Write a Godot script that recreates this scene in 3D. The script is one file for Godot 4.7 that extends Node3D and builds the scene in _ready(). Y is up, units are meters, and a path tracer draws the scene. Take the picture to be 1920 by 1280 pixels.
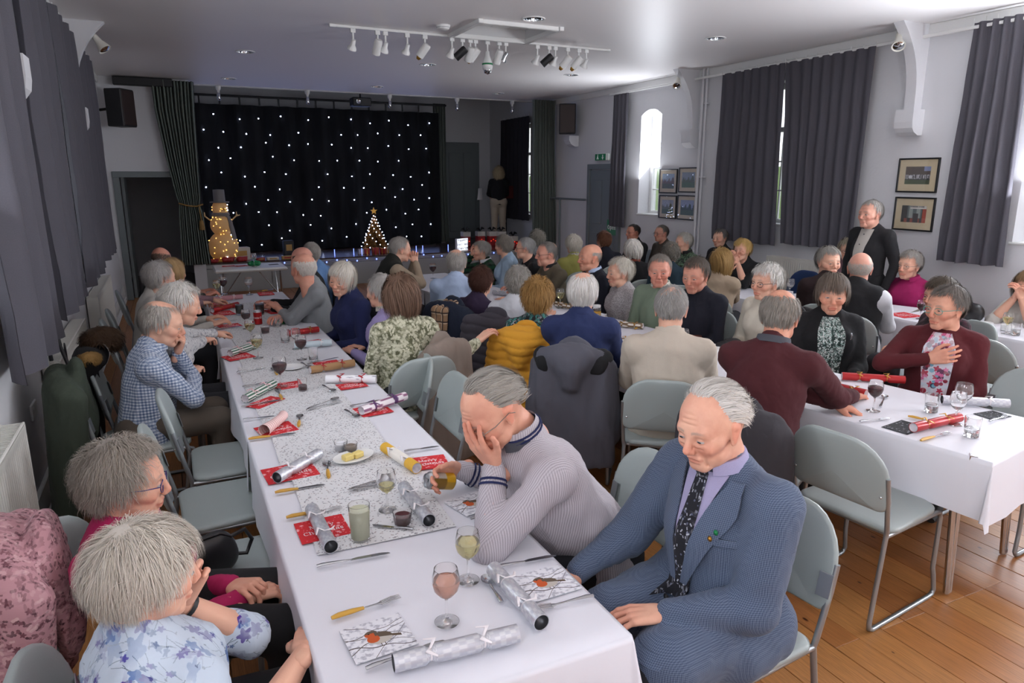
extends Node3D
# A Christmas lunch in a village hall, built object by object.

func _ready() -> void:
	folds.frequency = .01
	folds.seed = 3
	# camera
	var cam := Camera3D.new()
	cam.fov = 52.0756
	cam.near = .05
	cam.far = 200.0
	add_child(cam)
	cam.position = Vector3(0, 1.9, 0)
	cam.rotation = Vector3(deg_to_rad(-13.2308), deg_to_rad(-25.6083), 0)
	# overcast sky, no sun
	var we := WorldEnvironment.new()
	var e := Environment.new()
	e.background_mode = Environment.BG_SKY
	var sm := ProceduralSkyMaterial.new()
	sm.sky_top_color = hexc("d3dcea")
	sm.sky_horizon_color = hexc("f2f4f8")
	sm.ground_bottom_color = hexc("6a6f60")
	sm.ground_horizon_color = hexc("b0b4aa")
	sm.sky_curve = .2
	sm.sky_energy_multiplier = 1.0
	e.sky = Sky.new()
	e.sky.sky_material = sm
	e.background_energy_multiplier = SKY
	e.tonemap_mode = Environment.TONE_MAPPER_LINEAR
	e.tonemap_exposure = EXPOSURE
	e.sdfgi_enabled = true
	e.ssao_enabled = true
	e.ssil_enabled = true
	we.environment = e
	add_child(we)
	window_light()
	materials()
	clothes()
	table_materials()
	hall()
	tables()
	crowd()
	extras()
	people_details()

const SKY := 2.6
const EXPOSURE := .84
const DAY := 26.0
const TILT := .8

# daylight at the openings: one soft area light in each uncovered window
func window_light() -> void:
	for q in [[1.0, -3.17, 1.05], [1.0, .17, 1.3], [1.0, 3.55, 1.3], [-1.0, -3.17, .4], [-1.0, .17, .5], [-1.0, 3.55, .8], [1.0, -9.35, .9]]:
		var l := AreaLight3D.new()
		add_child(l)
		var s: float = q[0]
		var wide := 1.25 if q[1] > -9.0 else .5
		l.set("area_size", Vector2(wide, 1.7))
		l.position = Vector3(7.22 if s > 0 else -1.14, 2.17, q[1])
		l.rotation = Vector3(TILT, PI / 2 * s, 0)
		l.light_color = hexc("eef2fa")
		l.light_energy = DAY * q[2] * wide / 1.25
		l.shadow_enabled = true
		l.set("area_range", 30.0)
	# glow of the star cloth's lamps
	var sl := AreaLight3D.new()
	add_child(sl)
	sl.set("area_size", Vector2(4.4, 2.5))
	sl.position = Vector3(2.83, 1.85, -14.05)
	sl.rotation = Vector3(0, PI, 0)
	sl.light_color = hexc("9fb4ff")
	sl.light_energy = 1.3
	sl.shadow_enabled = true
	sl.set("area_range", 30.0)

# ---------------------------------------------------------------- mesh builder
class MB:
	var v := PackedVector3Array()
	var n := PackedVector3Array()
	var t := PackedVector2Array()
	var c := PackedColorArray()
	var i := PackedInt32Array()
	var col := Color.WHITE
	func pt(p: Vector3, nn: Vector3, uv := Vector2.ZERO) -> int:
		v.append(p); n.append(nn); t.append(uv); c.append(col)
		return v.size() - 1
	func tri(a: int, b: int, d: int) -> void:
		var g := (v[d] - v[a]).cross(v[b] - v[a])
		if g.dot(n[a] + n[b] + n[d]) < 0.0:
			i.append_array(PackedInt32Array([a, d, b]))
		else:
			i.append_array(PackedInt32Array([a, b, d]))
	func quad(a: Vector3, b: Vector3, d: Vector3, e: Vector3, nn: Vector3) -> void:
		var k := pt(a, nn, Vector2(0, 1))
		pt(b, nn, Vector2(1, 1)); pt(d, nn, Vector2(1, 0)); pt(e, nn, Vector2(0, 0))
		tri(k, k + 1, k + 2); tri(k, k + 2, k + 3)
	# box with chamfered edges, centre p, size s
	func box(p: Vector3, s: Vector3, bev := 0.0, bs := Basis.IDENTITY) -> MB:
		var h := s * 0.5
		var q := minf(bev, minf(h.x, minf(h.y, h.z)) * 0.95)
		var inn := h - Vector3(q, q, q)
		for ax in 3:
			for sg: float in [-1.0, 1.0]:
				var u := (ax + 1) % 3
				var w := (ax + 2) % 3
				var nn := Vector3.ZERO
				nn[ax] = sg
				var pts := []
				for k in [[-1, -1], [1, -1], [1, 1], [-1, 1]]:
					var a := Vector3.ZERO
					a[ax] = h[ax] * sg; a[u] = inn[u] * k[0]; a[w] = inn[w] * k[1]
					pts.append(p + bs * a)
				quad(pts[0], pts[1], pts[2], pts[3], bs * nn)
		if q > 0.0:
			for ax in 3:
				var u := (ax + 1) % 3
				var w := (ax + 2) % 3
				for k in [[-1, -1], [1, -1], [1, 1], [-1, 1]]:
					var a := Vector3.ZERO
					var b := Vector3.ZERO
					a[u] = h[u] * k[0]; a[w] = inn[w] * k[1]
					b[u] = inn[u] * k[0]; b[w] = h[w] * k[1]
					var e := Vector3.ZERO
					e[ax] = inn[ax]
					var nn := Vector3.ZERO
					nn[u] = k[0] * 0.7071; nn[w] = k[1] * 0.7071
					quad(p + bs * (a - e), p + bs * (a + e), p + bs * (b + e), p + bs * (b - e), bs * nn)
			for k in 8:
				var sg := Vector3(1 if k & 1 else -1, 1 if k & 2 else -1, 1 if k & 4 else -1)
				var nn := bs * (sg * 0.57735)
				var b0 := pt(p + bs * (Vector3(h.x, inn.y, inn.z) * sg), nn)
				pt(p + bs * (Vector3(inn.x, h.y, inn.z) * sg), nn); pt(p + bs * (Vector3(inn.x, inn.y, h.z) * sg), nn)
				tri(b0, b0 + 1, b0 + 2)
		return self
	# tube along points; rad a number or an array; flat squeezes along the frame's second axis
	func tube(pts: Array, rad, sides := 8, caps := true, flat := 1.0, up := Vector3.UP) -> MB:
		var m := pts.size()
		var pu := Vector3.ZERO
		var base := v.size()
		for k in m:
			var d: Vector3 = (pts[mini(k + 1, m - 1)] - pts[maxi(k - 1, 0)]).normalized()
			var x: Vector3
			if k == 0:
				x = d.cross(up)
				if x.length() < 0.01:
					x = d.cross(Vector3(1, 0.1, 0.2))
			else:
				x = pu - d * pu.dot(d)
			x = x.normalized(); pu = x
			var y := x.cross(d)
			var r: float = rad[k] if rad is Array else rad
			for s in sides + 1:
				var a := TAU * s / sides
				var nn := x * cos(a) + y * sin(a) / flat
				pt(pts[k] + x * cos(a) * r + y * sin(a) * r * flat, nn.normalized(), Vector2(float(s) / sides, float(k) / (m - 1)))
		for k in m - 1:
			for s in sides:
				var a := base + k * (sides + 1) + s
				var b := a + sides + 1
				tri(a, a + 1, b + 1); tri(a, b + 1, b)
		if caps:
			for e in [0, m - 1]:
				var d: Vector3 = (pts[0] - pts[1]).normalized() if e == 0 else (pts[m - 1] - pts[m - 2]).normalized()
				var k0 := pt(pts[e], d, Vector2(0.5, 0.5))
				for s in sides + 1:
					pt(v[base + e * (sides + 1) + s], d)
				for s in sides:
					tri(k0, k0 + 1 + s, k0 + 2 + s)
		return self
	# turned shape: prof = [Vector2(radius, height), ...]
	func lathe(prof: Array, sides := 20, xf := Transform3D.IDENTITY, sharp := false) -> MB:
		var m := prof.size()
		var nrm := []
		for k in m:
			var d: Vector2 = prof[mini(k + 1, m - 1)] - prof[maxi(k - 1, 0)]
			nrm.append(Vector2(d.y, -d.x).normalized())
		var rows := []
		for k in m:
			rows.append([prof[k], nrm[k], nrm[k]])
		for k in m - 1:
			var base := v.size()
			var d2: Vector2 = prof[k + 1] - prof[k]
			var fn := Vector2(d2.y, -d2.x).normalized()
			for e in 2:
				var p: Vector2 = prof[k + e]
				var q: Vector2 = nrm[k + e]
				if sharp or q.dot(fn) < 0.75:
					q = fn
				for s in sides + 1:
					var a := TAU * s / sides
					pt(xf * Vector3(p.x * cos(a), p.y, p.x * sin(a)), (xf.basis * Vector3(q.x * cos(a), q.y, q.x * sin(a))).normalized(), Vector2(float(s) / sides, float(k + e) / (m - 1)))
			for s in sides:
				var a := base + s
				var b := a + sides + 1
				tri(a, a + 1, b + 1); tri(a, b + 1, b)
		return self
	# grid of points g[j][k]; normals from neighbours, flip turns them over
	func grid(g: Array, flip := false, uvs := Vector2.ONE, loop := false) -> MB:
		var r := g.size()
		var q: int = g[0].size()
		var base := v.size()
		for j in r:
			for k in q:
				var k1 := k + 1
				var k0 := k - 1
				if loop:
					k1 = 1 if k == q - 1 else k1
					k0 = q - 2 if k == 0 else k0
				var du: Vector3 = g[j][mini(k1, q - 1)] - g[j][maxi(k0, 0)]
				var dv: Vector3 = g[mini(j + 1, r - 1)][k] - g[maxi(j - 1, 0)][k]
				var nn := du.cross(dv).normalized()
				pt(g[j][k], -nn if flip else nn, Vector2(float(k) / (q - 1), float(j) / (r - 1)) * uvs)
		for j in r - 1:
			for k in q - 1:
				var a := base + j * q + k
				tri(a, a + 1, a + q + 1); tri(a, a + q + 1, a + q)
		return self
	# two-sided sheet with thickness from a grid
	func sheet(g: Array, th: float, uvs := Vector2.ONE) -> MB:
		grid(g, false, uvs)
		var base: int = v.size() - g.size() * g[0].size()
		var r := g.size()
		var q: int = g[0].size()
		var g2 := []
		for j in r:
			var row := []
			for k in q:
				row.append(g[j][k] - n[base + j * q + k] * th)
			g2.append(row)
		grid(g2, true, uvs)
		var rim := []
		for k in q: rim.append([0, k])
		for j in range(1, r): rim.append([j, q - 1])
		for k in range(q - 2, -1, -1): rim.append([r - 1, k])
		for j in range(r - 2, 0, -1): rim.append([j, 0])
		var mid: Vector3 = g[r / 2][q / 2]
		for e in rim.size():
			var a: Array = rim[e]
			var b: Array = rim[(e + 1) % rim.size()]
			var p0: Vector3 = g[a[0]][a[1]]
			var p1: Vector3 = g[b[0]][b[1]]
			var nn := ((p0 + p1) * 0.5 - mid).normalized()
			quad(p0, p1, g2[b[0]][b[1]], g2[a[0]][a[1]], nn)
		return self
	# flat polygon extruded along +y of xf, from 0 to h
	func prism(poly: PackedVector2Array, h: float, xf := Transform3D.IDENTITY) -> MB:
		var idx := Geometry2D.triangulate_polygon(poly)
		for e in 2:
			var b := v.size()
			for p in poly:
				pt(xf * Vector3(p.x, h * e, p.y), (xf.basis * Vector3(0, 1 if e else -1, 0)).normalized(), p)
			for k in range(0, idx.size(), 3):
				tri(b + idx[k], b + idx[k + 1], b + idx[k + 2])
		var cw := 1.0 if Geometry2D.is_polygon_clockwise(poly) else -1.0
		for k in poly.size():
			var p := poly[k]
			var q := poly[(k + 1) % poly.size()]
			var d := (q - p).normalized()
			quad(xf * Vector3(p.x, 0, p.y), xf * Vector3(q.x, 0, q.y), xf * Vector3(q.x, h, q.y), xf * Vector3(p.x, h, p.y), (xf.basis * Vector3(-d.y * cw, 0, d.x * cw)).normalized())
		return self
	func add(o: MB, xf: Transform3D) -> MB:
		var b := v.size()
		v.append_array(xf * o.v)
		var r := Transform3D(xf.basis.orthonormalized(), Vector3.ZERO)
		n.append_array(r * o.n)
		t.append_array(o.t); c.append_array(o.c)
		for k in o.i:
			i.append(k + b)
		if xf.basis.determinant() < 0.0:
			for k in range(i.size() - o.i.size(), i.size(), 3):
				var z := i[k]
				i[k] = i[k + 1]; i[k + 1] = z
		return self
	func mesh() -> ArrayMesh:
		var a := []
		a.resize(Mesh.ARRAY_MAX)
		a[Mesh.ARRAY_VERTEX] = v; a[Mesh.ARRAY_NORMAL] = n; a[Mesh.ARRAY_TEX_UV] = t; a[Mesh.ARRAY_COLOR] = c; a[Mesh.ARRAY_INDEX] = i
		var m := ArrayMesh.new()
		if v.size() > 0:
			m.add_surface_from_arrays(Mesh.PRIMITIVE_TRIANGLES, a)
		return m

# ---------------------------------------------------------------- scene helpers
var M := {}
var used := {}
var rng := RandomNumberGenerator.new()

func hexc(h: String) -> Color:
	return Color.html(h)

func mat(called: String, c, rough := 0.7, metal := 0.0, opt := {}) -> StandardMaterial3D:
	var m := StandardMaterial3D.new()
	m.resource_name = called
	m.albedo_color = hexc(c) if c is String else c
	m.roughness = rough
	m.metallic = metal
	for k in opt:
		m.set(k, opt[k])
	M[called] = m
	return m

func numbered(called: String) -> String:
	if not used.has(called):
		used[called] = 0
		return called
	used[called] += 1
	return "%s_%03d" % [called, used[called]]

func tag(o: Node, label: String, category: String, group := "", kind := "") -> Node:
	if label: o.set_meta("label", label)
	if category: o.set_meta("category", category)
	if group: o.set_meta("group", group)
	if kind: o.set_meta("kind", kind)
	return o

func thing(called: String, label: String, category: String, at := Vector3.ZERO, turn := 0.0, group := "") -> Node3D:
	var o := Node3D.new()
	o.name = numbered(called)
	add_child(o)
	o.position = at
	o.rotation.y = turn
	tag(o, label, category, group)
	return o

func put(mb, m, called: String, parent: Node, xf := Transform3D.IDENTITY) -> MeshInstance3D:
	var o := MeshInstance3D.new()
	o.mesh = mb.mesh() if mb is MB else mb
	o.material_override = M[m] if m is String else m
	o.name = numbered(called) if parent == self else called
	parent.add_child(o, true)
	o.transform = xf
	return o

func struct(mb, m, called: String, xf := Transform3D.IDENTITY) -> MeshInstance3D:
	var o := put(mb, m, called, self, xf)
	o.set_meta("kind", "structure")
	return o

func copy(o: Node3D, at: Vector3, turn: float, label := "", group := "") -> Node3D:
	var r: Node3D = o.duplicate()
	r.name = numbered(String(o.name).rstrip("0123456789").trim_suffix("_"))
	add_child(r)
	r.position = at
	r.rotation = Vector3(0, turn, 0)
	if label: r.set_meta("label", label)
	if group: r.set_meta("group", group)
	return r

func at(p: Vector3, turn := 0.0) -> Transform3D:
	return Transform3D(Basis(Vector3.UP, turn), p)

func look(p: Vector3, fwd: Vector3, up := Vector3.UP) -> Transform3D:
	var z := fwd.normalized()
	var x := up.cross(z)
	if x.length() < 0.001:
		x = Vector3.RIGHT
	x = x.normalized()
	return Transform3D(Basis(x, z.cross(x), z), p)

func lettering(txt: String, size: float, depth: float, font := "Droid Sans", bold := false) -> ArrayMesh:
	var tm := TextMesh.new()
	var f := SystemFont.new()
	f.font_names = PackedStringArray([font])
	if bold: f.font_weight = 700
	tm.font = f
	tm.text = txt
	tm.font_size = 32
	tm.pixel_size = size / 32.0
	tm.depth = depth
	var am := ArrayMesh.new()
	am.add_surface_from_arrays(Mesh.PRIMITIVE_TRIANGLES, tm.get_mesh_arrays())
	return am

func tex(w: int, h: int, f: Callable) -> ImageTexture:
	var im := Image.create(w, h, false, Image.FORMAT_RGB8)
	for y in h:
		for x in w:
			im.set_pixel(x, y, f.call(x, y))
	return ImageTexture.create_from_image(im)

func noise_tex(freq: float, ramp: Array, size := 512, fr := FastNoiseLite.FRACTAL_FBM, sd := 1) -> NoiseTexture2D:
	var fn := FastNoiseLite.new()
	fn.noise_type = FastNoiseLite.TYPE_SIMPLEX_SMOOTH
	fn.seed = sd
	fn.frequency = freq
	fn.fractal_type = fr
	fn.fractal_octaves = 4
	var nt := NoiseTexture2D.new()
	nt.width = size; nt.height = size; nt.seamless = true; nt.noise = fn
	if ramp.size() > 0:
		var g := Gradient.new()
		g.offsets = PackedFloat32Array(ramp.map(func(e): return e[0]))
		g.colors = PackedColorArray(ramp.map(func(e): return hexc(e[1])))
		nt.color_ramp = g
	return nt

func bump_tex(freq: float, strength := 4.0, size := 256, sd := 1) -> NoiseTexture2D:
	var nt := noise_tex(freq, [], size, FastNoiseLite.FRACTAL_FBM, sd)
	nt.as_normal_map = true
	nt.bump_strength = strength
	return nt

func tri_map(m: StandardMaterial3D, scale: float, world := false) -> StandardMaterial3D:
	m.uv1_triplanar = true
	m.uv1_world_triplanar = world
	m.uv1_scale = Vector3(scale, scale, scale)
	return m

# ---------------------------------------------------------------- the hall
const XL := -0.82
const XR := 6.9
const CEIL := 3.36
const ZS := -12.7      # front of the stage
const ZB := 5.3        # wall behind the camera
const STAGE := 0.5

func materials() -> void:
	skin_mat = mat("skin", Color.WHITE, .5, 0.0, {"vertex_color_use_as_albedo": true, "metallic_specular": .35, "normal_enabled": true, "normal_texture": bump_tex(.05, 2.0, 256, 7), "normal_scale": .35})
	tri_map(skin_mat, 14.0)
	mat("wall_paint", "d4d4d7", .75, 0.0)
	M.wall_paint.normal_enabled = true
	M.wall_paint.normal_texture = bump_tex(.06, 1.0)
	M.wall_paint.normal_scale = .25
	tri_map(M.wall_paint, 1.3, true)
	mat("ceiling_paint", "efecec", .42, 0.0, {"metallic_specular": .5})
	mat("white_gloss", "e2e2e0", .35)
	mat("cream_gloss", "dedbd0", .4)
	mat("radiator_paint", "dcdad2", .4)
	mat("grey_paint", "6f7678", .45)
	mat("stage_front_paint", "9a9a98", .55)
	mat("stage_ceiling_grey", "55555a", .8)  # one even dark grey over the whole stage ceiling
	mat("subfloor", "4a3828", .9)
	mat("door_dark", "1a1a1c", .6)
	mat("stage_board", "4a3a36", .22)
	mat("black_box", "17171a", .5)
	mat("speaker_brown", "2b1a15", .55)
	mat("chrome", "d8dadd", .12, 1.0)
	mat("reflector", "cfd2d6", .08, 1.0)
	mat("brushed_steel", "b4b7ba", .28, 1.0)
	mat("frame_black", "141416", .35)
	mat("mount_cream", "cdbd9b", .85)
	mat("glass_pane", Color(.96, .98, .98, .08), .02, 0.0, {"transparency": BaseMaterial3D.TRANSPARENCY_ALPHA})
	mat("picture_glass", Color(1, 1, 1, .03), .02, 0.0, {"transparency": BaseMaterial3D.TRANSPARENCY_ALPHA})
	mat("drink_glass", Color(1, 1, 1, .04), .0, 0.0, {"refraction_enabled": true, "refraction_scale": .05})
	mat("curtain_grey", "58565e", .95, 0.0, {"backlight_enabled": true, "backlight": Color(.035, .03, .03)})
	M.curtain_grey.albedo_texture = noise_tex(.09, [[0.0, "e0e0e0"], [1.0, "ffffff"]], 256)
	tri_map(M.curtain_grey, 6.0)
	mat("curtain_dark", "2c2a30", .95)
	mat("curtain_lining", "c9c4b4", .9)
	mat("stage_drape", "69716a", .8)
	mat("star_cloth", "04050b", .95)
	mat("gold_rope", "8a6a35", .7)
	mat("led_white", "ffffff", .3, 0.0, {"emission_enabled": true, "emission": hexc("cfdcff"), "emission_energy_multiplier": 22.0})
	mat("led_warm", "ffe0a0", .3, 0.0, {"emission_enabled": true, "emission": hexc("ffc568"), "emission_energy_multiplier": 3.5})
	mat("led_blue", "c0d0ff", .3, 0.0, {"emission_enabled": true, "emission": hexc("7088ff"), "emission_energy_multiplier": 4.0})
	mat("led_red", "ff7050", .3, 0.0, {"emission_enabled": true, "emission": hexc("ff3a18"), "emission_energy_multiplier": 2.0})
	mat("sign_face", "f4f6ff", .5, 0.0, {"emission_enabled": true, "emission": hexc("e8eeff"), "emission_energy_multiplier": .75})
	mat("exit_green", "0c7a44", .4)
	mat("exit_white", "eef4ee", .5)
	mat("letter_black", "15151a", .6)
	mat("sunlit_ground_tone", "c4c0b2", .95)  # pale tone stands in for sunlight on the ground, bounces light to the ceiling
	mat("hedge", "7d9458", .95)
	var woods := ["b57c48", "a66f42", "bb8550", "a0683b", "ae7544"]
	var grain := tex(256, 512, func(x, y):
		var w: float = folds.get_noise_2d(x * 2.2, y * .12) * 3.0 + x * .09
		var g: float = absf(fposmod(w * 2.2, 1.0) - .5) * 2.0
		var fine: float = folds.get_noise_2d(x * 22.0, y * .6 + 400.0)
		var k: float = .80 + .16 * g + .12 * fine
		var c := Color(k, k * .97, k * .93)
		for q in [[60, 90, 4], [190, 330, 3], [215, 150, 2]]:
			var d: float = Vector2(x - q[0], (y - q[1]) * 1.1).length() / q[2]
			if d < 2.2: c = c.lerp(Color(.32, .2, .13), clampf(1.5 - d * .75, 0, .85))
		return c)
	for k in 5:
		mat("floorboard_%d" % k, woods[k], .4, 0.0, {"albedo_texture": grain, "uv1_offset": Vector3(.21 * k, .37 * k, 0)})

func wall_boxes(mb: MB, x0: float, x1: float, z0: float, z1: float, h: float, holes: Array) -> void:
	# holes = [z0, z1, y0, y1] sorted by z
	var z := z0
	for q in holes:
		mb.box(Vector3((x0 + x1) / 2, h / 2, (z + q[0]) / 2), Vector3(x1 - x0, h, q[0] - z))
		mb.box(Vector3((x0 + x1) / 2, q[2] / 2, (q[0] + q[1]) / 2), Vector3(x1 - x0, q[2], q[1] - q[0]))
		mb.box(Vector3((x0 + x1) / 2, (q[3] + h) / 2, (q[0] + q[1]) / 2), Vector3(x1 - x0, h - q[3], q[1] - q[0]))
		z = q[1]
	mb.box(Vector3((x0 + x1) / 2, h / 2, (z + z1) / 2), Vector3(x1 - x0, h, z1 - z))

var win_n := 0
func window(side: float, z0: float, z1: float, y0: float, y1: float) -> void:
	win_n += 1
	var x := (XR + .24) if side > 0 else (XL - .24)
	var fr := MB.new()
	var zc := (z0 + z1) / 2
	var yc := (y0 + y1) / 2
	var w := z1 - z0
	var h := y1 - y0
	for k in [-1, 1]:
		fr.box(Vector3(x, yc, zc + k * (w / 2 - .035)), Vector3(.07, h, .07), .008)
		fr.box(Vector3(x, yc + k * (h / 2 - .035), zc), Vector3(.07, .07, w - .14), .008)
	fr.box(Vector3(x, y0 + h * .68, zc), Vector3(.068, .06, w - .14), .008)
	var o := struct(fr, "white_gloss", "window_%d" % win_n)
	var cols := 1 if w < .8 else 2
	for c in range(1, cols + 1):
		if c < cols + 1 and c > 1:
			put(MB.new().box(Vector3(x, yc, z0 + w * (c - 1) / cols), Vector3(.06, h - .14, .06), .006), "white_gloss", "mullion", o)
	# glazing bars and panes
	for c in cols:
		var za := z0 + .07 + (w - .14) * c / cols
		var zb := z0 + .07 + (w - .14) * (c + 1) / cols
		put(MB.new().box(Vector3(x, yc, (za + zb) / 2), Vector3(.03, h - .14, .018), .003), "white_gloss", "glazing_bar", o)
		for r in 4:
			var ya := y0 + .07 + (h * .65 - .05) * r / 3.0 if r < 3 else y0 + h * .68 + .03
			var yb := y0 + .07 + (h * .65 - .05) * (r + 1) / 3.0 if r < 3 else y1 - .07
			if r in [1, 2]:
				put(MB.new().box(Vector3(x, ya, (za + zb) / 2), Vector3(.03, .018, zb - za), .003), "white_gloss", "glazing_bar", o)
			put(MB.new().box(Vector3(x, (ya + yb) / 2, (za + zb) / 2), Vector3(.006, yb - ya, zb - za)), "glass_pane", "pane", o)
	put(MB.new().box(Vector3(x - side * .1, y0 + .012, zc), Vector3(.30, .025, w + .06), .006), "white_gloss", "sill", o)

# pleated curtain hung along z at x; e0/e1 = flare of the bottom at either end
func curtain(label: String, x: float, z0: float, z1: float, y0: float, y1: float, n: float, amp: float, m := "curtain_grey", e0 := 0.0, e1 := 0.0, sd := 0.0, back := "") -> void:
	var o := thing("curtain", label, "curtain", Vector3(x, y0, (z0 + z1) / 2))
	var rows := []
	var cols := int(n * 9)
	for j in 15:
		var t := j / 14.0     # 0 bottom, 1 top
		var row := []
		for k in cols + 1:
			var u := float(k) / cols
			var za := lerpf(z0 + e0 * (1.0 - t), z1 + e1 * (1.0 - t), u)
			var a := amp * (1.0 - .35 * t) * (.75 + .5 * folds.get_noise_2d(u * 160.0 + sd, 7.0))
			var ph := u * n * TAU + folds.get_noise_2d(u * 90.0 + sd, t * 60.0) * 2.2
			row.append(Vector3(sin(ph) * a + folds.get_noise_2d(u * 70.0, t * 90.0 + sd) * .02, (y1 - y0) * t + sin(ph * .5) * .006 * (1.0 - t), za - (z0 + z1) / 2))
		rows.append(row)
	put(MB.new().sheet(rows, .004), m, "fabric", o)
	var head := MB.new()
	for k in int(n) + 1:
		head.box(Vector3(0, y1 - y0 + .02, lerpf(z0, z1, k / n) - (z0 + z1) / 2), Vector3(.008, .04, .008), .001)
	put(head, "white_gloss", "hooks", o).set_meta("kind", "stuff")
	if back:
		var g := []
		for j in 2:
			var row := []
			for k in 9:
				row.append(Vector3(-.03 + .006 * sin(k * 2.0), (y1 - y0) * j + .01, lerpf(z0 + e0, z0 + e0 + .16, k / 8.0) - (z0 + z1) / 2))
			g.append(row)
		put(MB.new().sheet(g, .003), back, "lining", o)

func hall() -> void:
	var wz := [[-7.22, -5.92], [-3.82, -2.52], [-.48, .82], [2.9, 4.2]]
	var holes_r := [[-14.7, -13.5, 1.1, 3.0], [-9.62, -9.09, 1.3, 2.93]]
	var holes_l := [[-9.9, -9.2, 1.3, 3.0]]
	for q in wz:
		holes_r.append([q[0], q[1], 1.3, 3.05])
		holes_l.append([q[0], q[1], 1.3, 3.05])
	var wr := MB.new()
	wall_boxes(wr, XR, XR + .35, -15.6, ZB, 3.9, holes_r)
	struct(wr, "wall_paint", "wall_right")
	var wl := MB.new()
	wall_boxes(wl, XL - .35, XL, -15.6, ZB, 3.9, holes_l)
	struct(wl, "wall_paint", "wall_left")
	for q in holes_r:
		window(1, q[0], q[1], q[2], q[3])
	for q in holes_l:
		window(-1, q[0], q[1], q[2], q[3])
	# segmental arch over the far narrow window
	var arch := PackedVector2Array([Vector2(-.265, .0), Vector2(-.265, -.09)])
	for k in 9:
		var t := -1.0 + k / 4.0
		arch.append(Vector2(t * .265, -.09 * t * t))
	arch.append(Vector2(.265, .0))
	var ab := PackedVector2Array()
	for p in arch:
		if ab.size() == 0 or ab[ab.size() - 1].distance_to(p) > .002: ab.append(p)
	struct(MB.new().prism(ab, .35, Transform3D(Basis(Vector3(0, 0, 1), Vector3(1, 0, 0), Vector3(0, 1, 0)), Vector3(XR, 2.935, -9.355))), "wall_paint", "trim_1")
	struct(MB.new().box(Vector3((XL + XR) / 2, 1.95, ZB + .15), Vector3(XR - XL + .7, 3.9, .3)), "wall_paint", "wall_back")
	struct(MB.new().box(Vector3((XL + XR) / 2, 1.95, -15.75), Vector3(XR - XL + .7, 3.9, .3)), "wall_paint", "wall_stage")
	# ceiling with the downlight holes and the hatch cut out of it
	var cb := CSGBox3D.new()
	cb.name = "ceiling"
	cb.size = Vector3(XR - XL + .1, .3, ZB + 12.95)
	cb.position = Vector3((XL + XR) / 2, CEIL + .15, (ZB - 12.95) / 2)
	cb.material = M.ceiling_paint
	cb.set_meta("kind", "structure")
	add_child(cb)
	var spots := []
	for z in [-12.0, -9.42, -6.35]:
		for x in [.98, 3.27, 5.48]:
			spots.append(Vector3(x, CEIL, z))
			var c := CSGCylinder3D.new()
			c.operation = CSGShape3D.OPERATION_SUBTRACTION
			c.radius = .098; c.height = .12; c.sides = 28
			cb.add_child(c)
			c.position = Vector3(x, CEIL, z) - cb.position
	var hb := CSGBox3D.new()
	hb.operation = CSGShape3D.OPERATION_SUBTRACTION
	hb.size = Vector3(.84, .24, .72)
	cb.add_child(hb)
	hb.position = Vector3(3.26, CEIL, -6.98) - cb.position
	struct(MB.new().box(Vector3((XL + XR) / 2, 3.8, -14.3), Vector3(XR - XL + .7, .2, 2.8)), "stage_ceiling_grey", "ceiling_stage")
	struct(MB.new().box(Vector3((XL + XR) / 2, CEIL + .02, -12.98), Vector3(XR - XL, .07, .06), .008), "cream_gloss", "trim_2")
	struct(MB.new().box(Vector3((XL + XR) / 2, 3.65, -12.98), Vector3(XR - XL, .6, .1)), "wall_paint", "trim_3")
	# hatch
	var hf := MB.new()
	for k in [-1, 1]:
		hf.box(Vector3(3.26 + k * .44, CEIL - .012, -6.98), Vector3(.05, .05, .84), .006)
		hf.box(Vector3(3.26, CEIL - .012, -6.98 + k * .38), Vector3(.83, .05, .05), .006)
	var hatch := struct(hf, "white_gloss", "trim_4")
	for k in 4:
		put(MB.new().box(Vector3(2.945 + .21 * k, CEIL + .11, -6.98), Vector3(.204, .02, .71), .004), "white_gloss", "board", hatch)
	# downlights
	var d0: Node3D
	for k in spots.size():
		if k == 0:
			d0 = thing("downlight", "", "downlight", spots[0])
			put(MB.new().lathe([Vector2(.094, .002), Vector2(.112, .002), Vector2(.112, -.006), Vector2(.096, -.008), Vector2(.094, .002)], 28), "white_gloss", "trim_ring", d0)
			var rf := MB.new()
			rf.lathe([Vector2(.094, -.002), Vector2(.09, .02), Vector2(.08, .04), Vector2(.06, .054), Vector2(.0, .057)], 18, Transform3D.IDENTITY, true)
			put(rf, "reflector", "reflector", d0)
			var lm := MB.new()
			for a in 10:
				var an := TAU * a / 10
				lm.box(Vector3(cos(an) * .06, .02, sin(an) * .06), Vector3(.05, .04, .003), 0, Basis(Vector3.UP, -an))
			put(lm, "reflector", "louvre", d0)
			tag(d0, "", "downlight", "recessed ceiling downlights")
		var dn: Node3D = d0 if k == 0 else copy(d0, spots[k], 0.0)
		dn.set_meta("label", "round chrome ceiling downlight, %s of the row %s" % [["leftmost", "middle one", "rightmost"][k % 3], ["nearest the stage", "beyond the lighting track", "beside the ceiling hatch"][k / 3]])
	floor_boards()
	# skirting and pipes along the left wall, skirting on the right
	var sk := MB.new()
	sk.box(Vector3(XL + .012, .11, (ZS + ZB) / 2), Vector3(.024, .22, ZB - ZS), .006)
	struct(sk, "white_gloss", "baseboard_left")
	struct(MB.new().box(Vector3(XR - .012, .11, (ZS + ZB) / 2), Vector3(.024, .22, ZB - ZS), .006), "white_gloss", "baseboard_right")
	var pipes := MB.new()
	for y in [.07, .12]:
		pipes.tube([Vector3(XL + .06, y, 1.0), Vector3(XL + .06, y, -12.0)], .014, 8)
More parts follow.
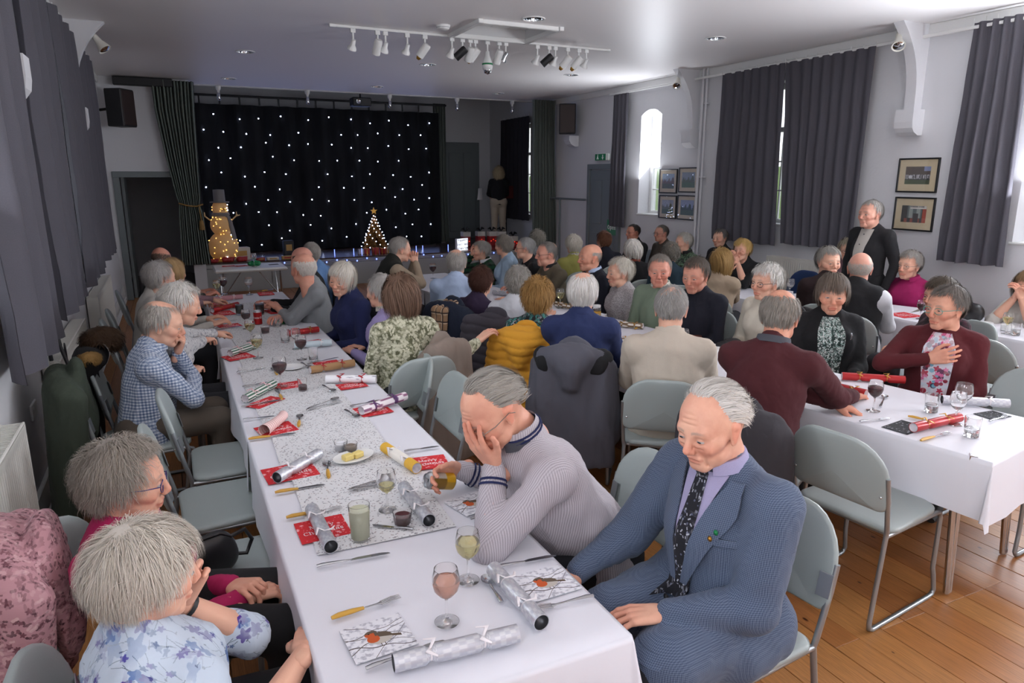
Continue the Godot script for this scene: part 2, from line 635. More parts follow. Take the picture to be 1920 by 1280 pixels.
	tag(put(pipes, "white_gloss", "heating_pipes", self), "pair of white heating pipes running along the left skirting", "pipe")
	for z in [-8.6]:
		var pp := MB.new()
		pp.tube([Vector3(XR - .05, 0, -8.13), Vector3(XR - .05, CEIL, -8.13)], .022, 10)
		pp.tube([Vector3(XR - .05, 0, -8.05), Vector3(XR - .05, CEIL, -8.05)], .016, 10)
		for y in [.8, 1.9, 2.9]:
			pp.box(Vector3(XR - .03, y, -8.09), Vector3(.05, .02, .16), .004)
		tag(put(pp, "wall_paint", "wall_pipe", self), "pale vertical pipes clipped to the right wall beside the small pictures", "pipe")
	# picture rail
	struct(MB.new().box(Vector3(XR - .012, CEIL - .05, (ZS + ZB) / 2), Vector3(.03, .1, ZB - ZS), .01), "white_gloss", "trim_5")
	struct(MB.new().box(Vector3(XL + .012, CEIL - .05, (ZS + ZB) / 2), Vector3(.03, .1, ZB - ZS), .01), "white_gloss", "trim_6")
	braces()
	stage()
	curtains()
	wall_things()
	radiators()
	ceiling_things()
	# ground outside the windows
	struct(MB.new().box(Vector3(40, -.3, -5), Vector3(64, .2, 80)), "sunlit_ground_tone", "ground_right")
	struct(MB.new().box(Vector3(-35, -.3, -5), Vector3(64, .2, 80)), "sunlit_ground_tone", "ground_left")
	var hd := []
	for j in 9:
		var row := []
		for k in 80:
			var a := PI * j / 8.0
			var rr := 1.0 + .35 * folds.get_noise_2d(k * 40.0, j * 40.0)
			row.append(Vector3(cos(a) * .9 * rr, sin(a) * 2.3 * rr - .3, -k * .5))
		hd.append(row)
	tag(put(MB.new().grid(hd, true), "hedge", "hedge", self, at(Vector3(14.5, 0, 12))), "sunlit green hedge outside the right-hand windows", "hedge", "", "")

func floor_boards() -> void:
	var fl := struct(MB.new().box(Vector3((XL + XR) / 2, -.06, (ZS + ZB) / 2), Vector3(XR - XL, .08, ZB - ZS)), "subfloor", "floor")
	var bw := .142
	var meshes := {}
	var nb := int((XR - XL) / bw)
	rng.seed = 11
	for k in nb:
		var x := XL + bw * (k + .5)
		var z := ZB - 2.6
		while z > ZS:
			var len := 3.9 if rng.randf() < .5 else 4.8
			if z == ZB - 2.6: len = [1.3, 2.4, 3.4, 4.4][rng.randi() % 4]
			if z - len < ZS + .5: len = z - ZS
			len = snappedf(len, .05)
			var key := "%.2f" % len
			if not meshes.has(key):
				var mb := MB.new().box(Vector3.ZERO, Vector3(bw - .0035, .02, len - .002), .0012)
				for q in mb.v.size():
					mb.t[q] = Vector2(mb.v[q].x / .3 + .5, mb.v[q].z / 1.3)
				meshes[key] = mb.mesh()
			var o := MeshInstance3D.new()
			o.mesh = meshes[key]
			o.material_override = M["floorboard_%d" % (rng.randi() % 5)]
			o.name = "floorboard"
			fl.add_child(o, true)
			o.position = Vector3(x, -.01 + rng.randf_range(-.0008, .0008), z - len / 2)
			z -= len
	put(MB.new().box(Vector3((XL + XR) / 2, -.012, ZB - 1.3), Vector3(XR - XL, .02, 2.6)), "floorboard_0", "floor_end", fl)

func braces() -> void:
	var n := 10
	for side: float in [-1.0, 1.0]:
		for z in [-8.3, -4.93, -1.56, 1.8]:
			n += 1
			var x := XR if side > 0 else XL
			var poly := PackedVector2Array([Vector2(0, 2.55), Vector2(.11, 2.55)])
			for k in 9:
				var a := k / 8.0
				poly.append(Vector2(.11 + .30 * pow(a, 2.6), 2.62 + (CEIL - 2.62) * a))
			poly.append(Vector2(0, CEIL))
			var xf := Transform3D(Basis(Vector3(-side, 0, 0), Vector3(0, 0, 1), Vector3(0, 1, 0)), Vector3(x, 0, z - .055))
			var o := struct(MB.new().prism(poly, .11, xf), "wall_paint", "trim_%d" % n)
			var cp := PackedVector2Array([Vector2(0, 2.56), Vector2(.17, 2.56), Vector2(.17, 2.44), Vector2(.16, 2.38), Vector2(.13, 2.34), Vector2(.07, 2.31), Vector2(0, 2.31)])
			put(MB.new().prism(cp, .2, Transform3D(xf.basis, Vector3(x, 0, z - .1))), "wall_paint", "corbel", o)
			if side < 0 and z > -3 or z > 1.0: continue
			var names := {"-1.0-8.3": "far", "-1.0-4.93": "near"}
			var w := thing("floodlight", "white reflector floodlight on the %s brace nearer %s" % ["right-hand wall" if side > 0 else "left-hand wall", "the stage" if z < -6 else ("the big black picture frames" if z < -3 else "the camera")], "lamp", Vector3(x - side * .26, CEIL - .05, z - .1))
			put(MB.new().lathe([Vector2(.0, .05), Vector2(.04, .05), Vector2(.04, .02), Vector2(.0, .02)], 14), "cream_gloss", "mount", w)
			var dir := Vector3(-side * .5, -.75, .45 if side > 0 else .2).normalized()
			put(MB.new().tube([Vector3(0, .03, 0), Vector3(0, -.01, 0), dir * .08], .016, 8), "cream_gloss", "arm", w)
			put(MB.new().lathe([Vector2(.0, 0), Vector2(.026, .0), Vector2(.03, .05), Vector2(.034, .09), Vector2(.06, .16), Vector2(.062, .175), Vector2(.05, .17)], 18, look(dir * .06, dir) * Transform3D(Basis(Vector3.RIGHT, PI / 2), Vector3.ZERO)), "cream_gloss", "housing", w)
			put(MB.new().lathe([Vector2(.055, .168), Vector2(.03, .182), Vector2(.0, .186)], 18, look(dir * .06, dir) * Transform3D(Basis(Vector3.RIGHT, PI / 2), Vector3.ZERO)), "reflector", "lamp_face", w)

func stage() -> void:
	var SX := .38
	var st := struct(MB.new().box(Vector3((SX + XR) / 2, STAGE / 2 - .02, (ZS - 15.6) / 2), Vector3(XR - SX, STAGE - .04, 15.6 + ZS)), "stage_front_paint", "floor_stage")
	for k in 20:
		put(MB.new().box(Vector3((SX + XR) / 2, STAGE - .012, ZS + .03 - .072 - .145 * k), Vector3(XR - SX, .024, .143), .003), "stage_board", "stage_board", st)
	for k in 6:
		put(MB.new().box(Vector3(SX + .54 + 1.085 * k, .2, ZS + .012), Vector3(1.075, .4, .025), .005), "stage_front_paint", "front_panel", st)
	put(MB.new().box(Vector3((SX + XR) / 2, .44, ZS + .015), Vector3(XR - SX, .07, .035), .008), "stage_front_paint", "nosing", st)
	# wall to the left of the stage, with the dark doorway
	var wl := MB.new()
	wl.box(Vector3(-.2, 2.72, ZS + .1), Vector3(1.24, 1.6, .2))
	wl.box(Vector3(-.78, .96, ZS + .1), Vector3(.08, 1.92, .2))
	wl.box(Vector3(.33, .96, ZS + .1), Vector3(.18, 1.92, .2))
	struct(wl, "wall_paint", "wall_proscenium")
	var dr := MB.new()
	dr.box(Vector3(-.25, 1.94, ZS + .215), Vector3(1.04, .09, .04), .006)
	dr.box(Vector3(-.72, .95, ZS + .215), Vector3(.09, 1.9, .04), .006)
	var door := struct(dr, "grey_paint", "door_1")
	put(MB.new().box(Vector3(-.65, .95, ZS - .42), Vector3(.045, 1.9, .8), .004), "grey_paint", "leaf", door)
	# unlit lobby behind the doorway
	struct(MB.new().box(Vector3((XL + .38) / 2, -.02, -14.2), Vector3(.38 - XL, .04, 2.9)), "stage_board", "floor_lobby")
	struct(MB.new().box(Vector3(.34, 1.75, -14.2), Vector3(.08, 3.5, 2.8)), "wall_paint", "wall_lobby")
	struct(MB.new().box(Vector3((XL + .38) / 2, 2.3, -14.2), Vector3(.38 - XL, .06, 2.8)), "wall_paint", "ceiling_lobby")
	# right return of the proscenium
	struct(MB.new().box(Vector3(6.84, 1.7, -12.95), Vector3(.12, 3.4, .25)), "wall_paint", "wall_proscenium_right")
	# door at the back of the stage
	var bd := MB.new()
	bd.box(Vector3(6.18, STAGE + 1.09, -15.585), Vector3(.86, 2.18, .03), .004)
	var d2 := struct(bd, "grey_paint", "door_2")
	for k in 2:
		put(MB.new().box(Vector3(6.0 + .36 * k, STAGE + 1.05, -15.565), Vector3(.3, 1.8, .02), .006), "grey_paint", "panel", d2)
	# star cloth
	var sc := thing("star_cloth", "black star cloth backdrop studded with white lights", "backdrop", Vector3(2.83, STAGE, -14.2))
	var g := []
	for j in 9:
		var row := []
		for k in 121:
			var u := k / 120.0
			row.append(Vector3(-2.3 + 4.6 * u, .02 + 2.66 * j / 8.0, .04 * sin(u * 95.0) + .03 * sin(u * 41.0 + 1.0)))
		g.append(row)
	var scf := put(MB.new().sheet(g, .004), "star_cloth", "fabric", sc)
	var ties := MB.new()
	for k in 14:
		ties.box(Vector3(-2.2 + k * .34, 2.75, 0), Vector3(.03, .14, .02), .004)
	put(ties, "black_box", "ties", sc).set_meta("kind", "stuff")
	var led := MB.new().lathe([Vector2(0, -.011), Vector2(.008, -.008), Vector2(.011, 0), Vector2(.008, .008), Vector2(0, .011)], 8).mesh()
	rng.seed = 5
	for r in 10:
		for c in 11:
			var x := -2.2 + (c + (.5 if r % 2 else 0.0)) * .405 + rng.randf_range(-.07, .07)
			var y := .2 + r * .252 + rng.randf_range(-.06, .06)
			if x < 2.25 and rng.randf() < .93:
				put(led, "led_white", "led", scf, at(Vector3(x, y, .085)))
	var rl := MB.new().tube([Vector3(.3, 3.33, -14.2), Vector3(5.3, 3.33, -14.2)], .02, 8)
	tag(put(rl, "black_box", "curtain_bar", self), "black bar that the star cloth hangs from", "rail")
	# side drapes
	drape("grey green stage drape tied back beside the dark doorway", [[-.09, .5, 3.33], [-.08, .48, 2.9], [.0, .46, 2.2], [.09, .44, 1.6], [.12, .42, 1.48], [.1, .46, 1.3], [.07, .50, .52]], true)
	drape("grey green stage drape hanging at the right of the stage", [[6.38, 6.86, 3.33], [6.38, 6.86, 2.5], [6.38, 6.9, 1.6], [6.38, 6.95, .52]], false)
	drape("dull dark stage leg beside the right edge of the star cloth", [[5.16, 5.42, 3.4], [5.16, 5.42, 2.0], [5.16, 5.46, .52]], false, -14.6)
	put(MB.new().box(Vector3(-.2, 3.29, ZS + .3), Vector3(.8, .12, .12), .01), "black_box", "pelmet_box", self)
	tag(get_child(get_child_count() - 1), "black box pelmet over the dark doorway by the stage", "pelmet")
	curtain("dark curtain closed over the window on the stage", XR - .12, -14.75, -13.35, 1.0, 3.12, 7, .035, "curtain_dark")
	# hand rail
	var hr := thing("handrail", "grey metal handrail at the stage steps below the exit sign", "rail", Vector3(6.5, 0, -12.2))
	put(MB.new().tube([Vector3(.3, 1.5, 1.1), Vector3(.28, 1.5, .0), Vector3(.26, 1.48, -.4), Vector3(.26, 1.42, -.46), Vector3(.26, 1.36, -.4)], .02, 10), "grey_paint", "rail", hr)
	put(MB.new().tube([Vector3(.28, 0, .2), Vector3(.28, 1.5, .2)], .02, 10), "grey_paint", "post", hr)
	stage_things()

func drape(label: String, prof: Array, tie: bool, z := -12.40) -> void:
	var o := thing("stage_drape", label, "curtain", Vector3(prof[0][0], prof[prof.size() - 1][2], z))
	var g := []
	var n := 12.0
	for j in 25:
		var t := j / 24.0 * (prof.size() - 1)
		var a: Array = prof[int(minf(t, prof.size() - 2))]
		var b: Array = prof[int(minf(t, prof.size() - 2)) + 1]
		var f: float = t - int(minf(t, prof.size() - 2))
		var row := []
		for k in 145:
			var u := k / 144.0
			var xa := lerpf(lerpf(a[0], b[0], f), lerpf(a[1], b[1], f), u)
			var y := lerpf(a[2], b[2], f)
			row.append(Vector3(xa, y, z + .042 * sin(u * n * TAU + .6 * sin(y * 1.3)) + .02 * sin(u * 47.0 + 1.0)) - o.position)
		g.append(row)
	put(MB.new().sheet(g, .004), "stage_drape", "fabric", o)
	if tie:
		put(MB.new().tube([Vector3(.2, .98, .06), Vector3(.33, .94, .09), Vector3(.45, .93, .09), Vector3(.55, .96, .06)], .012, 8), "gold_rope", "tieback", o)
		put(MB.new().tube([Vector3(.49, .93, .09), Vector3(.5, .72, .1), Vector3(.5, .70, .1), Vector3(.5, .56, .1)], [.008, .01, .03, .045], 10), "gold_rope", "tassel", o)

func curtains() -> void:
	for s: float in [-1.0, 1.0]:
		struct(MB.new().box(Vector3(XR - .1 if s > 0 else XL + .1, 3.235, -3.4), Vector3(.025, .03, 14.0), .004), "white_gloss", "trim_%d" % (8 if s > 0 else 9))
	curtain("grey curtain drawn back on the far side of the narrow unshaded window", XR - .1, -10.3, -9.86, 1.08, 3.22, 4, .04)
	curtain("left half of the closed grey curtains on the right-hand wall", XR - .12, -7.68, -6.6, 1.06, 3.23, 7, .028, "curtain_grey", 0.0, .07, 3.0)
	curtain("right half of the closed grey curtains behind the standing man", XR - .12, -6.59, -5.38, 1.1, 3.23, 8, .028, "curtain_grey", .16, -.03, 9.0)
	curtain("grey curtain gathered at the right edge of the view beside the bright window", XR - .12, -4.38, -3.86, 1.1, 3.27, 5, .05, "curtain_grey", -.04, .06, 5.0)
	curtain("nearest grey curtain on the left wall with a pale lining edge", XL + .13, -4.75, -3.75, .98, 3.2, 3.0, .075, "curtain_grey", -.1, .06, 1.0, "curtain_lining")
	curtain("second grey curtain from the camera on the left wall", XL + .13, -6.35, -5.2, 1.0, 3.2, 3, .06, "curtain_grey", 0.0, .0, 2.0)
	curtain("third grey curtain on the left wall with light falling on its folds", XL + .13, -8.1, -6.75, 1.02, 3.2, 3.5, .07, "curtain_grey", 0.0, .1, 4.0)
	curtain("farthest grey curtain on the left wall near the stage", XL + .13, -9.9, -8.45, 1.04, 3.2, 4, .06, "curtain_grey", 0.0, .1, 6.0)
	curtain("right grey curtain of the bright window at the right edge", XR - .12, -2.5, -2.1, 1.1, 3.27, 4, .05)
	curtain("near grey curtain half drawn over the left-hand window beside the camera", XL + .13, -2.7, -2.2, .98, 3.2, 4, .05, "curtain_grey", 0.0, 0.0, 8.0)

func picture(label: String, z0: float, z1: float, y0: float, y1: float, art: Callable, border := .07) -> void:
	var o := thing("framed_picture", label, "picture", Vector3(XR - .014, (y0 + y1) / 2, (z0 + z1) / 2))
	var w := z1 - z0
	var h := y1 - y0
	var fr := MB.new()
	for k in [-1, 1]:
		fr.box(Vector3(0, 0, k * (w / 2 - .008)), Vector3(.025, h, .016), .003)
		fr.box(Vector3(0, k * (h / 2 - .008), 0), Vector3(.025, .016, w - .032), .003)
	put(fr, "frame_black", "frame", o)
	var mo := put(MB.new().box(Vector3(.004, 0, 0), Vector3(.006, h - .03, w - .03)), "mount_cream", "mount", o)
	var m := mat("print_%d" % (label.hash() % 99999), Color.WHITE, .5, 0.0, {"albedo_texture": tex(72, 54, art)})
	var q := MB.new()
	var a := w / 2 - border
	var b := h / 2 - border
	q.quad(Vector3(-.0005, -b, -a), Vector3(-.0005, -b, a), Vector3(-.0005, b, a), Vector3(-.0005, b, -a), Vector3(-1, 0, 0))
	put(q, m, "print", mo)
	put(MB.new().box(Vector3(-.008, 0, 0), Vector3(.002, h - .03, w - .03)), "picture_glass", "glass", o)

func scene_print(sky: String, land: String, wall_c: String, sd: float) -> Callable:
	var a := hexc(sky)
	var b := hexc(land)
	var d := hexc(wall_c)
	return func(x, y):
		var n: float = folds.get_noise_2d(x * 26.0 + sd, y * 26.0)
		var ridge: float = 22.0 + 10.0 * folds.get_noise_2d(x * 9.0 + sd, 3.0) * 2.0
		if y < ridge: return a.lerp(Color(.35, .4, .32), clampf(n * 1.5, 0, .5))
		if y < 36: return d.lerp(b, clampf(.5 + n * 2.0, 0, 1)).darkened(clampf(-n, 0, .5))
		return b.lerp(Color(.2, .3, .12), clampf(.5 + n, 0, 1))

func wall_things() -> void:
	picture("upper left of four small framed village photographs, red brick terrace", -9.06, -8.63, 1.66, 2.02, scene_print("9db0c8", "6a6a52", "8a5a4a", 1.0))
	picture("upper right of four small framed photographs, green lawn and brown house", -8.59, -8.16, 1.68, 2.04, scene_print("8a94a0", "5c7a35", "5c4a35", 40.0))
	picture("lower left of four small framed photographs, pale cottages and hedge", -9.04, -8.62, 1.28, 1.63, scene_print("a8aec0", "4f6a40", "8a8278", 80.0))
	picture("lower right of four small framed photographs, dark trees on a green", -8.59, -8.15, 1.28, 1.64, scene_print("9aa4c4", "49602f", "1c2a18", 120.0))
	picture("large framed photograph of cricketers in white on a green", -5.03, -4.59, 1.745, 2.09, func(x, y):
		if y > 40: return Color(.2, .27, .1)
		if y > 24 and folds.get_noise_2d(x * 55.0, floorf(y / 9.0) * 40.0) > -.02 and y < 38: return Color(.82, .82, .84)
		if y > 24: return Color(.1, .1, .1)
		return Color(.28, .22, .17).lerp(Color(.5, .55, .7), 1.0 if x > 52 and y < 14 else .1), .085)
	picture("large framed photograph of a red general store with two people", -5.02, -4.58, 1.36, 1.7, func(x, y):
		if x > 24 and y < 10: return Color(.86, .85, .82)
		if x > 60: return Color(.66, .26, .16)
		if x > 34 and x < 50 and y > 24: return Color(.12, .1, .12)
		if x > 16 and x < 60 and y < 40: return Color(.35, .4, .4) if int(x / 11.0) % 2 else Color(.6, .64, .62)
		return Color(.55, .22, .14) if y > 40 and int(x / 9.0) % 2 else Color(.1, .11, .1), .085)
	var gs := lettering("GENERAL STORE", .022, .001, "Droid Sans", true)
	var pic: Node = get_child(get_child_count() - 1)
	put(gs, "letter_black", "print_lettering", pic, Transform3D(Basis(Vector3(0, 0, 1), Vector3.UP, Vector3(-1, 0, 0)), Vector3(-.0015, .075, .035)).scaled_local(Vector3(.9, 1, 1)))
	# exit door, sign
	var dm := MB.new()
	dm.box(Vector3(XR - .02, 2.08, -10.62), Vector3(.06, .09, 1.06), .006)
	for k in [-1, 1]:
		dm.box(Vector3(XR - .02, 1.02, -10.62 + k * .49), Vector3(.06, 2.04, .08), .006)
	var d3 := struct(dm, "grey_paint", "door_3")
	put(MB.new().box(Vector3(XR - .012, 1.01, -10.62), Vector3(.03, 2.02, .9), .004), "grey_paint", "leaf", d3)
	for k in 2:
		for j in 2:
			put(MB.new().box(Vector3(XR - .03, .55 + .92 * j, -10.82 + .4 * k), Vector3(.012, .76, .3), .005), "grey_paint", "panel", d3)
	var ex := thing("exit_sign", "green and white emergency exit sign above the grey door", "sign", Vector3(XR - .03, 2.24, -10.68))
	put(MB.new().box(Vector3.ZERO, Vector3(.05, .12, .44), .012), "exit_white", "housing", ex)
	put(MB.new().box(Vector3(-.027, 0, -.03), Vector3(.004, .11, .34), .002), "exit_green", "panel", ex)
	var arrow := PackedVector2Array([Vector2(-.014, .04), Vector2(.014, .04), Vector2(.014, -.002), Vector2(.034, -.002), Vector2(0, -.045), Vector2(-.034, -.002), Vector2(-.014, -.002)])
	put(MB.new().prism(arrow, .003, Transform3D(Basis(Vector3(0, 0, 1), Vector3(-1, 0, 0), Vector3(0, 1, 0)), Vector3(-.029, 0, .05))), "exit_white", "arrow", ex)
	var man := MB.new().tube([Vector3(-.03, -.035, -.13), Vector3(-.03, .0, -.11), Vector3(-.03, .03, -.105)], .01, 6).tube([Vector3(-.03, -.035, -.08), Vector3(-.03, -.005, -.105)], .008, 6).tube([Vector3(-.03, .036, -.105), Vector3(-.03, .046, -.105)], .01, 6)
	put(man, "exit_white", "running_figure", ex)
	var op := thing("open_sign", "small green sign reading Open on the grey exit door", "sign", Vector3(XR - .045, 1.05, -10.3))
	put(MB.new().box(Vector3.ZERO, Vector3(.006, .26, .3), .002), "exit_green", "plate", op)
	put(lettering("Open", .1, .002, "Droid Sans", true), "exit_white", "lettering", op, Transform3D(Basis(Vector3(0, 0, 1), Vector3.UP, Vector3(-1, 0, 0)), Vector3(-.005, 0, 0)))
	# loudspeakers
	for s in [[XR - .22, 2.93, -11.6, -.5, "dark loudspeaker on a bracket at the right of the stage"], [-.52, 2.87, -12.0, 1.0, "dark loudspeaker high in the left corner by the stage"]]:
		var sp := thing("loudspeaker", s[4], "speaker", Vector3(s[0], s[1], s[2]), s[3])
		put(MB.new().box(Vector3.ZERO, Vector3(.3, .52, .26), .012), "black_box", "cabinet", sp)
		put(MB.new().box(Vector3(0, 0, .133), Vector3(.27, .48, .012), .004), "speaker_brown", "grille", sp)
		put(MB.new().tube([Vector3(0, 0, -.12), Vector3(0, -.02, -.3 if s[3] < 0 else -.33)], .02, 8), "black_box", "bracket", sp)
	var cb := PackedVector2Array([Vector2(0, 0), Vector2(.2, 0), Vector2(.2, -.08), Vector2(.16, -.15), Vector2(.08, -.19), Vector2(0, -.19)])
	struct(MB.new().prism(cb, .2, Transform3D(Basis(Vector3(-1, 0, 0), Vector3(0, 0, 1), Vector3(0, 1, 0)), Vector3(XR, 2.64, -11.75))), "wall_paint", "trim_40")
	# socket and sticks on the left
	var so := thing("wall_socket", "white double socket low on the left wall", "socket", Vector3(XL + .006, .62, -4.55))
	put(MB.new().box(Vector3.ZERO, Vector3(.012, .09, .15), .004), "white_gloss", "plate", so)
	put(MB.new().box(Vector3(.008, .02, .03), Vector3(.006, .02, .012), .002), "white_gloss", "switch", so)
	var sticks := [["straight black walking pole leaning upright against the left wall", Vector3(-.70, .0, -4.83), Vector3(-.78, 1.02, -5.05)], ["slanting black walking pole with a wrist strap leaning on the left wall", Vector3(-.42, .0, -4.55), Vector3(-.76, 1.02, -5.12)]]
	for s in sticks:
		var w := thing("walking_pole", s[0], "pole", s[1])
		var d: Vector3 = s[2] - s[1]
		put(MB.new().tube([d * .03, d * .5, d * .9], [.009, .011, .012], 8), "black_box", "shaft", w)
		put(MB.new().tube([d * .86, d * .9, d * .97, d], [.014, .019, .018, .012], 10), "black_box", "grip", w)
		put(MB.new().tube([Vector3.ZERO, d * .03], [.004, .011], 8), "brushed_steel", "tip", w)
		if s[0].begins_with("slant"):
			var lp := []
			for a in 13:
				lp.append(d * .88 + Vector3(.03, -.1 - .09 * cos(TAU * a / 12.0), .025 * sin(TAU * a / 12.0)))
			put(MB.new().tube(lp, .004, 6, false), "black_box", "strap", w)

func radiators() -> void:
	var list := [["white panel radiator nearest the camera under the left window", XL + .06, -3.74, -2.2, .14, .79, 1.0], ["white panel radiator by the walking poles on the left wall", XL + .06, -6.45, -4.95, .14, .79, 1.0], ["far white panel radiator on the left wall toward the stage", XL + .06, -9.3, -7.6, .14, .79, 1.0], ["white radiator under the closed curtains on the right wall", XR - .06, -6.65, -5.2, .25, .92, -1.0]]
	for r in list:
		var z0: float = r[2]
		var z1: float = r[3]
		var h: float = r[5] - r[4]
		var o := thing("radiator", r[0], "radiator", Vector3(r[1], r[4], (z0 + z1) / 2))
		var s: float = r[6]
		var g := []
		var n := int((z1 - z0) / .033)
		for j in [[.0, 0.0], [.03, 0.0], [.06, 1.0], [h - .06, 1.0], [h - .03, 0.0], [h, 0.0]]:
			var row := []
			for k in n * 4 + 1:
				var u := fposmod(k / 4.0, 1.0)
				row.append(Vector3(s * (.05 - .007 * j[1] * (1.0 if u > .3 and u < .8 else 0.0)), j[0], -(z1 - z0) / 2 + (z1 - z0) * k / (n * 4.0)))
			g.append(row)
		put(MB.new().grid(g, s > 0), "radiator_paint", "front_panel", o)
		put(MB.new().box(Vector3(-s * .045, h / 2, 0), Vector3(.01, h, z1 - z0), .003), "radiator_paint", "back_panel", o)
		for k in [-1, 1]:
			put(MB.new().box(Vector3(0, h / 2, k * (z1 - z0) / 2), Vector3(.1, h, .006), .002), "radiator_paint", "side_panel", o)
		var gr := MB.new()
		for k in int((z1 - z0) / .02):
			gr.box(Vector3(0, h + .003, -(z1 - z0) / 2 + .01 + .02 * k), Vector3(.085, .006, .01))
		for k in [-1, 1]:
			gr.box(Vector3(k * .044, h + .004, 0), Vector3(.012, .01, z1 - z0), .003)
		put(gr, "radiator_paint", "top_grille", o)
		put(MB.new().tube([Vector3(0, .04, (z1 - z0) / 2), Vector3(0, .04, (z1 - z0) / 2 + .05), Vector3(0, -.08, (z1 - z0) / 2 + .05)], .012, 8).lathe([Vector2(0, .09), Vector2(.02, .085), Vector2(.022, .03), Vector2(.0, .025)], 12, at(Vector3(0, 0, (z1 - z0) / 2 + .05))), "white_gloss", "valve", o)

func ceiling_things() -> void:
	var tr := thing("lighting_track", "long white ceiling track carrying the spotlights", "track", Vector3(3.2, CEIL - .012, -7.42))
	put(MB.new().box(Vector3.ZERO, Vector3(3.16, .024, .036), .004), "white_gloss", "rail", tr)
	for k in [-1, 1]:
		put(MB.new().box(Vector3(k * 1.6, 0, 0), Vector3(.06, .03, .04), .004), "white_gloss", "end_cap", tr)
	var sp := [[1.8, "b"], [2.05, "c"], [2.13, "b"], [2.36, "b"], [2.55, "g"], [2.85, "b"], [2.97, "k"], [3.06, "c"], [3.12, "g"], [3.26, "p"], [3.40, "c"], [3.48, "x"], [3.87, "b"], [4.02, "k"], [4.1, "b"], [4.26, "g"], [4.41, "g"], [4.51, "b"]]
	var names := {"b": "small white mushroom reflector spotlight on the ceiling track", "c": "plain white cylinder spotlight on the ceiling track", "g": "white cylinder spotlight with gold tip on the ceiling track", "p": "large white bulb spotlight with a green ring on the ceiling track", "x": "grey metal clip lamp on the ceiling track"}
	var kn := 0
	var sn := 0
	for q in sp:
		var lab: String = names.get(q[1], "")
		if q[1] == "k":
			lab = ["black barrel spotlight left of the green-ringed bulb on the ceiling track", "black barrel spotlight right of the green-ringed bulb on the ceiling track"][kn]
			kn += 1
		var nth: String = ["leftmost", "second", "third", "fourth", "fifth", "sixth", "seventh", "eighth", "ninth", "tenth", "eleventh", "twelfth", "thirteenth", "fourteenth", "fifteenth", "sixteenth", "seventeenth", "rightmost"][sn]
		sn += 1
		if q[1] in ["b", "c", "g"]: lab += ", " + nth + " lamp from the left"
		var o := thing("track_spotlight", lab, "spotlight", Vector3(q[0], CEIL - .024, -7.42), 0.0, "track spotlights")
		var pm := "black_box" if q[1] == "k" else ("brushed_steel" if q[1] == "x" else "white_gloss")
		put(MB.new().box(Vector3(0, -.02, 0), Vector3(.05, .04, .034), .004), "white_gloss", "adapter", o)
		put(MB.new().tube([Vector3(0, -.03, 0), Vector3(0, -.12, 0)], .01, 8), "white_gloss", "stem", o)
		var dx: float = {"b": -.15, "c": -.1, "g": -.5, "k": -.8, "p": 0.0, "x": -.4}[q[1]]
		var dir := Vector3(dx, -.8, -.5 if q[1] != "p" else 0.0).normalized()
		var xf := look(Vector3(0, -.13, 0), dir) * Transform3D(Basis(Vector3.RIGHT, PI / 2), Vector3.ZERO)
		var pr := [Vector2(0, -.03), Vector2(.02, -.03), Vector2(.024, .02), Vector2(.045, .055), Vector2(.047, .07), Vector2(.03, .066), Vector2(0, .06)]
		if q[1] in ["c", "g", "k"]: pr = [Vector2(0, -.05), Vector2(.036, -.048), Vector2(.042, -.03), Vector2(.042, .1), Vector2(.038, .1), Vector2(.034, .03), Vector2(0, .03)]
		if q[1] == "p": pr = [Vector2(0, -.02), Vector2(.022, -.02), Vector2(.026, .02), Vector2(.05, .09), Vector2(.056, .13), Vector2(.05, .17), Vector2(0, .18)]
		put(MB.new().lathe(pr, 16, xf), pm, "housing", o)
		if q[1] == "g": put(MB.new().lathe([Vector2(0, .03), Vector2(.026, .04), Vector2(.028, .11), Vector2(.016, .135), Vector2(0, .138)], 14, xf), "gold_foil", "bulb", o)
		if q[1] == "p":
			put(MB.new().lathe([Vector2(.052, .1), Vector2(.059, .102), Vector2(.06, .115), Vector2(.054, .118)], 16, xf), "exit_green", "ring", o)
			put(MB.new().lathe([Vector2(.04, .17), Vector2(.036, .2), Vector2(.0, .215)], 14, xf), "reflector", "lamp_face", o)
	var sm := thing("smoke_detector", "round white smoke detector beside the ceiling hatch", "detector", Vector3(2.6, CEIL, -7.0))
	put(MB.new().lathe([Vector2(0, -.045), Vector2(.05, -.044), Vector2(.06, -.03), Vector2(.068, -.015), Vector2(.072, 0)], 20), "white_gloss", "case", sm)
	put(MB.new().lathe([Vector2(.062, -.024), Vector2(.066, -.022), Vector2(.066, -.02)], 20), "grey_paint", "vent", sm)
	var pj := thing("projector", "black projector hung under the front edge of the stage ceiling", "projector", Vector3(3.28, 3.22, -13.2))
	put(MB.new().box(Vector3.ZERO, Vector3(.34, .15, .26), .015), "black_box", "case", pj)
	put(MB.new().lathe([Vector2(.0, .0), Vector2(.04, .0), Vector2(.04, .02), Vector2(.03, .015), Vector2(.0, .01)], 16, Transform3D(Basis(Vector3.RIGHT, PI / 2), Vector3(-.07, 0, .13))), "reflector", "lens", pj)
	put(MB.new().tube([Vector3(0, .07, 0), Vector3(0, .5, 0)], .015, 8), "black_box", "pole", pj)
	var lx := [.88, 2.3, 3.75, 5.05, 6.2]
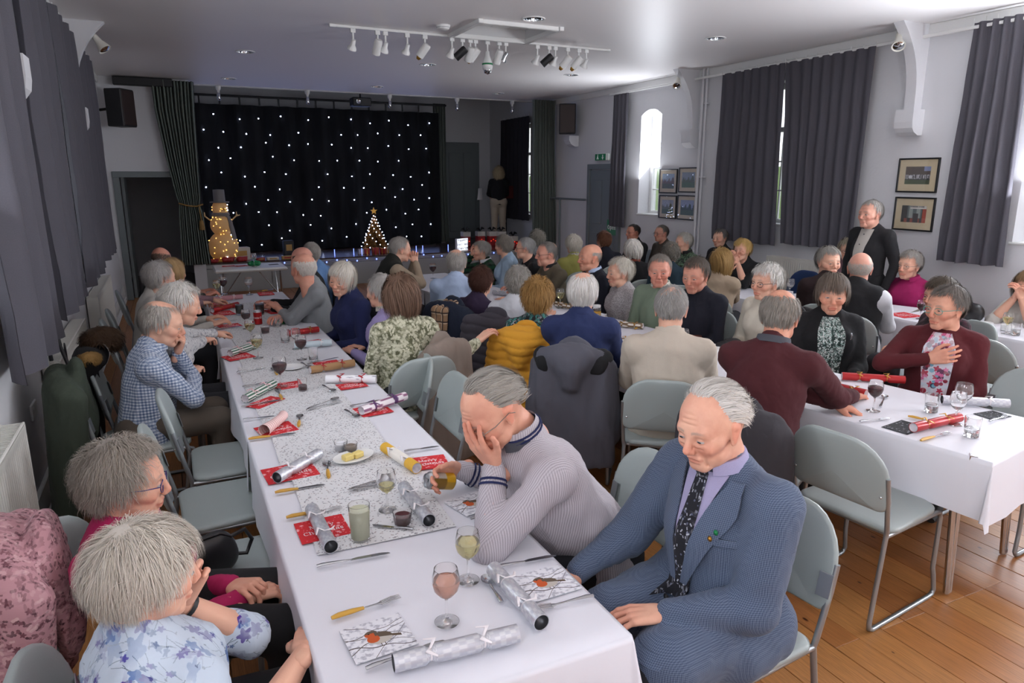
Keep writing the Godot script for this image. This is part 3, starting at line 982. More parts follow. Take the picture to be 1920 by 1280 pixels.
	for k in 5:
		var o := thing("pendant_lamp", "small clear lamp on a white holder, %s along the stage ceiling edge" % ["leftmost", "second", "third", "fourth", "rightmost"][k], "lamp", Vector3(lx[k], CEIL - .015, -12.93), 0.0, "lamps along the stage ceiling edge")
		put(MB.new().lathe([Vector2(0, 0), Vector2(.045, 0), Vector2(.04, -.05), Vector2(.02, -.07), Vector2(.018, -.11), Vector2(0, -.11)], 14), "white_gloss", "holder", o)
		put(MB.new().lathe([Vector2(.016, -.1), Vector2(.03, -.13), Vector2(.032, -.19), Vector2(.02, -.22), Vector2(0, -.225)], 14), "reflector", "bulb", o)

func sphere(c: Vector3, r: Vector3, n := 14) -> MB:
	var pr := []
	for k in n + 1:
		var a := PI * k / n
		pr.append(Vector2(sin(a), -cos(a)))
	return MB.new().lathe(pr, n + 4, Transform3D(Basis.from_scale(r), c))

func stage_things() -> void:
	mat("wire_mesh", "d8bc8c", .7, 0.0, {"backlight_enabled": true, "backlight": Color(.4, .34, .24)})
	mat("grey_mesh", "7e7a78", .7)
	mat("parcel_red", "9c1f24", .5)
	mat("parcel_gold", "b28a48", .45)
	mat("parcel_white", "c9c4bc", .6)
	mat("paper_white", "e6e6ea", .8)
	mat("tinsel_gold", "8a5c28", .35, .6)
	mat("gold_foil", "b98a3c", .3, .8)
	mat("cable_blue", "4a55a0", .6)
	var led := MB.new().lathe([Vector2(0, -.009), Vector2(.007, -.005), Vector2(.009, 0), Vector2(.007, .005), Vector2(0, .009)], 7).mesh()
	rng.seed = 9
	# snowman
	var s := thing("snowman_figure", "light-up mesh snowman with a top hat on the stage edge", "decoration", Vector3(.74, STAGE, -12.95))
	var blobs := [[.26, .27, .29], [.68, .2, .21], [.98, .145, .15]]
	var nm := ["base_ball", "middle_ball", "head"]
	s.scale = Vector3(.9, .9, .9)
	var balls := []
	for k in 3:
		balls.append(put(sphere(Vector3(0, blobs[k][0], 0), Vector3(blobs[k][1], blobs[k][2] * 1.03, blobs[k][1])), "wire_mesh", nm[k], s))
	put(MB.new().lathe([Vector2(0, 1.09), Vector2(.17, 1.09), Vector2(.17, 1.11), Vector2(.105, 1.115), Vector2(.1, 1.33), Vector2(0, 1.335)], 20), "grey_mesh", "top_hat", s)
	put(MB.new().tube([Vector3(0, .86, .03), Vector3(.13, .83, .1), Vector3(.17, .6, .13), Vector3(.2, .42, .16)], [.03, .05, .07, .06], 10, true, .5), "grey_mesh", "scarf", s)
	put(MB.new().lathe([Vector2(.12, .83), Vector2(.16, .86), Vector2(.15, .91), Vector2(.11, .9)], 18), "grey_mesh", "scarf_ring", s)
	put(MB.new().tube([Vector3(.04, .98, .13), Vector3(.09, .96, .22)], [.02, .004], 8), "gold_foil", "nose", s)
	for k: float in [-1.0, 1.0]:
		put(MB.new().tube([Vector3(k * .16, .74, 0), Vector3(k * .3, .87, .02)], .014, 6).tube([Vector3(k * .27, .84, .02), Vector3(k * .34, .86, .02)], .01, 5).tube([Vector3(k * .27, .84, .02), Vector3(k * .28, .92, .02)], .01, 5), "wire_mesh", "arm", s)
	for k in 70:
		var bi: int = [0, 0, 0, 1, 1, 2][rng.randi() % 6]
		var b: Array = blobs[bi]
		var d := Vector3(rng.randf_range(-1, 1), rng.randf_range(-.8, .9), rng.randf_range(-.1, 1)).normalized()
		put(led, "led_warm" if k % 9 else "led_white", "led", balls[bi], at(Vector3(0, b[0], 0) + d * Vector3(b[1], b[2] * 1.03, b[1]) * 1.02))
	for k in 3:
		var ol := OmniLight3D.new()
		s.add_child(ol)
		ol.position = Vector3(0, blobs[k][0], 0)
		ol.light_color = hexc("ffd8a0")
		ol.light_energy = [.035, .018, .012][k]
		ol.light_size = .04
		ol.omni_range = 12.0
		ol.shadow_enabled = true
	# tree
	var t := thing("christmas_tree", "small gold tinsel tree with lights and presents on the stage", "christmas tree", Vector3(3.42, STAGE, -13.15))
	put(MB.new().tube([Vector3(0, .05, 0), Vector3(0, .72, 0)], [.02, .006], 8), "tinsel_gold", "trunk", t)
	var tw := MB.new()
	for k in 420:
		var h := rng.randf()
		var a := rng.randf() * TAU
		var r := (1.0 - h) * .24 + .015
		var p := Vector3(cos(a) * r * .25, .12 + h * .6, sin(a) * r * .25)
		var q := Vector3(cos(a) * r, .06 + h * .62, sin(a) * r)
		tw.tube([p, p.lerp(q, .6) + Vector3(0, .015, 0), q], [.012, .014, .003], 4, false)
	var brn := put(tw, "tinsel_gold", "branches", t)
	var star := PackedVector2Array()
	for k in 10:
		var a := TAU * k / 10.0
		star.append(Vector2(sin(a), cos(a)) * (.07 if k % 2 == 0 else .03))
	put(MB.new().prism(star, .015, Transform3D(Basis(Vector3(1, 0, 0), Vector3(0, 0, 1), Vector3(0, 1, 0)), Vector3(0, .78, 0))), "gold_foil", "star_topper", t)
	for k in 60:
		var h := k / 60.0
		var a := k * 1.1
		var r := (1.0 - h) * .25 + .015
		put(led, "led_white", "led", brn, at(Vector3(cos(a) * r, .1 + h * .6, sin(a) * r)))
	var gp := [[-.2, .05, .12, "parcel_red"], [-.05, .06, .2, "parcel_red"], [.1, .05, .2, "parcel_red"], [.22, .05, .12, "parcel_white"], [-.3, .045, .1, "parcel_white"]]
	for k in gp.size():
		var o := thing("gift_box", ["small red present left under the little tree", "red present in the middle under the little tree", "red present right of the middle under the little tree", "pale present at the right under the little tree", "pale present at the far left under the little tree"][k], "gift", Vector3(3.42 + gp[k][0], STAGE, -13.15 + gp[k][2]), k * .4)
		put(MB.new().box(Vector3(0, gp[k][1], 0), Vector3(.1, gp[k][1] * 2, .1), .006), gp[k][3], "box", o)
		put(MB.new().box(Vector3(0, gp[k][1], 0), Vector3(.104, gp[k][1] * 2 + .004, .02), .002).box(Vector3(0, gp[k][1], 0), Vector3(.02, gp[k][1] * 2 + .004, .104), .002), "gold_foil", "ribbon", o)
	# lit message box
	var lb := thing("lightbox_sign", "white lit message box on the stage edge with black letters", "sign", Vector3(5.05, STAGE, -12.82), .45)
	put(MB.new().box(Vector3(0, .12, 0), Vector3(.32, .24, .05), .006), "white_gloss", "case", lb)
	put(MB.new().box(Vector3(0, .12, .0255), Vector3(.305, .225, .004)), "sign_face", "lit_panel", lb)
	var words := ["* HAPPY *", "CHRISTMAS", "GT MILTON"]
	for k in 3:
		put(lettering(words[k], .062, .002, "Droid Sans", true), "letter_black", "lettering", lb, Transform3D(Basis.IDENTITY.scaled(Vector3(.92, 1, 1)), Vector3(0, .195 - .075 * k, .029)))
		if k < 2: put(MB.new().box(Vector3(0, .157 - .075 * k, .028), Vector3(.305, .004, .004)), "letter_black", "letter_rail", lb)
	var lbl := OmniLight3D.new()
	lb.add_child(lbl)
	lbl.position = Vector3(0, .12, .12)
	lbl.light_energy = .05; lbl.light_size = .1; lbl.omni_range = 12.0; lbl.omni_attenuation = 2.0; lbl.shadow_enabled = true
	# lanterns
	var ln := [[5.45, -13.6, "first red gift lantern behind the lit message box"], [5.78, -13.6, "second red gift lantern behind the lit message box"], [6.0, -13.5, "third red gift lantern from the message box"], [6.17, -13.4, "fourth red gift lantern from the message box"], [6.3, -13.1, "shortest red gift lantern nearest the woman on stage"]]
	for k in 5:
		var o := thing("gift_lantern", ln[k][2], "lantern", Vector3(ln[k][0], STAGE, ln[k][1]))
		var h := .3 if k < 4 else .22
		put(MB.new().box(Vector3(0, h / 2, 0), Vector3(.16, h, .16), .008), "parcel_red", "box", o)
		put(MB.new().box(Vector3(0, h - .05, 0), Vector3(.165, .1, .165), .005), "parcel_white", "lid", o)
		put(MB.new().tube([Vector3(-.09, h + .05, 0), Vector3(-.04, h + .07, 0), Vector3(0, h + .01, 0), Vector3(.04, h + .07, 0), Vector3(.09, h + .05, 0)], [.01, .028, .012, .028, .01], 8), "black_box", "bow", o)
		for q in 3:
			put(led, "led_red", "led", o, at(Vector3(-.05 + .05 * q, h * .35 + .03 * (q % 2), .085)))
	# fairy lights along the stage edge
	var fl := thing("fairy_lights", "string of blue white fairy lights drooping along the stage edge", "fairy lights", Vector3(1.6, STAGE, ZS + .05))
	var line := []
	var spots := []
	for k in 120:
		var u := k / 119.0
		var p := Vector3(u * 4.3, .01 - .05 * absf(sin(u * 26.0)) - .02, .03 + .01 * sin(u * 90.0))
		line.append(p)
		if k % 5 == 2: spots.append(p)
	put(MB.new().tube(line, .003, 5, false), "cable_blue", "cable", fl)
	for p in spots:
		put(led, "led_blue", "led", fl, at(p + Vector3(0, -.012, .01)).scaled_local(Vector3(1.5, 1.8, 1.5)))
	for k in 8:
		var x := [.32, 1.0, 1.35, 1.5, 2.55, 2.68, 3.2, 3.6][k] as float
		put(MB.new().tube([Vector3(x, .0, -.25), Vector3(x, .12, -.25)], .006, 6), "led_blue", "led_reflection", fl)  # glowing rods in place of the reflections streaking the stage boards
	# parcels and things along the stage edge by the snowman
	var pl := [["box", 1.0, -12.98, .3, .22, "parcel_white", "pale cardboard box with a label beside the snowman", 0.2], ["p", .55, -12.74, .16, .07, "parcel_red", "dark red net bag of sweets nearest the stage drape", .3], ["p", .78, -12.74, .18, .09, "parcel_red", "dark red net bag of sweets left of the wine glass", .1], ["p", 1.0, -12.74, .18, .09, "parcel_red", "dark red net bag of sweets under the pale cardboard box", .5], ["p", 1.3, -12.76, .14, .05, "parcel_red", "flat red packet beside the white packet on the stage edge", .2], ["p", 1.5, -12.76, .2, .05, "parcel_white", "flat white packet on the stage edge", .1], ["p", 1.75, -12.76, .2, .06, "parcel_gold", "gold packet on the stage edge", .0], ["p", 2.0, -12.78, .22, .09, "parcel_red", "patterned red packet at the end of the row of packets", .1], ["p", 2.15, -13.2, .3, .1, "parcel_red", "long red box behind the row of packets", .0], ["p", 1.85, -13.3, .18, .28, "black_box", "dark upright box near the star cloth", .2]]
	for q in pl:
		var o := thing("parcel", q[6], "parcel", Vector3(q[1], STAGE, q[2]), q[7])
		var w: float = q[3]
		var h: float = q[4]
		if q[5] == "parcel_red" and h > .06 and h < .1 and w < .2:
			var bag := nets([[Vector3(-w * .3, h * .45, 0), Vector3(w * .3, h * .4, 0), h * .5, h * .42, null], [Vector3(w * .3, h * .5, 0), Vector3(w * .55, h * .8, 0), .02, .008, null]], .008, .03, .002)
			ruffle(bag, .006, Vector3(900, 900, 900), q[1] * 50.0)
			put(bag, q[5], "bag", o)
		else:
			put(MB.new().box(Vector3(0, h / 2, 0), Vector3(w, h, w * .55), .008), q[5], "packet", o)
			put(MB.new().box(Vector3(0, h * .55, w * .276), Vector3(w * .6, h * .4, .002)), "parcel_gold" if q[5] != "parcel_gold" else "parcel_red", "label", o)
	var cn := drink_can("red and white drinks can standing on the long red box", Vector3(2.2, STAGE + .1, -13.2), "can_red")
	# music stand with a red cloth
	var ms := thing("music_stand", "black music stand with a dark red cloth at the back of the stage", "stand", Vector3(6.62, STAGE, -14.1))
	put(MB.new().tube([Vector3(0, .05, 0), Vector3(0, .95, 0)], .012, 8), "black_box", "pole", ms)
	for k in 3:
		put(MB.new().tube([Vector3(0, .14, 0), Vector3(cos(k * 2.1) * .22, .01, sin(k * 2.1) * .22)], .01, 6), "black_box", "leg", ms)
	put(MB.new().box(Vector3(-.05, 1.08, .02), Vector3(.5, .28, .02), .004, Basis(Vector3.RIGHT, -.3)), "door_red", "desk", ms)

func drink_can(label: String, p: Vector3, m: String, tilt := Basis.IDENTITY, words := "Cola") -> Node3D:
	var o := thing("drink_can", label, "can", p)
	o.basis = tilt
	put(MB.new().tube([Vector3(0, .008, 0), Vector3(0, .03, 0), Vector3(0, .08, 0), Vector3(0, .105, 0)], .033, 24, false), m, "body", o)
	put(MB.new().lathe([Vector2(.0, .004), Vector2(.024, .0), Vector2(.033, .008)], 24).lathe([Vector2(.033, .105), Vector2(.027, .115)], 24), "brushed_steel", "rims", o)
	put(MB.new().lathe([Vector2(.027, .115), Vector2(.027, .118), Vector2(.025, .118), Vector2(.024, .112), Vector2(0, .112)], 20), "brushed_steel", "lid", o)
	put(MB.new().box(Vector3(.004, .114, 0), Vector3(.02, .0015, .012), .0005), "brushed_steel", "ring_pull", o)
	return o
const CRACKERS := [
	["silver",0.377,-1.454,0.699,-1.426,"silver foil cracker lying along the near end of the left table"],
	["silver",0.768,-1.733,0.776,-1.438,"silver foil cracker beside the robin napkin of the man in the tweed jacket"],
	["silver",0.344,-2.368,0.353,-2.074,"silver foil cracker with white bows beside the glass of cloudy juice"],
	["silver",0.694,-2.406,0.693,-2.105,"silver foil cracker lying next to the pot of red relish"],
	["silver",0.269,-2.699,0.463,-2.878,"silver foil cracker pointing at the butter dish"],
	["yellow",0.738,-2.826,0.794,-2.549,"yellow and white cracker touching the red Christmas napkin by the butter dish"],
	["pink",0.314,-3.258,0.431,-3.535,"bent pink striped cracker tube pulled open on a red napkin"],
	["stripe",0.253,-3.821,0.429,-4.048,"green striped cracker with pink bows on the left table edge"],
	["purple",0.764,-3.357,1.036,-3.496,"purple and white cracker at the right edge of the left table"],
	["star",0.718,-4.015,0.983,-3.888,"white star printed cracker with red ties"],
	["kraft",0.668,-4.254,0.950,-4.310,"brown kraft cracker with red ties"],
	["stripe",0.258,-4.912,0.463,-5.114,"green striped cracker beside the white wine glass"],
	["pale",0.681,-4.957,0.937,-4.940,"pale blue cracker behind the short tumbler"],
	["red",0.702,-5.376,0.934,-5.430,"plain red cracker behind the tumblers on the left table"],
	["red",0.238,-6.633,0.466,-6.871,"red cracker with tied ends at the left edge of the far table end"],
	["rose",0.256,-7.255,0.547,-7.316,"dull pink cracker nearest the far end of the left table"],
	["red",3.043,-1.997,3.423,-1.995,"red and gold cracker beside the ribbed tumbler on the empty right table end"],
	["silver",3.603,-2.215,3.850,-2.018,"silver cracker behind the two empty wine glasses"],
	["red",3.283,-2.657,3.319,-2.496,"glossy red cracker by the elbow of the man in burgundy"],
	["red",3.493,-2.771,3.776,-2.538,"red cracker in front of the woman in the burgundy cardigan"],
	["brown",3.142,-4.636,3.288,-4.453,"brown and white patterned cracker behind the man in the cream jumper"],
	["brown",2.729,-4.100,2.922,-4.099,"brown and white patterned cracker beside the man in the navy shirt"],
	["brown",3.159,-5.611,3.202,-5.440,"gold patterned cracker beside the white wine glass on the middle table"],
	["silver",2.906,-6.509,3.032,-6.301,"silver cracker in front of the woman in the pale blue blouse"],
]
const NAPKINS := [
	["red",0.873,-2.641,0.160,0.135,-0.140,"red Merry Christmas napkin beside the butter dish"],
	["red",0.331,-2.791,0.203,0.163,0.079,"red Merry Christmas napkin under the silver cracker pointing at the butter"],
	["red",0.359,-2.254,0.166,0.156,0.021,"red snowflake napkin by the glass of cloudy juice"],
	["red",0.348,-3.342,0.170,0.149,0.192,"red napkin under the bent pink cracker"],
	["red",0.350,-3.792,0.192,0.105,0.683,"red napkin under the near green striped cracker"],
	["red",0.509,-4.063,0.148,0.134,0.081,"red napkin at the foot of the red wine glass"],
	["red",0.838,-3.414,0.165,0.157,0.119,"red napkin under the purple cracker"],
	["red",0.841,-3.901,0.161,0.115,0.068,"red napkin under the white star cracker"],
	["red",0.811,-4.430,0.160,0.185,0.066,"red Merry Christmas napkin behind the brown kraft cracker"],
	["red",0.307,-4.894,0.176,0.154,0.318,"red napkin under the far green striped cracker"],
	["red",0.858,-5.113,0.115,0.136,0.275,"red napkin behind the pale blue cracker"],
	["red",0.331,-5.997,0.170,0.139,0.213,"red Merry Christmas napkin by the hands of the white haired woman"],
	["red",0.759,-6.498,0.167,0.222,0.214,"red napkin in front of the man in the grey jumper"],
	["red",0.789,-7.050,0.169,0.196,0.111,"red napkin in front of the man in the black jacket"],
	["red",0.794,-7.560,0.150,0.218,0.022,"red napkin at the far right corner of the left table"],
	["red",0.322,-6.595,0.168,0.220,0.188,"red napkin under the red cracker at the far left edge"],
	["red",0.315,-7.100,0.157,0.222,0.128,"red napkin under the dull pink cracker"],
	["red",0.791,-6.004,0.098,0.171,0.310,"red napkin beside the dark matchbox"],
	["robin",0.378,-1.599,0.165,0.150,0.063,"robin printed napkin at the near left place setting"],
	["robin",0.894,-1.633,0.166,0.144,0.014,"robin printed napkin in front of the man in the tweed jacket"],
	["robin",0.897,-2.210,0.155,0.143,0.243,"robin printed napkin in front of the man with his head in his hand"],
	["black",3.096,-2.063,0.183,0.125,0.131,"black snowflake napkin on the empty right table end"],
	["black",3.663,-1.987,0.141,0.091,-0.091,"black napkin behind the ribbed tumblers at the right edge"],
	["red",5.709,-3.945,0.228,0.211,-0.120,"red napkin on the farthest right table"],
	["stripe",2.886,-6.155,0.138,0.262,0.139,"red and white striped napkin on the middle table"],
]
const CUTLERY := [
	["fork",0.282,-1.725,0.480,-1.743,"yellow handled fork at the near left place"],
	["knife",0.317,-1.487,0.530,-1.505,"steel knife at the near left place"],
	["knife",0.795,-1.765,0.993,-1.746,"steel knife beside the silver cracker and robin napkin"],
	["fork",0.981,-1.508,0.796,-1.524,"steel fork at the near right place"],
	["spoon",0.732,-1.605,0.740,-1.730,"steel spoon beside the near silver cracker"],
	["knife",0.295,-2.009,0.522,-1.990,"steel knife on the left edge below the red snowflake napkin"],
	["fork",0.257,-2.378,0.450,-2.376,"yellow handled fork above the red snowflake napkin"],
	["knife",0.248,-2.604,0.435,-2.598,"yellow handled knife below the silver cracker near the handbag"],
	["tongs",0.506,-2.496,0.697,-2.538,"long steel serving tongs on the runner"],
	["spoon",0.521,-2.515,0.680,-2.518,"steel serving spoon under the tongs"],
	["spoon",0.460,-2.652,0.485,-2.830,"yellow handled spoon by the butter dish"],
	["knife",0.213,-3.239,0.423,-3.229,"yellow handled knife below the bent pink cracker"],
	["knife",0.219,-3.531,0.364,-3.522,"steel knife above the bent pink cracker"],
	["spoon",0.448,-3.312,0.484,-3.492,"yellow handled spoon by the bent pink cracker"],
	["spoon",0.533,-3.560,0.720,-3.689,"large steel serving spoon on the runner"],
	["fork",0.525,-3.545,0.719,-3.618,"steel serving fork beside the large spoon"],
	["spoon",0.706,-3.459,0.740,-3.325,"small steel spoon beside the purple cracker"],
	["knife",0.742,-3.508,0.925,-3.549,"steel knife above the purple cracker"],
	["spoon",0.686,-3.959,0.724,-3.805,"small steel spoon beside the white star cracker"],
	["knife",0.227,-3.745,0.434,-3.785,"steel knife under the near green striped cracker"],
	["spoon",0.436,-3.783,0.440,-3.997,"yellow handled spoon beside the near green striped cracker"],
	["knife",0.266,-4.126,0.416,-4.160,"steel knife behind the near green striped cracker"],
	["fork",0.262,-4.461,0.437,-4.514,"steel fork on the white cloth by the checked shirt"],
	["spoon",0.480,-4.304,0.477,-4.480,"yellow handled spoon behind the red wine glass"],
	["knife",0.690,-4.478,0.907,-4.569,"steel knife behind the red Merry Christmas napkin"],
	["spoon",0.660,-4.536,0.690,-4.379,"small steel spoon right of the red wine glass"],
	["fork",0.211,-6.183,0.408,-6.211,"steel fork near the far left edge"],
	["knife",0.222,-5.878,0.424,-5.916,"steel knife by the hands of the white haired woman"],
	["knife",0.814,-2.789,0.972,-2.782,"steel knife above the red napkin by the butter dish"],
	["knife",0.865,-2.087,0.963,-2.084,"steel knife below the robin napkin of the man with bowed head"],
	["fork",2.957,-2.201,3.132,-2.169,"steel fork in front of the empty right chair"],
	["spoon",3.246,-2.141,3.291,-2.016,"yellow handled spoon on the empty right table end"],
	["fork",2.985,-1.903,3.211,-1.916,"yellow handled fork beside the red and gold cracker"],
	["spoon",3.245,-2.308,3.460,-2.439,"steel spoon by the red wine glass on the right"],
	["fork",3.534,-1.925,3.717,-1.942,"steel fork at the right edge of the view"],
	["knife",3.194,-2.567,3.167,-2.424,"yellow handled knife under the glossy red cracker"],
	["knife",3.379,-3.880,3.530,-3.922,"yellow handled knife by the man in the navy jumper"],
	["knife",3.219,-4.464,3.413,-4.553,"yellow handled knife by the man in the green jumper"],
	["knife",3.240,-4.879,3.340,-4.932,"yellow handled knife by the woman in the grey patterned top"],
	["knife",0.784,-7.717,0.894,-7.782,"yellow handled knife at the far end of the left table"],
	["knife",0.613,-2.123,0.539,-2.179,"steel knife lying beside the glass of cloudy juice"],
	["fork",1.169,-2.340,0.937,-2.395,"steel fork under the yellow drinks can"],
]
const GLASSES := [
	["wine_rose",0.563,-1.583,1.0,"stemmed glass of rose wine at the near end of the left table"],
	["wine_white",0.691,-1.744,1.0,"stemmed glass of white wine behind the rose wine"],
	["tumbler_juice",0.460,-2.128,1.0,"straight glass of cloudy lemonade on the runner"],
	["wine_clear",0.598,-2.291,0.95,"stemmed glass with a little white wine beside the yellow cracker"],
	["pot_red",0.616,-2.163,1.0,"small glass pot of red relish"],
	["pot_salt",0.570,-2.933,0.9,"small glass pot of salt"],
	["pot_pepper",0.603,-2.890,0.9,"small glass pot of pepper"],
	["wine_red",0.466,-4.041,1.1,"large glass of red wine nearest on the left table"],
	["tumbler_red",0.569,-3.924,0.75,"short tumbler of red drink beside the red wine"],
	["wine_red",0.679,-4.632,1.0,"glass of red wine by the woman in navy"],
	["tumbler_clear",0.744,-4.571,0.9,"empty short tumbler beside the pale blue cracker"],
	["wine_white",0.423,-4.802,1.0,"glass of white wine beside the far green striped cracker"],
	["tumbler_clear",0.655,-5.204,0.95,"tumbler in front of the plain red cracker"],
	["wine_clear",0.695,-4.951,0.9,"empty wine glass behind the plain red cracker"],
	["wine_white",0.433,-5.349,1.0,"glass of white wine before the hands of the white haired woman"],
	["wine_red",0.447,-5.815,0.95,"glass of red wine left of the cola can"],
	["tumbler_cola",0.451,-6.476,1.0,"dark tumbler of cola by the far red cracker"],
	["tumbler_cola",0.612,-6.399,1.1,"dark tumbler of cola behind the cola can"],
	["tumbler_clear",0.684,-5.792,0.8,"small empty tumbler right of the cola can"],
	["wine_white",0.333,-7.595,1.0,"glass of white wine at the far left corner of the left table"],
	["wine_red",0.401,-7.709,1.1,"glass of red wine at the far end of the left table"],
	["wine_clear",0.636,-7.560,1.1,"empty wine glass in the middle of the far table end"],
	["pot_red",0.562,-5.587,1.0,"small pot of dark sauce near the white haired woman"],
	["wine_red",3.174,-2.295,1.0,"glass of red wine before the woman in the burgundy cardigan"],
	["wine_clear",3.357,-1.984,1.0,"front empty wine glass on the empty right table end"],
	["wine_clear",3.481,-2.037,1.1,"rear empty wine glass on the empty right table end"],
	["tumbler_ribbed",3.427,-2.155,1.0,"ribbed tumbler of water behind the red and gold cracker"],
	["tumbler_ribbed",3.260,-1.846,1.0,"ribbed tumbler of water nearest the table corner"],
	["wine_white",5.731,-3.109,1.0,"glass of white wine at the right edge on the far right table"],
	["tumbler_ribbed",5.735,-3.045,1.0,"tumbler of white wine at the right edge on the far right table"],
	["wine_red",5.665,-3.767,1.0,"glass of red wine in front of the woman in magenta"],
	["tumbler_clear",3.049,-4.681,1.1,"clear tumbler beside the jar on the middle table"],
	["tumbler_clear",2.925,-4.311,1.0,"clear tumbler in front of the man in the navy shirt"],
	["wine_white",3.154,-5.552,1.1,"glass of white wine by the curly blonde woman"],
	["wine_red",2.735,-7.887,1.1,"glass of red wine at the far end of the middle table"],
	["wine_white",4.708,-6.332,1.1,"glass of white wine behind the man in the green jumper"],
	["wine_clear",5.581,-5.116,1.1,"empty wine glass near the blue chair"],
	["tumbler_clear",5.304,-4.868,1.1,"clear tumbler near the blue chair"],
	["wine_clear",3.202,-3.837,0.8,"small glass in front of the man in the navy jumper"],
	["wine_clear",3.997,-5.986,1.0,"empty wine glass behind the bald man in navy"],
]

# ---------------------------------------------------------------- furniture
const TT := .72     # height of the cloth on the tables

# padded plate: outline in x, y; thickness along z; bend curves it about y
func pad(outline: Array, th: float, bev: float, bend := 0.0, dish := 0.0) -> MB:
	var c := Vector2.ZERO
	for p in outline: c += p
	c /= outline.size()
	var loops := [[0.0, -th / 2], [.55, -th / 2], [1.0 - bev * 3.0, -th / 2], [1.0 - bev * .8, -th * .42], [1.0, -th * .2], [1.0, th * .2], [1.0 - bev * .8, th * .42], [1.0 - bev * 3.0, th / 2], [.55, th / 2 - dish], [0.0, th / 2 - dish]]
	var mb := MB.new()
	var n := outline.size()
	for l in loops:
		for k in n:
			var p: Vector2 = c + (outline[k] - c) * l[0]
			mb.v.append(Vector3(p.x, p.y, l[1] + bend * p.x * p.x))
	for j in loops.size() - 1:
		for k in n:
			var a := j * n + k
			var b := j * n + (k + 1) % n
			mb.i.append_array(PackedInt32Array([a, b + n, b, a, a + n, b + n]))
	mb.n.resize(mb.v.size()); mb.t.resize(mb.v.size()); mb.c.resize(mb.v.size()); mb.c.fill(Color.WHITE)
	renormal(mb)
	# the outside must face out
	var probe := mb.n[4 * n].dot(mb.v[4 * n] - Vector3(c.x, c.y, 0))
	if probe < 0.0:
		for k in range(0, mb.i.size(), 3):
			var z := mb.i[k]
			mb.i[k] = mb.i[k + 1]; mb.i[k + 1] = z
		renormal(mb)
	return mb

func rounded(w: float, h: float, r: Array, flare := 0.0) -> Array:
	# corner radii: bottom left, bottom right, top right, top left
	var out := []
	var cs := [[-1, -1, 180], [1, -1, 270], [1, 1, 0], [-1, 1, 90]]
	for k in 4:
		var q: Array = cs[k]
		for s in 7:
			var a := deg_to_rad(q[2] + 15.0 * s)
			var p: Vector2 = Vector2(q[0] * (w / 2 - r[k]), q[1] * (h / 2 - r[k])) + Vector2(cos(a), sin(a)) * r[k]
			p.x *= 1.0 + flare * p.y / h
			out.append(p)
	return out

var chair0: Node3D
var chair_used := false
func make_chair() -> void:
	var o := thing("stacking_chair", "", "chair")
	put(pad(rounded(.45, .43, [.06, .06, .09, .09], -.06), .036, .06, 0.0, .004), "chair_vinyl", "seat", o, Transform3D(Basis(Vector3(1, 0, 0), Vector3(0, 0, 1), Vector3(0, -1, 0)), Vector3(0, .45, .02)))
	put(pad(rounded(.45, .32, [.05, .05, .16, .16], -.08), .028, .06, .55, .002), "chair_vinyl", "backrest", o, Transform3D(Basis(Vector3.RIGHT, -.2), Vector3(0, .70, -.285)))
	for k: float in [-1.0, 1.0]:
		var f := MB.new()
		f.tube([Vector3(k * .222, .71, -.262), Vector3(k * .222, .62, -.243), Vector3(k * .216, .46, -.205), Vector3(k * .212, .43, -.2), Vector3(k * .222, .05, -.262), Vector3(k * .223, .022, -.26), Vector3(k * .223, .011, -.235), Vector3(k * .223, .011, .22), Vector3(k * .223, .016, .245), Vector3(k * .222, .035, .26), Vector3(k * .219, .11, .245), Vector3(k * .216, .15, .235), Vector3(k * .214, .40, .24), Vector3(k * .213, .425, .232), Vector3(k * .212, .432, .21), Vector3(k * .212, .432, -.2)], .011, 8)
		put(f, "chair_steel", "side_frame", o)
		var pl := MB.new().box(Vector3(k * .206, .64, -.232), Vector3(.045, .08, .004), .001, Basis(Vector3.RIGHT, -.2) * Basis(Vector3.UP, k * .2))
		var bk := put(pl, "chair_steel", "bracket", o)
		for q in [-.02, .02]:
			put(MB.new().lathe([Vector2(0, .006), Vector2(.005, .004), Vector2(.006, 0)], 8, Transform3D(Basis(Vector3.RIGHT, -PI / 2), Vector3(k * .2, .64 + q, -.258))), "chrome_leg", "screw", bk)
	for z in [-.17, .2]:
		put(MB.new().tube([Vector3(-.213, .43, z), Vector3(.213, .43, z)], .010, 8), "chair_steel", "crossbar", o)
	chair0 = o

func chair(p: Vector3, turn: float, label: String, blue := false) -> Node3D:
	var o: Node3D
	if not chair_used:
		o = chair0
		o.position = p; o.rotation.y = turn
		chair_used = true
	else:
		o = copy(chair0, p, turn)
	o.set_meta("label", label)
	o.set_meta("group", "stacking chairs")
	if blue:
		for q in o.get_children():
			if String(q.name) in ["seat", "backrest"]: q.material_override = M.chair_blue
	return o

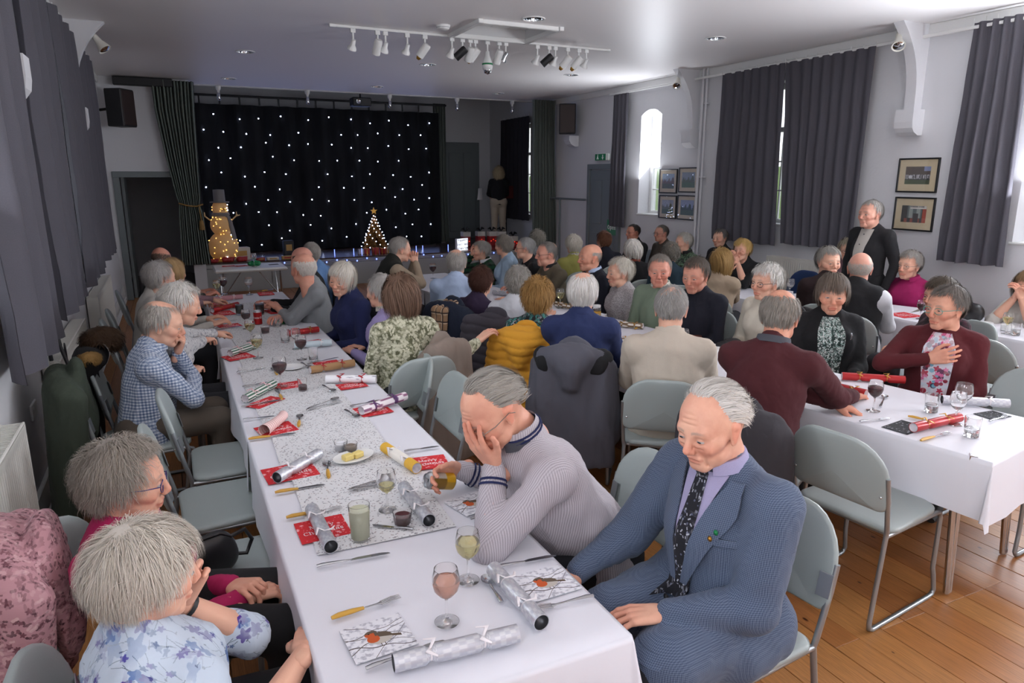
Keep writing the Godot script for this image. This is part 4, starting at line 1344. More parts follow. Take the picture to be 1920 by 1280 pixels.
# table from a to b (centre line), with its paper cloth
func table(a: Vector2, b: Vector2, half: float, label: String, cloth: String, drop: Array) -> void:
	var d := b - a
	var L := d.length()
	var o := thing("folding_table", label, "table", Vector3((a.x + b.x) / 2, 0, (a.y + b.y) / 2), atan2(d.x, d.y), "folding tables")
	put(MB.new().box(Vector3(0, TT - .022, 0), Vector3(half * 2 - .01, .03, L - .012), .006), "table_board", "tabletop", o)
	for z in [-1, 1]:
		for x in [-1, 1]:
			var lg := MB.new()
			lg.tube([Vector3(x * (half - .13), TT - .04, z * (L / 2 - .16)), Vector3(x * (half - .09), .01, z * (L / 2 - .12))], .0135, 10)
			lg.tube([Vector3(x * (half - .06), TT - .04, z * (L / 2 - .16)), Vector3(x * (half - .065), .01, z * (L / 2 - .12))], .0135, 10)
			put(lg, "chrome_leg", "leg", o)
		put(MB.new().tube([Vector3(-half + .12, .58, z * (L / 2 - .15)), Vector3(half - .12, .58, z * (L / 2 - .15))], .009, 8), "chrome_leg", "stretcher", o)
	# cloth: a sheet over the top that hangs at both sides and at the ends that show
	var c := thing("paper_tablecloth", cloth, "tablecloth", o.position, o.rotation.y, "white paper table covers")
	var xs := []
	var zs := []
	var dl: float = drop[0]
	var dr: float = drop[1]
	var dn: float = drop[2]      # end towards b
	var df: float = drop[3]      # end towards a
	for t in [1.0, .75, .5, .25, .08]: xs.append([-half, t * dl])
	for t in [-1.0, -.985, -.5, 0.0, .5, .985, 1.0]: xs.append([half * t, 0.0])
	for t in [.08, .25, .5, .75, 1.0]: xs.append([half, t * dr])
	if df > 0.0:
		for t in [1.0, .6, .25, .06]: zs.append([-L / 2, t * df])
	var nz := int(L / .06)
	for k in nz + 1: zs.append([-L / 2 + L * k / nz, 0.0])
	if dn > 0.0:
		for t in [.06, .25, .6, 1.0]: zs.append([L / 2, t * dn])
	var g := []
	for zq in zs:
		var row := []
		for xq in xs:
			var x: float = xq[0]
			var z: float = zq[0]
			var hx: float = xq[1]
			var hz: float = zq[1]
			var sx := signf(x)
			var sz := signf(z)
			var hang := maxf(hx, hz)
			var w := folds.get_noise_2d(z * 130.0 + o.position.x * 77.0, x * 130.0) * hang * .16
			var edge := .004
			x += sx * (edge * (1.0 if hx > 0.0 or absf(x) > half * .99 else 0.0) + (w + hx * .04 if hx > 0.0 else 0.0))
			z += sz * (edge * (1.0 if hz > 0.0 else 0.0) + (folds.get_noise_2d(x * 170.0, 5.0) * hz * .2 + hz * .05 if hz > 0.0 else 0.0))
			if hx > 0.0 and hz > 0.0:
				x += sx * .03 * hx / .3; z += sz * .02 * hz / .3
			row.append(Vector3(x, TT - .002 - hang + (folds.get_noise_2d(x * 190.0, z * 190.0 + 9.0) * .0012 if hang == 0.0 else 0.0), z))
		g.append(row)
	put(MB.new().sheet(g, .0015), "paper_cloth", "sheet", c)

# ---------------------------------------------------------------- tableware
func rest_y(x: float) -> float:
	return TT + (.0052 if x < 1.15 else .0012)

func cracker(q: Array) -> void:
	var a := Vector3(q[1], 0, q[2])
	var b := Vector3(q[3], 0, q[4])
	var L := clampf((b - a).length(), .24, .34)
	var r := .0235
	var o := thing("christmas_cracker", q[5], "cracker", Vector3((a.x + b.x) / 2, rest_y(a.x) + r + .0025, (a.z + b.z) / 2), atan2((b - a).x, (b - a).z), "Christmas crackers")
	var h := L / 2
	var kind: String = q[0]
	var m: String = "cracker_" + kind
	if kind == "pink":
		put(MB.new().tube([Vector3(.03, 0, -h), Vector3(.012, .0, -h * .4), Vector3(-.004, .004, 0), Vector3(-.006, .006, h * .35)], [r * 1.25, r, r * .95, r], 16, false), m, "tube", o)
		put(MB.new().tube([Vector3(.003, .02, -.01), Vector3(.05, .02, -.03), Vector3(.07, -.01, .01)], .004, 5, true, .3), "ribbon_white", "ribbon", o)
		return
	var pr := [Vector2(r * .93, -h), Vector2(r, -h), Vector2(r, -h + L * .24), Vector2(r * .62, -h + L * .285), Vector2(r, -h + L * .33), Vector2(r, h - L * .33), Vector2(r * .62, h - L * .285), Vector2(r, h - L * .24), Vector2(r, h), Vector2(r * .93, h)]
	put(MB.new().lathe(pr, 20, Transform3D(Basis(Vector3.RIGHT, PI / 2), Vector3.ZERO)), m, "wrapper", o)
	for e: float in [-1.0, 1.0]:
		put(MB.new().lathe([Vector2(r * .9, h), Vector2(r * .88, h - .02), Vector2(0, h - .03)], 16, Transform3D(Basis(Vector3.RIGHT, PI / 2 * e), Vector3.ZERO)), "cracker_inside" if kind != "silver" else "cracker_dark", "end_hole", o)
		var tie := MB.new()
		var z := e * (h - L * .285)
		tie.lathe([Vector2(r * .6, -.006), Vector2(r * .72, 0), Vector2(r * .6, .006)], 14, Transform3D(Basis(Vector3.RIGHT, PI / 2), Vector3(0, 0, z)))
		tie.tube([Vector3(0, r * .7, z), Vector3(.02, r * 1.1, z + .015), Vector3(.034, r * .9, z - .01)], [.004, .007, .003], 6, true, .3)
		tie.tube([Vector3(0, r * .7, z), Vector3(-.02, r * 1.1, z - .012), Vector3(-.03, r * .6, z + .012)], [.004, .007, .003], 6, true, .3)
		put(tie, {"red": "gold_foil", "kraft": "ribbon_red", "star": "ribbon_red", "purple": "cracker_violet", "stripe": "ribbon_pink", "yellow": "ribbon_white", "brown": "gold_foil"}.get(kind, "ribbon_white"), "ribbon", o)

func napkin(q: Array) -> void:
	var w: float = clampf(q[3], .12, .24)
	var d: float = clampf(q[4], .10, .24)
	var o := thing("paper_napkin", q[6], "napkin", Vector3(q[1], rest_y(q[1]), q[2]), q[5], "paper napkins")
	var mb := MB.new().box(Vector3(0, .001, 0), Vector3(w, .0018, d))
	for k in mb.v.size():
		mb.t[k] = Vector2(mb.v[k].x / w + .5, mb.v[k].z / d + .5)
	var sh := put(mb, "napkin_" + q[0], "folded_sheet", o)
	if q[0] == "red":
		for k in 2:
			var lm := lettering(["Merry", "Christmas"][k], minf(d * .24, w * .17), .0004, "Droid Serif")
			put(lm, "ribbon_white", "lettering", sh, Transform3D(Basis(Vector3(1, 0, 0), Vector3(0, 0, -1), Vector3(0, 1, 0)), Vector3(0, .0023, d * (-.13 + .25 * k))))

func cutlery(q: Array) -> void:
	var a := Vector3(q[1], 0, q[2])      # handle end
	var b := Vector3(q[3], 0, q[4])
	var L := clampf((b - a).length(), .15, .24)
	var kind: String = q[0]
	var o := thing("table_" + kind if kind != "tongs" else "serving_tongs", q[5], kind, Vector3((a.x + b.x) / 2, rest_y(a.x) + .002, (a.z + b.z) / 2), atan2((b - a).x, (b - a).z), "cutlery")
	var h := L / 2
	var bone: bool = q[5].begins_with("yellow")
	var hm := "bone_handle" if bone else "steel"
	if kind == "tongs":
		for k in [-1, 1]:
			put(MB.new().tube([Vector3(0, .012, -h), Vector3(k * .02, .006, 0), Vector3(k * .012, .004, h)], [.006, .006, .008], 6, true, .4), "steel", "arm", o)
		return
	put(MB.new().tube([Vector3(0, .006, -h), Vector3(0, .008, -h + .02), Vector3(0, .0075, -h + L * .3), Vector3(0, .006, -h + L * .46)], [.006, .009, .0085, .0055] if bone else [.007, .0075, .005, .0035], 8, true, .75 if bone else .5), hm, "handle", o)
	if kind == "knife":
		var bl := PackedVector2Array([Vector2(-.004, -h + L * .45), Vector2(.005, -h + L * .45), Vector2(.009, -h + L * .55), Vector2(.0095, h - .03), Vector2(.004, h - .006), Vector2(-.003, h), Vector2(-.006, h - .02)])
		put(MB.new().prism(bl, .0018, at(Vector3(0, .004, 0))), "steel", "blade", o)
	elif kind == "fork":
		put(MB.new().tube([Vector3(0, .006, -h + L * .45), Vector3(0, .005, h - .07), Vector3(0, .004, h - .055)], [.0035, .004, .01], 6, true, .3), "steel", "neck", o)
		var nk: Node = o.get_child(o.get_child_count() - 1)
		for k in 4:
			put(MB.new().tube([Vector3(-.009 + .006 * k, .004, h - .057), Vector3(-.009 + .006 * k, .008, h - .025), Vector3(-.0085 + .0057 * k, .007, h)], [.0022, .002, .001], 5), "steel", "tine", nk)
	else:
		put(MB.new().tube([Vector3(0, .006, -h + L * .45), Vector3(0, .007, h - .055)], [.004, .004], 6, true, .5), "steel", "neck", o)
		var g := []
		for j in 6:
			var row := []
			for k in 17:
				var t := TAU * k / 16
				var rr := j / 5.0
				row.append(Vector3(cos(t) * .018 * rr, .009 - .007 * (1.0 - rr * rr), h - .03 + sin(t) * .028 * rr))
			g.append(row)
		put(MB.new().sheet(g, .0012), "steel", "bowl", o)

func glassware(q: Array) -> void:
	var s: float = q[3]
	var kind: String = q[0]
	var k := kind.get_slice("_", 0)
	var fill := kind.get_slice("_", 1)
	var nm: String = {"wine": "wine_glass", "tumbler": "tumbler", "pot": "glass_pot"}[k]
	var o := thing(nm, q[4], "glass", Vector3(q[1], rest_y(q[1]) + .001, q[2]), 0.0, "glasses on the tables")
	if k == "wine":
		o.scale = Vector3(s, s, s)
		put(MB.new().lathe([Vector2(0, .0), Vector2(.033, 0), Vector2(.034, .002), Vector2(.02, .005), Vector2(.006, .01), Vector2(.0042, .02), Vector2(.004, .065), Vector2(.007, .074), Vector2(.02, .083), Vector2(.033, .1), Vector2(.0375, .12), Vector2(.036, .14), Vector2(.0315, .162), Vector2(.0303, .162), Vector2(.0345, .14), Vector2(.036, .12), Vector2(.0315, .101), Vector2(.019, .086), Vector2(.0, .082)], 28), "drink_glass", "glass", o)
		if fill != "clear" or q[4].contains("little"):
			var top := .128 if fill != "clear" else .104
			var pr := [Vector2(0, .0812), Vector2(.0196, .0850), Vector2(.0322, .1008)]
			if top > .11: pr.append(Vector2(.0367, .12)); pr.append(Vector2(.0362, top))
			else: pr.append(Vector2(.0329, top))
			pr.append(Vector2(0, top))
			put(MB.new().lathe(pr, 24), "drink_" + (fill if fill != "clear" else "white"), "wine", o)
	elif k == "tumbler":
		o.scale = Vector3(s, s, s)
		var h := .125 if fill == "juice" else .095
		var r0 := .031
		var r1 := .036
		put(MB.new().lathe([Vector2(0, 0), Vector2(r0 - .002, 0), Vector2(r0, .002), Vector2(r0 + .002, h * .5), Vector2(r1, h), Vector2(r1 - .0018, h), Vector2(r0, h * .5), Vector2(r0 - .0025, .01), Vector2(0, .009)], 10 if fill == "ribbed" else 26, Transform3D.IDENTITY, fill == "ribbed"), "drink_glass", "glass", o)
		if fill != "clear":
			var lv := h * (.86 if fill in ["juice", "cola"] else .45)
			put(MB.new().lathe([Vector2(0, .006), Vector2(r0 - .0012, .008), Vector2(r0 + .001 if lv > h * .5 else r0 - .0006, h * .5 if lv > h * .5 else lv - .001), Vector2(lerpf(r0 + .002, r1, maxf(lv / h - .5, 0.0) * 2.0) - .001 if lv > h * .5 else r0 - .0004, lv), Vector2(0, lv)], 24), "drink_" + ("water" if fill == "ribbed" else fill), "drink", o)
	else:
		o.scale = Vector3(s, s, s)
		put(MB.new().lathe([Vector2(0, 0), Vector2(.026, 0), Vector2(.028, .003), Vector2(.034, .05), Vector2(.033, .051), Vector2(.0315, .049), Vector2(.026, .008), Vector2(0, .006)], 24), "drink_glass", "glass", o)
		var top := .036
		put(MB.new().lathe([Vector2(0, .005), Vector2(.0268, .0065), Vector2(.0308, top), Vector2(.018, top + .006), Vector2(0, top + .004)], 20), "fill_" + fill, "contents", o)

func print_flowers(base: String, blobs: Array, size := 256, sd := 3, stems := false) -> ImageTexture:
	# blobs = [colour, count, radius, petals]
	var im := Image.create(size, size, false, Image.FORMAT_RGB8)
	im.fill(hexc(base))
	var r := RandomNumberGenerator.new()
	r.seed = sd
	for b in blobs:
		for k in b[1]:
			var cx := r.randi_range(0, size)
			var cy := r.randi_range(0, size)
			var rad: float = b[2] * r.randf_range(.7, 1.2)
			var rot := r.randf() * TAU
			if stems:
				for s in int(rad * 3.5):
					var px := int(cx + cos(rot) * s + sin(s * .08) * 3.0)
					var py := int(cy + sin(rot) * s)
					im.set_pixel(posmod(px, size), posmod(py, size), Color(.16, .2, .25))
			for y in range(-int(rad * 1.5), int(rad * 1.5) + 1):
				for x in range(-int(rad * 1.5), int(rad * 1.5) + 1):
					var d := sqrt(x * x + y * y)
					var lim := rad
					if b[3] > 0: lim = rad * (.78 + .22 * cos(atan2(y, x) * b[3] + rot))
					elif b[3] < 0: lim = rad * (.35 + .65 * pow(absf(cos(atan2(y, x) + rot)), 2.0))
					if d < lim:
						im.set_pixel(posmod(cx + x, size), posmod(cy + y, size), hexc(b[0]).lightened(.08 * r.randf()))
	return ImageTexture.create_from_image(im)

func table_materials() -> void:
	mat("chair_vinyl", "99a2a0", .4)
	M.chair_vinyl.normal_enabled = true
	M.chair_vinyl.normal_texture = bump_tex(.12, 1.5)
	M.chair_vinyl.normal_scale = .2
	tri_map(M.chair_vinyl, 5.0)
	mat("chair_blue", "1c3560", .5)
	mat("chair_steel", "9ea3a6", .32, .75)
	mat("chrome_leg", "c6c8ca", .18, 1.0)
	mat("table_board", "b9b4a8", .5)
	mat("paper_cloth", "dfdfe6", .6)
	mat("steel", "b9bbbe", .16, 1.0)
	mat("bone_handle", "c99a3c", .3)
	mat("ribbon_white", "ece6e8", .5)
	mat("ribbon_red", "b0202a", .5)
	mat("ribbon_pink", "e8b8bc", .5)
	mat("cracker_silver", "d4d6da", .22, .7)
	M.cracker_silver.roughness_texture = noise_tex(.05, [[0.0, "404040"], [1.0, "b0b0b0"]], 128)
	M.cracker_silver.roughness = 1.0
	M.cracker_silver.albedo_texture = tex(64, 64, func(x, y): return Color(.93, .93, .95) if (int(x / 8.0) * 7 + int(y / 4.0) * 13) % 5 > 1 else Color.WHITE)
	M.cracker_silver.uv1_scale = Vector3(2, 3, 1)
	mat("cracker_dark", "55565a", .3, .7)
	mat("cracker_inside", "ded8dc", .8)
	mat("cracker_red", "a81e22", .3, .25)
	mat("cracker_kraft", "a9825a", .7)
	mat("cracker_rose", "b9848a", .5)
	mat("cracker_pale", "c4d2d8", .5)
	mat("cracker_violet", "5a3568", .4)
	var bands := func(a: String, b: String, n: float): return tex(64, 8, func(x, _y): return hexc(a) if fposmod(x / 64.0 * n, 1.0) < .5 else hexc(b))
	mat("cracker_stripe", Color.WHITE, .5, 0, {"albedo_texture": bands.call("e8e4e0", "3f6a55", 8.0)})
	mat("cracker_pink", Color.WHITE, .6, 0, {"albedo_texture": tex(8, 64, func(_x, y): return hexc("eed6d2") if y % 4 < 2 else hexc("d8a6a2"))})
	mat("cracker_yellow", Color.WHITE, .5, 0, {"albedo_texture": tex(64, 64, func(_x, y): return hexc("efeae0") if y > 14 and y < 44 else hexc("dfae3a"))})
	mat("cracker_purple", Color.WHITE, .5, 0, {"albedo_texture": tex(64, 64, func(x, y): return hexc("5a3568") if (y > 14 and y < 24) or (y > 40 and y < 50) else (hexc("e6dfe2") if (x / 6 + y / 6) % 3 else hexc("8a5a78")))})
	mat("cracker_star", Color.WHITE, .5, 0, {"albedo_texture": print_flowers("efeff2", [["9a9aa6", 40, 4.0, 5]], 128)})
	mat("cracker_brown", Color.WHITE, .5, 0, {"albedo_texture": tex(64, 64, func(x, y): return hexc("e6e0d6") if sin(x * .4) * sin(y * .4) > 0.1 else hexc("7a6248"))})
	mat("napkin_red", Color.WHITE, .85, 0, {"albedo_texture": print_flowers("c8242c", [["e8a0a4", 26, 6.0, 6], ["e0787e", 60, 1.8, 0]], 128, 8)})
	mat("napkin_black", Color.WHITE, .85, 0, {"albedo_texture": print_flowers("2a2c30", [["8a8c92", 30, 5.0, 6], ["70727a", 50, 1.6, 0]], 128, 9)})
	mat("napkin_stripe", Color.WHITE, .85, 0, {"albedo_texture": bands.call("e8e0e0", "c02830", 7.0)})
	mat("napkin_robin", Color.WHITE, .85, 0, {"albedo_texture": tex(256, 256, func(x, y):
		var c := hexc("e2e2e7").lerp(hexc("a9a9b4"), clampf(folds.get_noise_2d(x * 2.6, y * 2.6) * 2.2, 0, .8))
		for b in [[.32, 178.0, 3.2, 0.0], [-.5, 150.0, 2.2, 30.0], [.75, 40.0, 2.0, 60.0], [-.2, 84.0, 1.8, 90.0], [.5, 120.0, 1.6, 10.0], [-.9, 250.0, 1.6, 20.0]]:
			if absf(y - (b[1] + (x - 80) * b[0]) + 7.0 * sin(x * .05 + b[3])) < b[2] * (1.0 - .5 * x / 256.0) + .6: c = hexc("57504f")
		var p := Vector2(x - 132, y - 128)
		var in_body: bool = Vector2((p.x) / 52.0, (p.y - 6) / 42.0).length() < 1.0
		var in_head: bool = Vector2((p.x + 26) / 27.0, (p.y + 34) / 25.0).length() < 1.0
		var tail: bool = p.x > 34 and p.x < 86 and absf(p.y - 4 - (p.x - 34) * .42) < 9.0
		if tail: c = hexc("5a4a3c")
		if in_body: c = hexc("5e5042") if p.y < -2.0 + (p.x * .35) else hexc("b9b2a8")
		if Vector2((p.x + 26) / 26.0, (p.y - 2) / 27.0).length() < 1.0 and (in_body or in_head): c = hexc("bf5424")
		if in_head: c = hexc("5e5042") if p.y < -40.0 or p.x > -14.0 else hexc("bf5424")
		if absf(p.y + 34) < 3.5 - (-44.0 - p.x) * .3 and p.x < -50 and p.x > -62: c = hexc("2c2624")
		if Vector2(p.x + 34, p.y + 40).length() < 4.0: c = hexc("101010")
		if (absf(p.x + 6) < 1.6 or absf(p.x - 10) < 1.6) and p.y > 44 and p.y < 64: c = hexc("4a3628")
		return c)})
	mat("drink_white", Color(.93, .89, .62, .12), .0, 0.0, {"refraction_enabled": true, "refraction_scale": .033})
	mat("drink_rose", Color(.95, .72, .62, .18), .0, 0.0, {"refraction_enabled": true, "refraction_scale": .033})
	mat("drink_water", Color(.97, .98, .98, .05), .0, 0.0, {"refraction_enabled": true, "refraction_scale": .033})
	mat("drink_red", "4a0814", .2, 0.0, {"metallic_specular": .1})
	mat("drink_cola", "1c0d0a", .2, 0.0, {"metallic_specular": .1})
	mat("drink_juice", "ccceb0", .25)
	mat("fill_red", "4a0c16", .4)
	mat("fill_salt", "e8e8ec", .9)
	mat("fill_pepper", "7a6c60", .95)
	mat("can_red", "b01c20", .3, .4)
	mat("can_yellow", Color.WHITE, .3, .3, {"albedo_texture": tex(64, 32, func(x, y):
		if y < 14: return hexc("d9a51e") if x < 44 else hexc("b8923a")
		return hexc("c9c4b4") if x > 12 and x < 40 else hexc("8a6a2c"))})
	mat("door_red", "5a1a18", .7)
	mat("porcelain", "eeeeec", .2)
	mat("butter", "e2cc7c", .5)
	var dots := print_flowers("dededf", [["8d8d92", 700, 3.2, 5], ["a89c9c", 900, 2.2, 0], ["6e6e76", 260, 3.0, 5]], 512, 21)
	mat("runner_paper", Color.WHITE, .55, .0, {"albedo_texture": dots})
	tri_map(M.runner_paper, 1.7, true)

func tables() -> void:

	make_chair()
	# left row
	table(Vector2(.6, -3.24), Vector2(.6, -1.33), .385, "folding table at the near end of the left row", "white paper cloth on the nearest left table with a folded corner", [.24, .26, .34, 0.0])
	table(Vector2(.598, -5.2), Vector2(.598, -3.24), .385, "folding table in the middle of the left row", "white paper cloth on the middle table of the left row", [.24, .26, 0.0, 0.0])
	table(Vector2(.585, -7.66), Vector2(.6, -5.23), .38, "folding table at the stage end of the left row", "white paper cloth on the far table of the left row", [.22, .22, .05, .2])
	# middle row
	var mid := [Vector2(3.42, -1.68), Vector2(3.12, -3.5), Vector2(2.9, -5.3), Vector2(2.74, -7.1), Vector2(2.66, -8.3)]
	var mn := ["nearest table of the middle row with the empty grey chair", "second table of the middle row beside the man in cream", "third table of the middle row", "last table of the middle row toward the stage"]
	for k in 4:
		table(mid[k + 1], mid[k], .385, "folding table, " + mn[k], "white paper cloth on the " + mn[k], [.26, .26, .3 if k == 0 else 0.0, .2 if k == 3 else 0.0])
	# right row
	var rt := [Vector2(5.98, -2.2), Vector2(5.86, -4.0), Vector2(5.2, -5.8), Vector2(5.02, -7.5)]
	var rn := ["table at the right edge of the view", "table before the woman in magenta", "far table by the right-hand wall"]
	for k in 3:
		table(rt[k + 1], rt[k], .34, "folding table, " + rn[k], "white paper cloth on the " + rn[k], [.3, .26, .2 if k == 0 else 0.0, .2 if k == 2 else 0.0])
	# small table in front of the stage
	var st := thing("small_folding_table", "small white plastic folding table in front of the stage", "table", Vector3(.88, 0, -10.1))
	put(MB.new().box(Vector3(0, .7, 0), Vector3(.92, .045, .62), .02), "white_gloss", "tabletop", st)
	for k: float in [-1.0, 1.0]:
		put(MB.new().tube([Vector3(k * .36, .68, -.24), Vector3(k * .38, .01, -.24), Vector3(k * .38, .01, .24), Vector3(k * .36, .68, .24)], .013, 8), "chrome_leg", "leg", st)
		put(MB.new().tube([Vector3(k * .37, .3, 0), Vector3(k * .1, .67, 0)], .008, 6), "chrome_leg", "brace", st)
	for k in 2:
		napkin(["red", .62 + .16 * k, -10.2 + .05 * k, .16, .13, .3 * k, ["left red napkin on the small table by the stage", "right red napkin on the small table by the stage"][k]])
	napkin(["black", 1.2, -10.15, .13, .06, .1, "dark card and pen on the small table by the stage"])
	glassware(["wine_clear", .93, -9.98, 1.1, "empty wine glass on the small table by the stage"])
	var gr := thing("green_napkin", "scrunched green napkin behind the glass on the small table", "napkin", Vector3(.94, TT + .003, -10.12))
	var gn := nets([[Vector3(-.05, .03, 0), Vector3(.05, .03, .01), .03, .035, null], [Vector3(0, .05, 0), Vector3(.01, .09, .02), .025, .01, null]], .006, .02, .001)
	ruffle(gn, .006, Vector3(1200, 1200, 1200), 3.0)
	put(gn, "exit_green", "sheet", gr)
	# runner of overlapping paper sheets
	rng.seed = 4
	for k in 8:
		var z := -2.42 - .62 * k
		var o := thing("table_runner", ["silver dotted paper runner sheet nearest the white wine", "silver dotted runner sheet under the butter dish", "silver dotted runner sheet under the serving spoons", "silver dotted runner sheet by the star cracker", "silver dotted runner sheet behind the kraft cracker", "silver dotted runner sheet by the tumblers", "silver dotted runner sheet under the cola can", "silver dotted runner sheet toward the far end"][k], "runner", Vector3(.53 + rng.randf_range(-.03, .03), TT + .0004 + .0005 * (7 - k), z), rng.randf_range(-.06, .06), "runner sheets")
		var g := []
		for j in 9:
			var row := []
			for i in 7:
				row.append(Vector3(-.235 + .47 * i / 6.0, .0006 + .0012 * absf(sin(j * 2.0 + k)), -.34 + .68 * j / 8.0))
			g.append(row)
		put(MB.new().sheet(g, .0004), "runner_paper", "sheet", o)
	for q in CRACKERS: cracker(q)
	for q in NAPKINS: napkin(q)
	for q in CUTLERY: cutlery(q)
	for q in GLASSES: glassware(q)
	# butter dish
	var bd := thing("butter_dish", "oval white dish beside the silver cracker on the runner", "dish", Vector3(.597, TT + .004, -2.81), .35)
	put(MB.new().lathe([Vector2(0, .004), Vector2(.05, .003), Vector2(.06, .0), Vector2(.07, .006), Vector2(.09, .018), Vector2(.089, .02), Vector2(.068, .01), Vector2(0, .008)], 30, Transform3D(Basis.from_scale(Vector3(1.05, 1, .72)), Vector3.ZERO)), "porcelain", "dish", bd)
	for k in 2:
		var bt := thing("butter_pat", ["left pat of butter in the oval dish", "right pat of butter in the oval dish"][k], "butter", Vector3(.57 + .045 * k, TT + .013, -2.8 - .012 * k), .35 + .2 * k)
		put(MB.new().box(Vector3(0, .012, 0), Vector3(.045, .024, .035), .004), "butter", "block", bt)
	var sc := thing("saucer", "white saucer behind the large glass of red wine", "saucer", Vector3(.585, TT + .002, -4.44))
	put(MB.new().lathe([Vector2(0, .002), Vector2(.04, 0), Vector2(.075, .014), Vector2(.074, .016), Vector2(.04, .005), Vector2(0, .006)], 26), "porcelain", "dish", sc)
	for q in [[3.255, -3.56, "white ramekin beside the man in burgundy"], [3.19, -3.63, "white ramekin touching the cream jumper"], [5.8, -3.3, "left white bowl on the far right table"], [5.85, -3.17, "right white bowl on the far right table"]]:
		var rm := thing("ramekin", q[2], "ramekin", Vector3(q[0], TT + .001, q[1]))
		put(MB.new().lathe([Vector2(0, .0), Vector2(.038, 0), Vector2(.044, .006), Vector2(.046, .048), Vector2(.043, .048), Vector2(.041, .008), Vector2(0, .006)], 24), "porcelain", "bowl", rm)
	var cc := drink_can("red cola can standing in the middle of the left table", Vector3(.55, TT + .001, -5.97), "can_red")
	var lm := lettering("Coca-Cola", .022, .0006, "Droid Serif", true)
	var ar := lm.surface_get_arrays(0)
	var vv: PackedVector3Array = ar[Mesh.ARRAY_VERTEX]
	var nn: PackedVector3Array = ar[Mesh.ARRAY_NORMAL]
	for k in vv.size():
		var a := vv[k].x / .033
		vv[k] = Vector3(sin(a) * (.0333 + vv[k].z), vv[k].y, cos(a) * (.0333 + vv[k].z))
		nn[k] = Vector3(sin(a), 0, cos(a))
	ar[Mesh.ARRAY_VERTEX] = vv; ar[Mesh.ARRAY_NORMAL] = nn
	var bent := ArrayMesh.new()
	bent.add_surface_from_arrays(Mesh.PRIMITIVE_TRIANGLES, ar)
	put(bent, "ribbon_white", "lettering", cc.get_child(0), at(Vector3(0, .062, 0), .2))
	var mbx := thing("matchbox", "dark green box beside the cola can", "box", Vector3(.74, TT + .001, -5.93), .2)
	put(MB.new().box(Vector3(0, .014, 0), Vector3(.11, .028, .06), .002), "exit_green", "sleeve", mbx)
	put(MB.new().box(Vector3(0, .014, 0), Vector3(.116, .022, .054), .001), "black_box", "tray", mbx)
	var jar := thing("spice_jar", "clear jar with an orange label on the middle table", "jar", Vector3(3.15, TT + .001, -4.92))
	put(MB.new().lathe([Vector2(0, 0), Vector2(.035, 0), Vector2(.037, .01), Vector2(.037, .1), Vector2(.03, .115), Vector2(.028, .112), Vector2(.034, .098), Vector2(.034, .01), Vector2(0, .008)], 22), "drink_glass", "glass", jar)
	put(MB.new().lathe([Vector2(.0375, .03), Vector2(.0378, .032), Vector2(.0378, .08), Vector2(.0375, .082)], 22), "bone_handle", "label", jar)
	put(MB.new().lathe([Vector2(.03, .112), Vector2(.034, .113), Vector2(.034, .132), Vector2(0, .134)], 22), "porcelain", "lid", jar)
	var tc := thing("cloth_clip", "shiny clip holding the paper cloth at the near table corner", "clip", Vector3(3.045, TT, -1.70), .6)
	put(MB.new().box(Vector3(0, .002, 0), Vector3(.04, .004, .03), .001).box(Vector3(-.02, -.015, 0), Vector3(.003, .034, .03), .001), "steel", "spring", tc)
	var wl := thing("brown_wallet", "brown leather wallet beside the man in the navy jumper", "wallet", Vector3(3.42, TT + .001, -3.98), .9)
	put(MB.new().box(Vector3(0, .009, 0), Vector3(.2, .018, .1), .006), "wallet_leather", "cover", wl)
	var gb := thing("black_case", "black soft case lying on the middle table by the cream cardigan", "case", Vector3(3.5, TT + .001, -3.72), .5)
	var gc := nets([[Vector3(-.1, .02, 0), Vector3(.1, .02, 0), .03, .03, Vector3(1, 1.5, .5)]], .008, .02, .0)
	ruffle(gc, .004, Vector3(500, 500, 500), 1.0)
	put(gc, "black_box", "case", gb)

